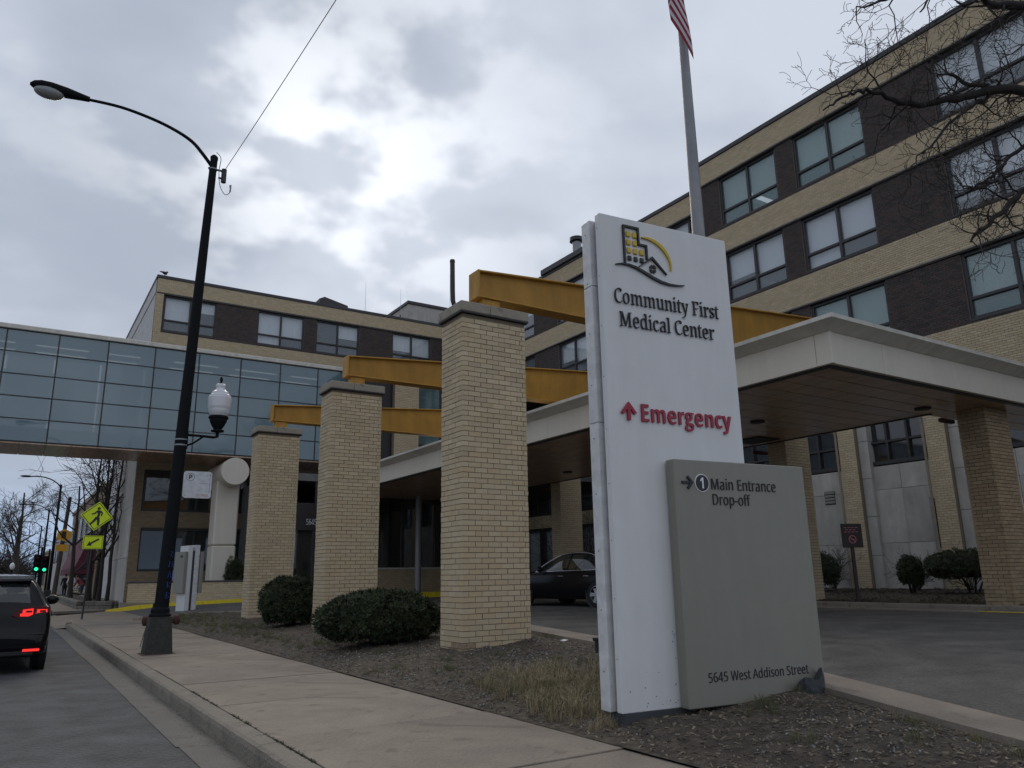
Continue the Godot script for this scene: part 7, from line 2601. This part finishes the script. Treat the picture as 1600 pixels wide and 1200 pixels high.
func bush(called: String, label: String, p: Vector3, r: Vector3, cy: float, n: int, size: float, hue: Array, group: String) -> void:
	var o := thing(called, label, "bush", p, group)
	var c := Vector3(0, cy, 0)
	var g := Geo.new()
	g.ball(c, r * 0.68, 12, 20, 0.35, noise)  # solid dark ball added as filler to stop the view through the leaves
	L("inner_filler", g, M.bush_core, o)
	g = Geo.new()
	for k in 5:
		var a := TAU * k / 5
		g.tube([Vector3(cos(a) * 0.05, -0.1, sin(a) * 0.05), Vector3(cos(a) * r.x * 0.35, cy, sin(a) * r.z * 0.35)], [0.03, 0.02], 6)
	L("stem", g, M.bark_dark, o)
	var X := []; var C := []
	for i in n:
		var d := Vector3(rng.randfn(), rng.randfn(), rng.randfn()).normalized()
		if d.y < -0.75: continue
		var lump := 1.0 + 0.15 * noise.get_noise_3dv(d * r * 6.0 + p) + 0.08 * noise.get_noise_3dv(d * r * 20.0 + p)
		if rng.randf() < 0.03: lump += rng.randf() * 0.10
		var q := c + d * r * lump * lerpf(0.55, 1.0, pow(rng.randf(), 0.55))
		var up := (d / r).normalized() + Vector3(rng.randfn(), rng.randfn(), rng.randfn()) * 0.45 + Vector3(0, 0.2, 0)
		X.append(Transform3D(rand_basis(up, size * rng.randf_range(0.7, 1.3)), q))
		var h: Vector3 = hue[rng.randi() % hue.size()]
		var k := rng.randf_range(0.7, 1.35)
		C.append(Color(h.x * k, h.y * k, h.z * k))
	L("foliage", baked(sprig, X, C), M.foliage, o)

func build_bed_plants() -> void:
	sprig = sprig_mesh(1.0, 0.09, 9, 3)
	var yew := [Vector3(0.030, 0.042, 0.018), Vector3(0.038, 0.052, 0.022), Vector3(0.024, 0.034, 0.015), Vector3(0.05, 0.06, 0.026)]
	var gy := "clipped yew bushes in the beds"
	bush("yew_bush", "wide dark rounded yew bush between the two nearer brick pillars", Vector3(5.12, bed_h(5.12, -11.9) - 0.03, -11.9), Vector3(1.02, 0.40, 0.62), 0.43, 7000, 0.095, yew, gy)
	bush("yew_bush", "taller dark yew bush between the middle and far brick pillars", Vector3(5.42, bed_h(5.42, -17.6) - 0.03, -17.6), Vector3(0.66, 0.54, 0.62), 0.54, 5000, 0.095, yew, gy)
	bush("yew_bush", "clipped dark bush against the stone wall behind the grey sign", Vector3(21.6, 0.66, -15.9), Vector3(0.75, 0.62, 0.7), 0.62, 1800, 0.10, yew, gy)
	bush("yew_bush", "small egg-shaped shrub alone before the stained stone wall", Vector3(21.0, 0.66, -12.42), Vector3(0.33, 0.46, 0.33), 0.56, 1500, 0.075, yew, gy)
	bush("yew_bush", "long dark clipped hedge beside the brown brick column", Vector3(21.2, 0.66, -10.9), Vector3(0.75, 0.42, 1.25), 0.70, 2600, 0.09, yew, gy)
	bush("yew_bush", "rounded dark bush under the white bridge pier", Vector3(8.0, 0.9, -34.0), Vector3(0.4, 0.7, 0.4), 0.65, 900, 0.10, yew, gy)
	# grass, straw tufts
	var r := RandomNumberGenerator.new(); r.seed = 333
	var tufts := []
	for v in 3:
		var g := Geo.new()
		for i in 34:
			var a := r.randf() * TAU; var lean := r.randf_range(0.15, 1.1)
			var b := Vector3(r.randfn() * 0.045, 0, r.randfn() * 0.045)
			var h := r.randf_range(0.08, 0.30)
			var d := Vector3(cos(a), 0, sin(a))
			var s := d.cross(Vector3.UP) * 0.0028
			var m := b + Vector3(0, h * 0.62, 0) + d * lean * h * 0.35
			var e := b + Vector3(0, h * (1.0 - lean * 0.3), 0) + d * lean * h
			g.t3(b - s, b + s, m + s); g.t3(b - s, m + s, m - s); g.t3(m - s, m + s, e)
		tufts.append(g.mesh())
	var spots := [[Vector3(4.55, 0, -6.45), 0.75, 1.25, 120, 0], [Vector3(4.2, 0, -5.9), 0.35, 0.6, 40, 0], [Vector3(5.0, 0, -7.1), 0.5, 0.6, 46, 0], [Vector3(4.1, 0, -5.25), 0.25, 0.4, 24, 0], [Vector3(4.35, 0, -8.4), 0.3, 0.3, 10, 1], [Vector3(4.1, 0, -9.3), 0.25, 0.4, 9, 1], [Vector3(6.9, 0, -9.7), 0.2, 0.2, 8, 1], [Vector3(4.7, 0, -12.9), 0.6, 0.9, 36, 1], [Vector3(4.3, 0, -15.5), 0.4, 1.5, 60, 1], [Vector3(4.6, 0, -18.5), 0.7, 2.0, 120, 2], [Vector3(4.5, 0, -22.0), 0.9, 2.5, 170, 2], [Vector3(4.6, 0, -25.0), 0.8, 1.6, 110, 2], [Vector3(5.4, 0, -8.9), 0.3, 0.2, 6, 1], [Vector3(4.8, 0, -9.9), 0.4, 0.4, 8, 1]]
	for i in 46:
		var zt := r.randf_range(-14.5, -2.0)
		spots.append([Vector3(r.randf_range(3.95, nk(zt) - 0.7), 0, zt), 0.12, 0.12, 2 + r.randi() % 3, 1])
	var X := [[], [], []]; var C := [[], [], []]
	for s in spots:
		for i in s[3]:
			var x: float = s[0].x + r.randfn() * s[1] * 0.5; var z: float = s[0].z + r.randfn() * s[2] * 0.5
			if x < 3.86 or x > nk(z) - 0.62: continue
			var v := r.randi() % 3
			var sc: float = r.randf_range(0.4, 0.95) * [0.85, 0.5, 0.5][s[4]]
			X[v].append(Transform3D(Basis(Vector3.UP, r.randf() * TAU).scaled(Vector3(sc, sc, sc)), Vector3(x, bed_h(x, z) - 0.01, z)))
			var t := r.randf()
			var col := Vector3(0.36, 0.285, 0.175).lerp(Vector3(0.185, 0.17, 0.09), t)
			if s[4] == 1: col = Vector3(0.17, 0.15, 0.075).lerp(Vector3(0.075, 0.095, 0.035), t)
			if s[4] == 2: col = Vector3(0.16, 0.15, 0.06).lerp(Vector3(0.085, 0.105, 0.035), t)
			C[v].append(Color(col.x, col.y, col.z))
	var gr := struct_like("dry_grass", "straw coloured and green grass tufts growing in the planting bed", "grass")
	for v in 3:
		multi("tufts", gr, tufts[v], X[v], C[v], M.foliage)
	# gravel and litter
	var sg := Geo.new()
	sg.ball(Vector3.ZERO, Vector3(1, 0.6, 0.8), 4, 6, 0.0)
	var SX := []; var SC := []
	for i in 11000:
		var z := r.randf_range(-14.0, -1.0) if i % 4 else r.randf_range(-26.5, 4.0)
		var x := r.randf_range(3.82, nk(z) - 0.56)
		if noise.get_noise_2d(x * 1.7 + 30.0, z * 1.7) < -0.18 + 0.25 * r.randf(): continue
		var s := 0.005 + 0.013 * pow(r.randf(), 3.0)
		if z > -5.5: s *= 0.7
		if r.randf() < 0.004: s *= 2.0
		SX.append(Transform3D(Basis.from_euler(Vector3(r.randf() * 6, r.randf() * 6, r.randf() * 6)).scaled(Vector3(s, s, s)), Vector3(x, bed_h(x, z) + s * 0.25, z)))
		var k := r.randf_range(0.08, 0.26) if r.randf() < 0.93 else r.randf_range(0.26, 0.45)
		SC.append(Color(k, k * 0.94, k * 0.86))
	var gv := struct_like("bed_gravel", "scattered pale pebbles over the bare soil of the planting bed", "gravel")
	multi("pebbles", gv, sg.mesh(), SX, SC, M.foliage)
	SX = []; SC = []
	var chip := Geo.new(); chip.box(-0.5, -0.08, -0.2, 0.5, 0.08, 0.2)
	for i in 12000:
		var z := r.randf_range(-13.0, -1.0) if i % 3 else r.randf_range(-26.5, 4.0)
		var x := r.randf_range(3.80, nk(z) - 0.56)
		var s := r.randf_range(0.012, 0.038)
		SX.append(Transform3D(Basis.from_euler(Vector3(r.randfn() * 0.35, r.randf() * 6, r.randfn() * 0.35)).scaled(Vector3(s, s, s)), Vector3(x, bed_h(x, z) + 0.003, z)))
		var t := r.randf()
		var col := Vector3(0.075, 0.058, 0.045).lerp(Vector3(0.30, 0.24, 0.165), t * t)
		SC.append(Color(col.x, col.y, col.z))
	var ml := struct_like("wood_chips", "brown wood chips and leaf litter covering the planting bed", "mulch")
	multi("chips", ml, chip.mesh(), SX, SC, M.foliage)
	# low ground cover in the wall bed
	X = []; C = []
	for i in 2400:
		var z := r.randf_range(-18.0, -6.5); var x := r.randf_range(16.5, 23.4)
		if noise.get_noise_2d(x, z) < -0.05 and r.randf() < 0.8: continue
		X.append(Transform3D(rand_basis(Vector3(r.randfn() * 0.3, 1, r.randfn() * 0.3), r.randf_range(0.04, 0.11)), Vector3(x, bed2_h(x, z), z)))
		var k := r.randf_range(0.6, 1.3)
		C.append(Color(0.075 * k, 0.062 * k, 0.032 * k))
	var gc := struct_like("ground_cover", "dark low ground cover in the bed along the stone wall", "ground cover")
	multi("leaves", gc, sprig, X, C, M.foliage)
	# leafless shrubs
	var ls := [[Vector3(23.2, 0.7, -16.4), 1.3, "thin leafless shrub behind the no-smoking sign"], [Vector3(22.8, 0.7, -13.3), 1.0, "twiggy leafless shrub beside the egg-shaped shrub"], [Vector3(23.2, 0.7, -12.0), 1.1, "twiggy leafless shrub between egg shrub and hedge"], [Vector3(20.5, 0.62, -25.6), 3.6, "tall many-stemmed leafless shrub rising behind the black sedan"], [Vector3(20.2, 0.62, -27.2), 3.3, "leafless shrub behind the sedan nearest the big brick pillar"]]
	for i in ls.size():
		var o := thing("bare_shrub", ls[i][2], "shrub", ls[i][0], "leafless shrubs by the hospital walls")
		var rr := RandomNumberGenerator.new(); rr.seed = 700 + i
		var g := Geo.new()
		for k in 11:
			var a := rr.randf() * TAU
			grow(g, Vector3(0, -0.05, 0), Vector3(cos(a) * 0.5, 1.0, sin(a) * 0.5), ls[i][1] * rr.randf_range(0.7, 1.0), 0.010 + 0.006 * ls[i][1] / 2.0, 2, rr, 0.0, 0.13, 3, 0.004)
		L("stems", g, M.bark_dark, o)

func struct_like(called: String, label: String, category: String) -> Node3D:
	var o := Node3D.new()
	o.name = numbered(called)
	add_child(o)
	tag(o, label, category, "", "stuff")
	return o

# ---------------------------------------------------------------- small things
func build_small_things() -> void:
	var o := thing("landscape_light", "small black landscape light at the kerb beside the white sign", "light", Vector3(6.15, bed_h(6.15, -7.7) - 0.02, -7.7))
	var g := Geo.new(); g.tube([Vector3(0, -0.05, 0), Vector3(0, 0.17, 0)], [0.035, 0.035], 10)
	L("stake", g, M.black_plastic, o)
	g = Geo.new(); g.lathe([Vector2(0.055, 0.15), Vector2(0.06, 0.19), Vector2(0.0, 0.195)], Transform3D(), 12)
	L("head", g, M.black_plastic, o)
	o = thing("paper_scrap", "flat white paper scrap on the soil by the nearest pillar", "litter", Vector3(6.75, bed_h(6.75, -9.2) + 0.015, -9.2))
	g = Geo.new(); g.xbox(Transform3D(Basis(Vector3(0.2, 1, 0.1).normalized(), 0.5), Vector3.ZERO), Vector3(0.12, 0.004, 0.07))
	L("sheet", g, M.white_paint, o)
	# weeds in the kerb joint
	var w := struct_like("joint_weeds", "thin line of moss and weeds in the joint behind the kerb", "weeds")
	var X := []; var C := []
	for i in 340:
		var z := rng.randf_range(-9.5, -2.5)
		if noise.get_noise_1d(z * 4.0) < -0.05: continue
		X.append(Transform3D(rand_basis(Vector3(rng.randfn() * 0.5, 1, rng.randfn() * 0.5), rng.randf_range(0.012, 0.034)), Vector3(1.876 + rng.randfn() * 0.006, 0.150, z)))
		var k := rng.randf_range(0.5, 1.2)
		C.append(Color(0.055 * k, 0.06 * k, 0.028 * k))
	multi("tufts", w, sprig, X, C, M.foliage)
	# grit in the gutter
	var gt := struct_like("gutter_grit", "dead leaves and grit lying in the gutter", "grit")
	X = []; C = []
	var chip := Geo.new(); chip.box(-0.5, -0.1, -0.35, 0.5, 0.1, 0.35)
	for i in 700:
		var z := rng.randf_range(-16.0, -2.0)
		var x := 1.69 - absf(rng.randfn()) * 0.12
		if x < 1.3: continue
		var s := rng.randf_range(0.006, 0.022)
		X.append(Transform3D(Basis.from_euler(Vector3(rng.randfn() * 0.3, rng.randf() * 6, rng.randfn() * 0.3)).scaled(Vector3(s, s, s)), Vector3(x, 0.012 - (x - 1.36) * 0.05, z)))
		var t := rng.randf()
		C.append(Color(0.05 + 0.12 * t, 0.04 + 0.09 * t, 0.03 + 0.06 * t))
	multi("bits", gt, chip.mesh(), X, C, M.foliage)
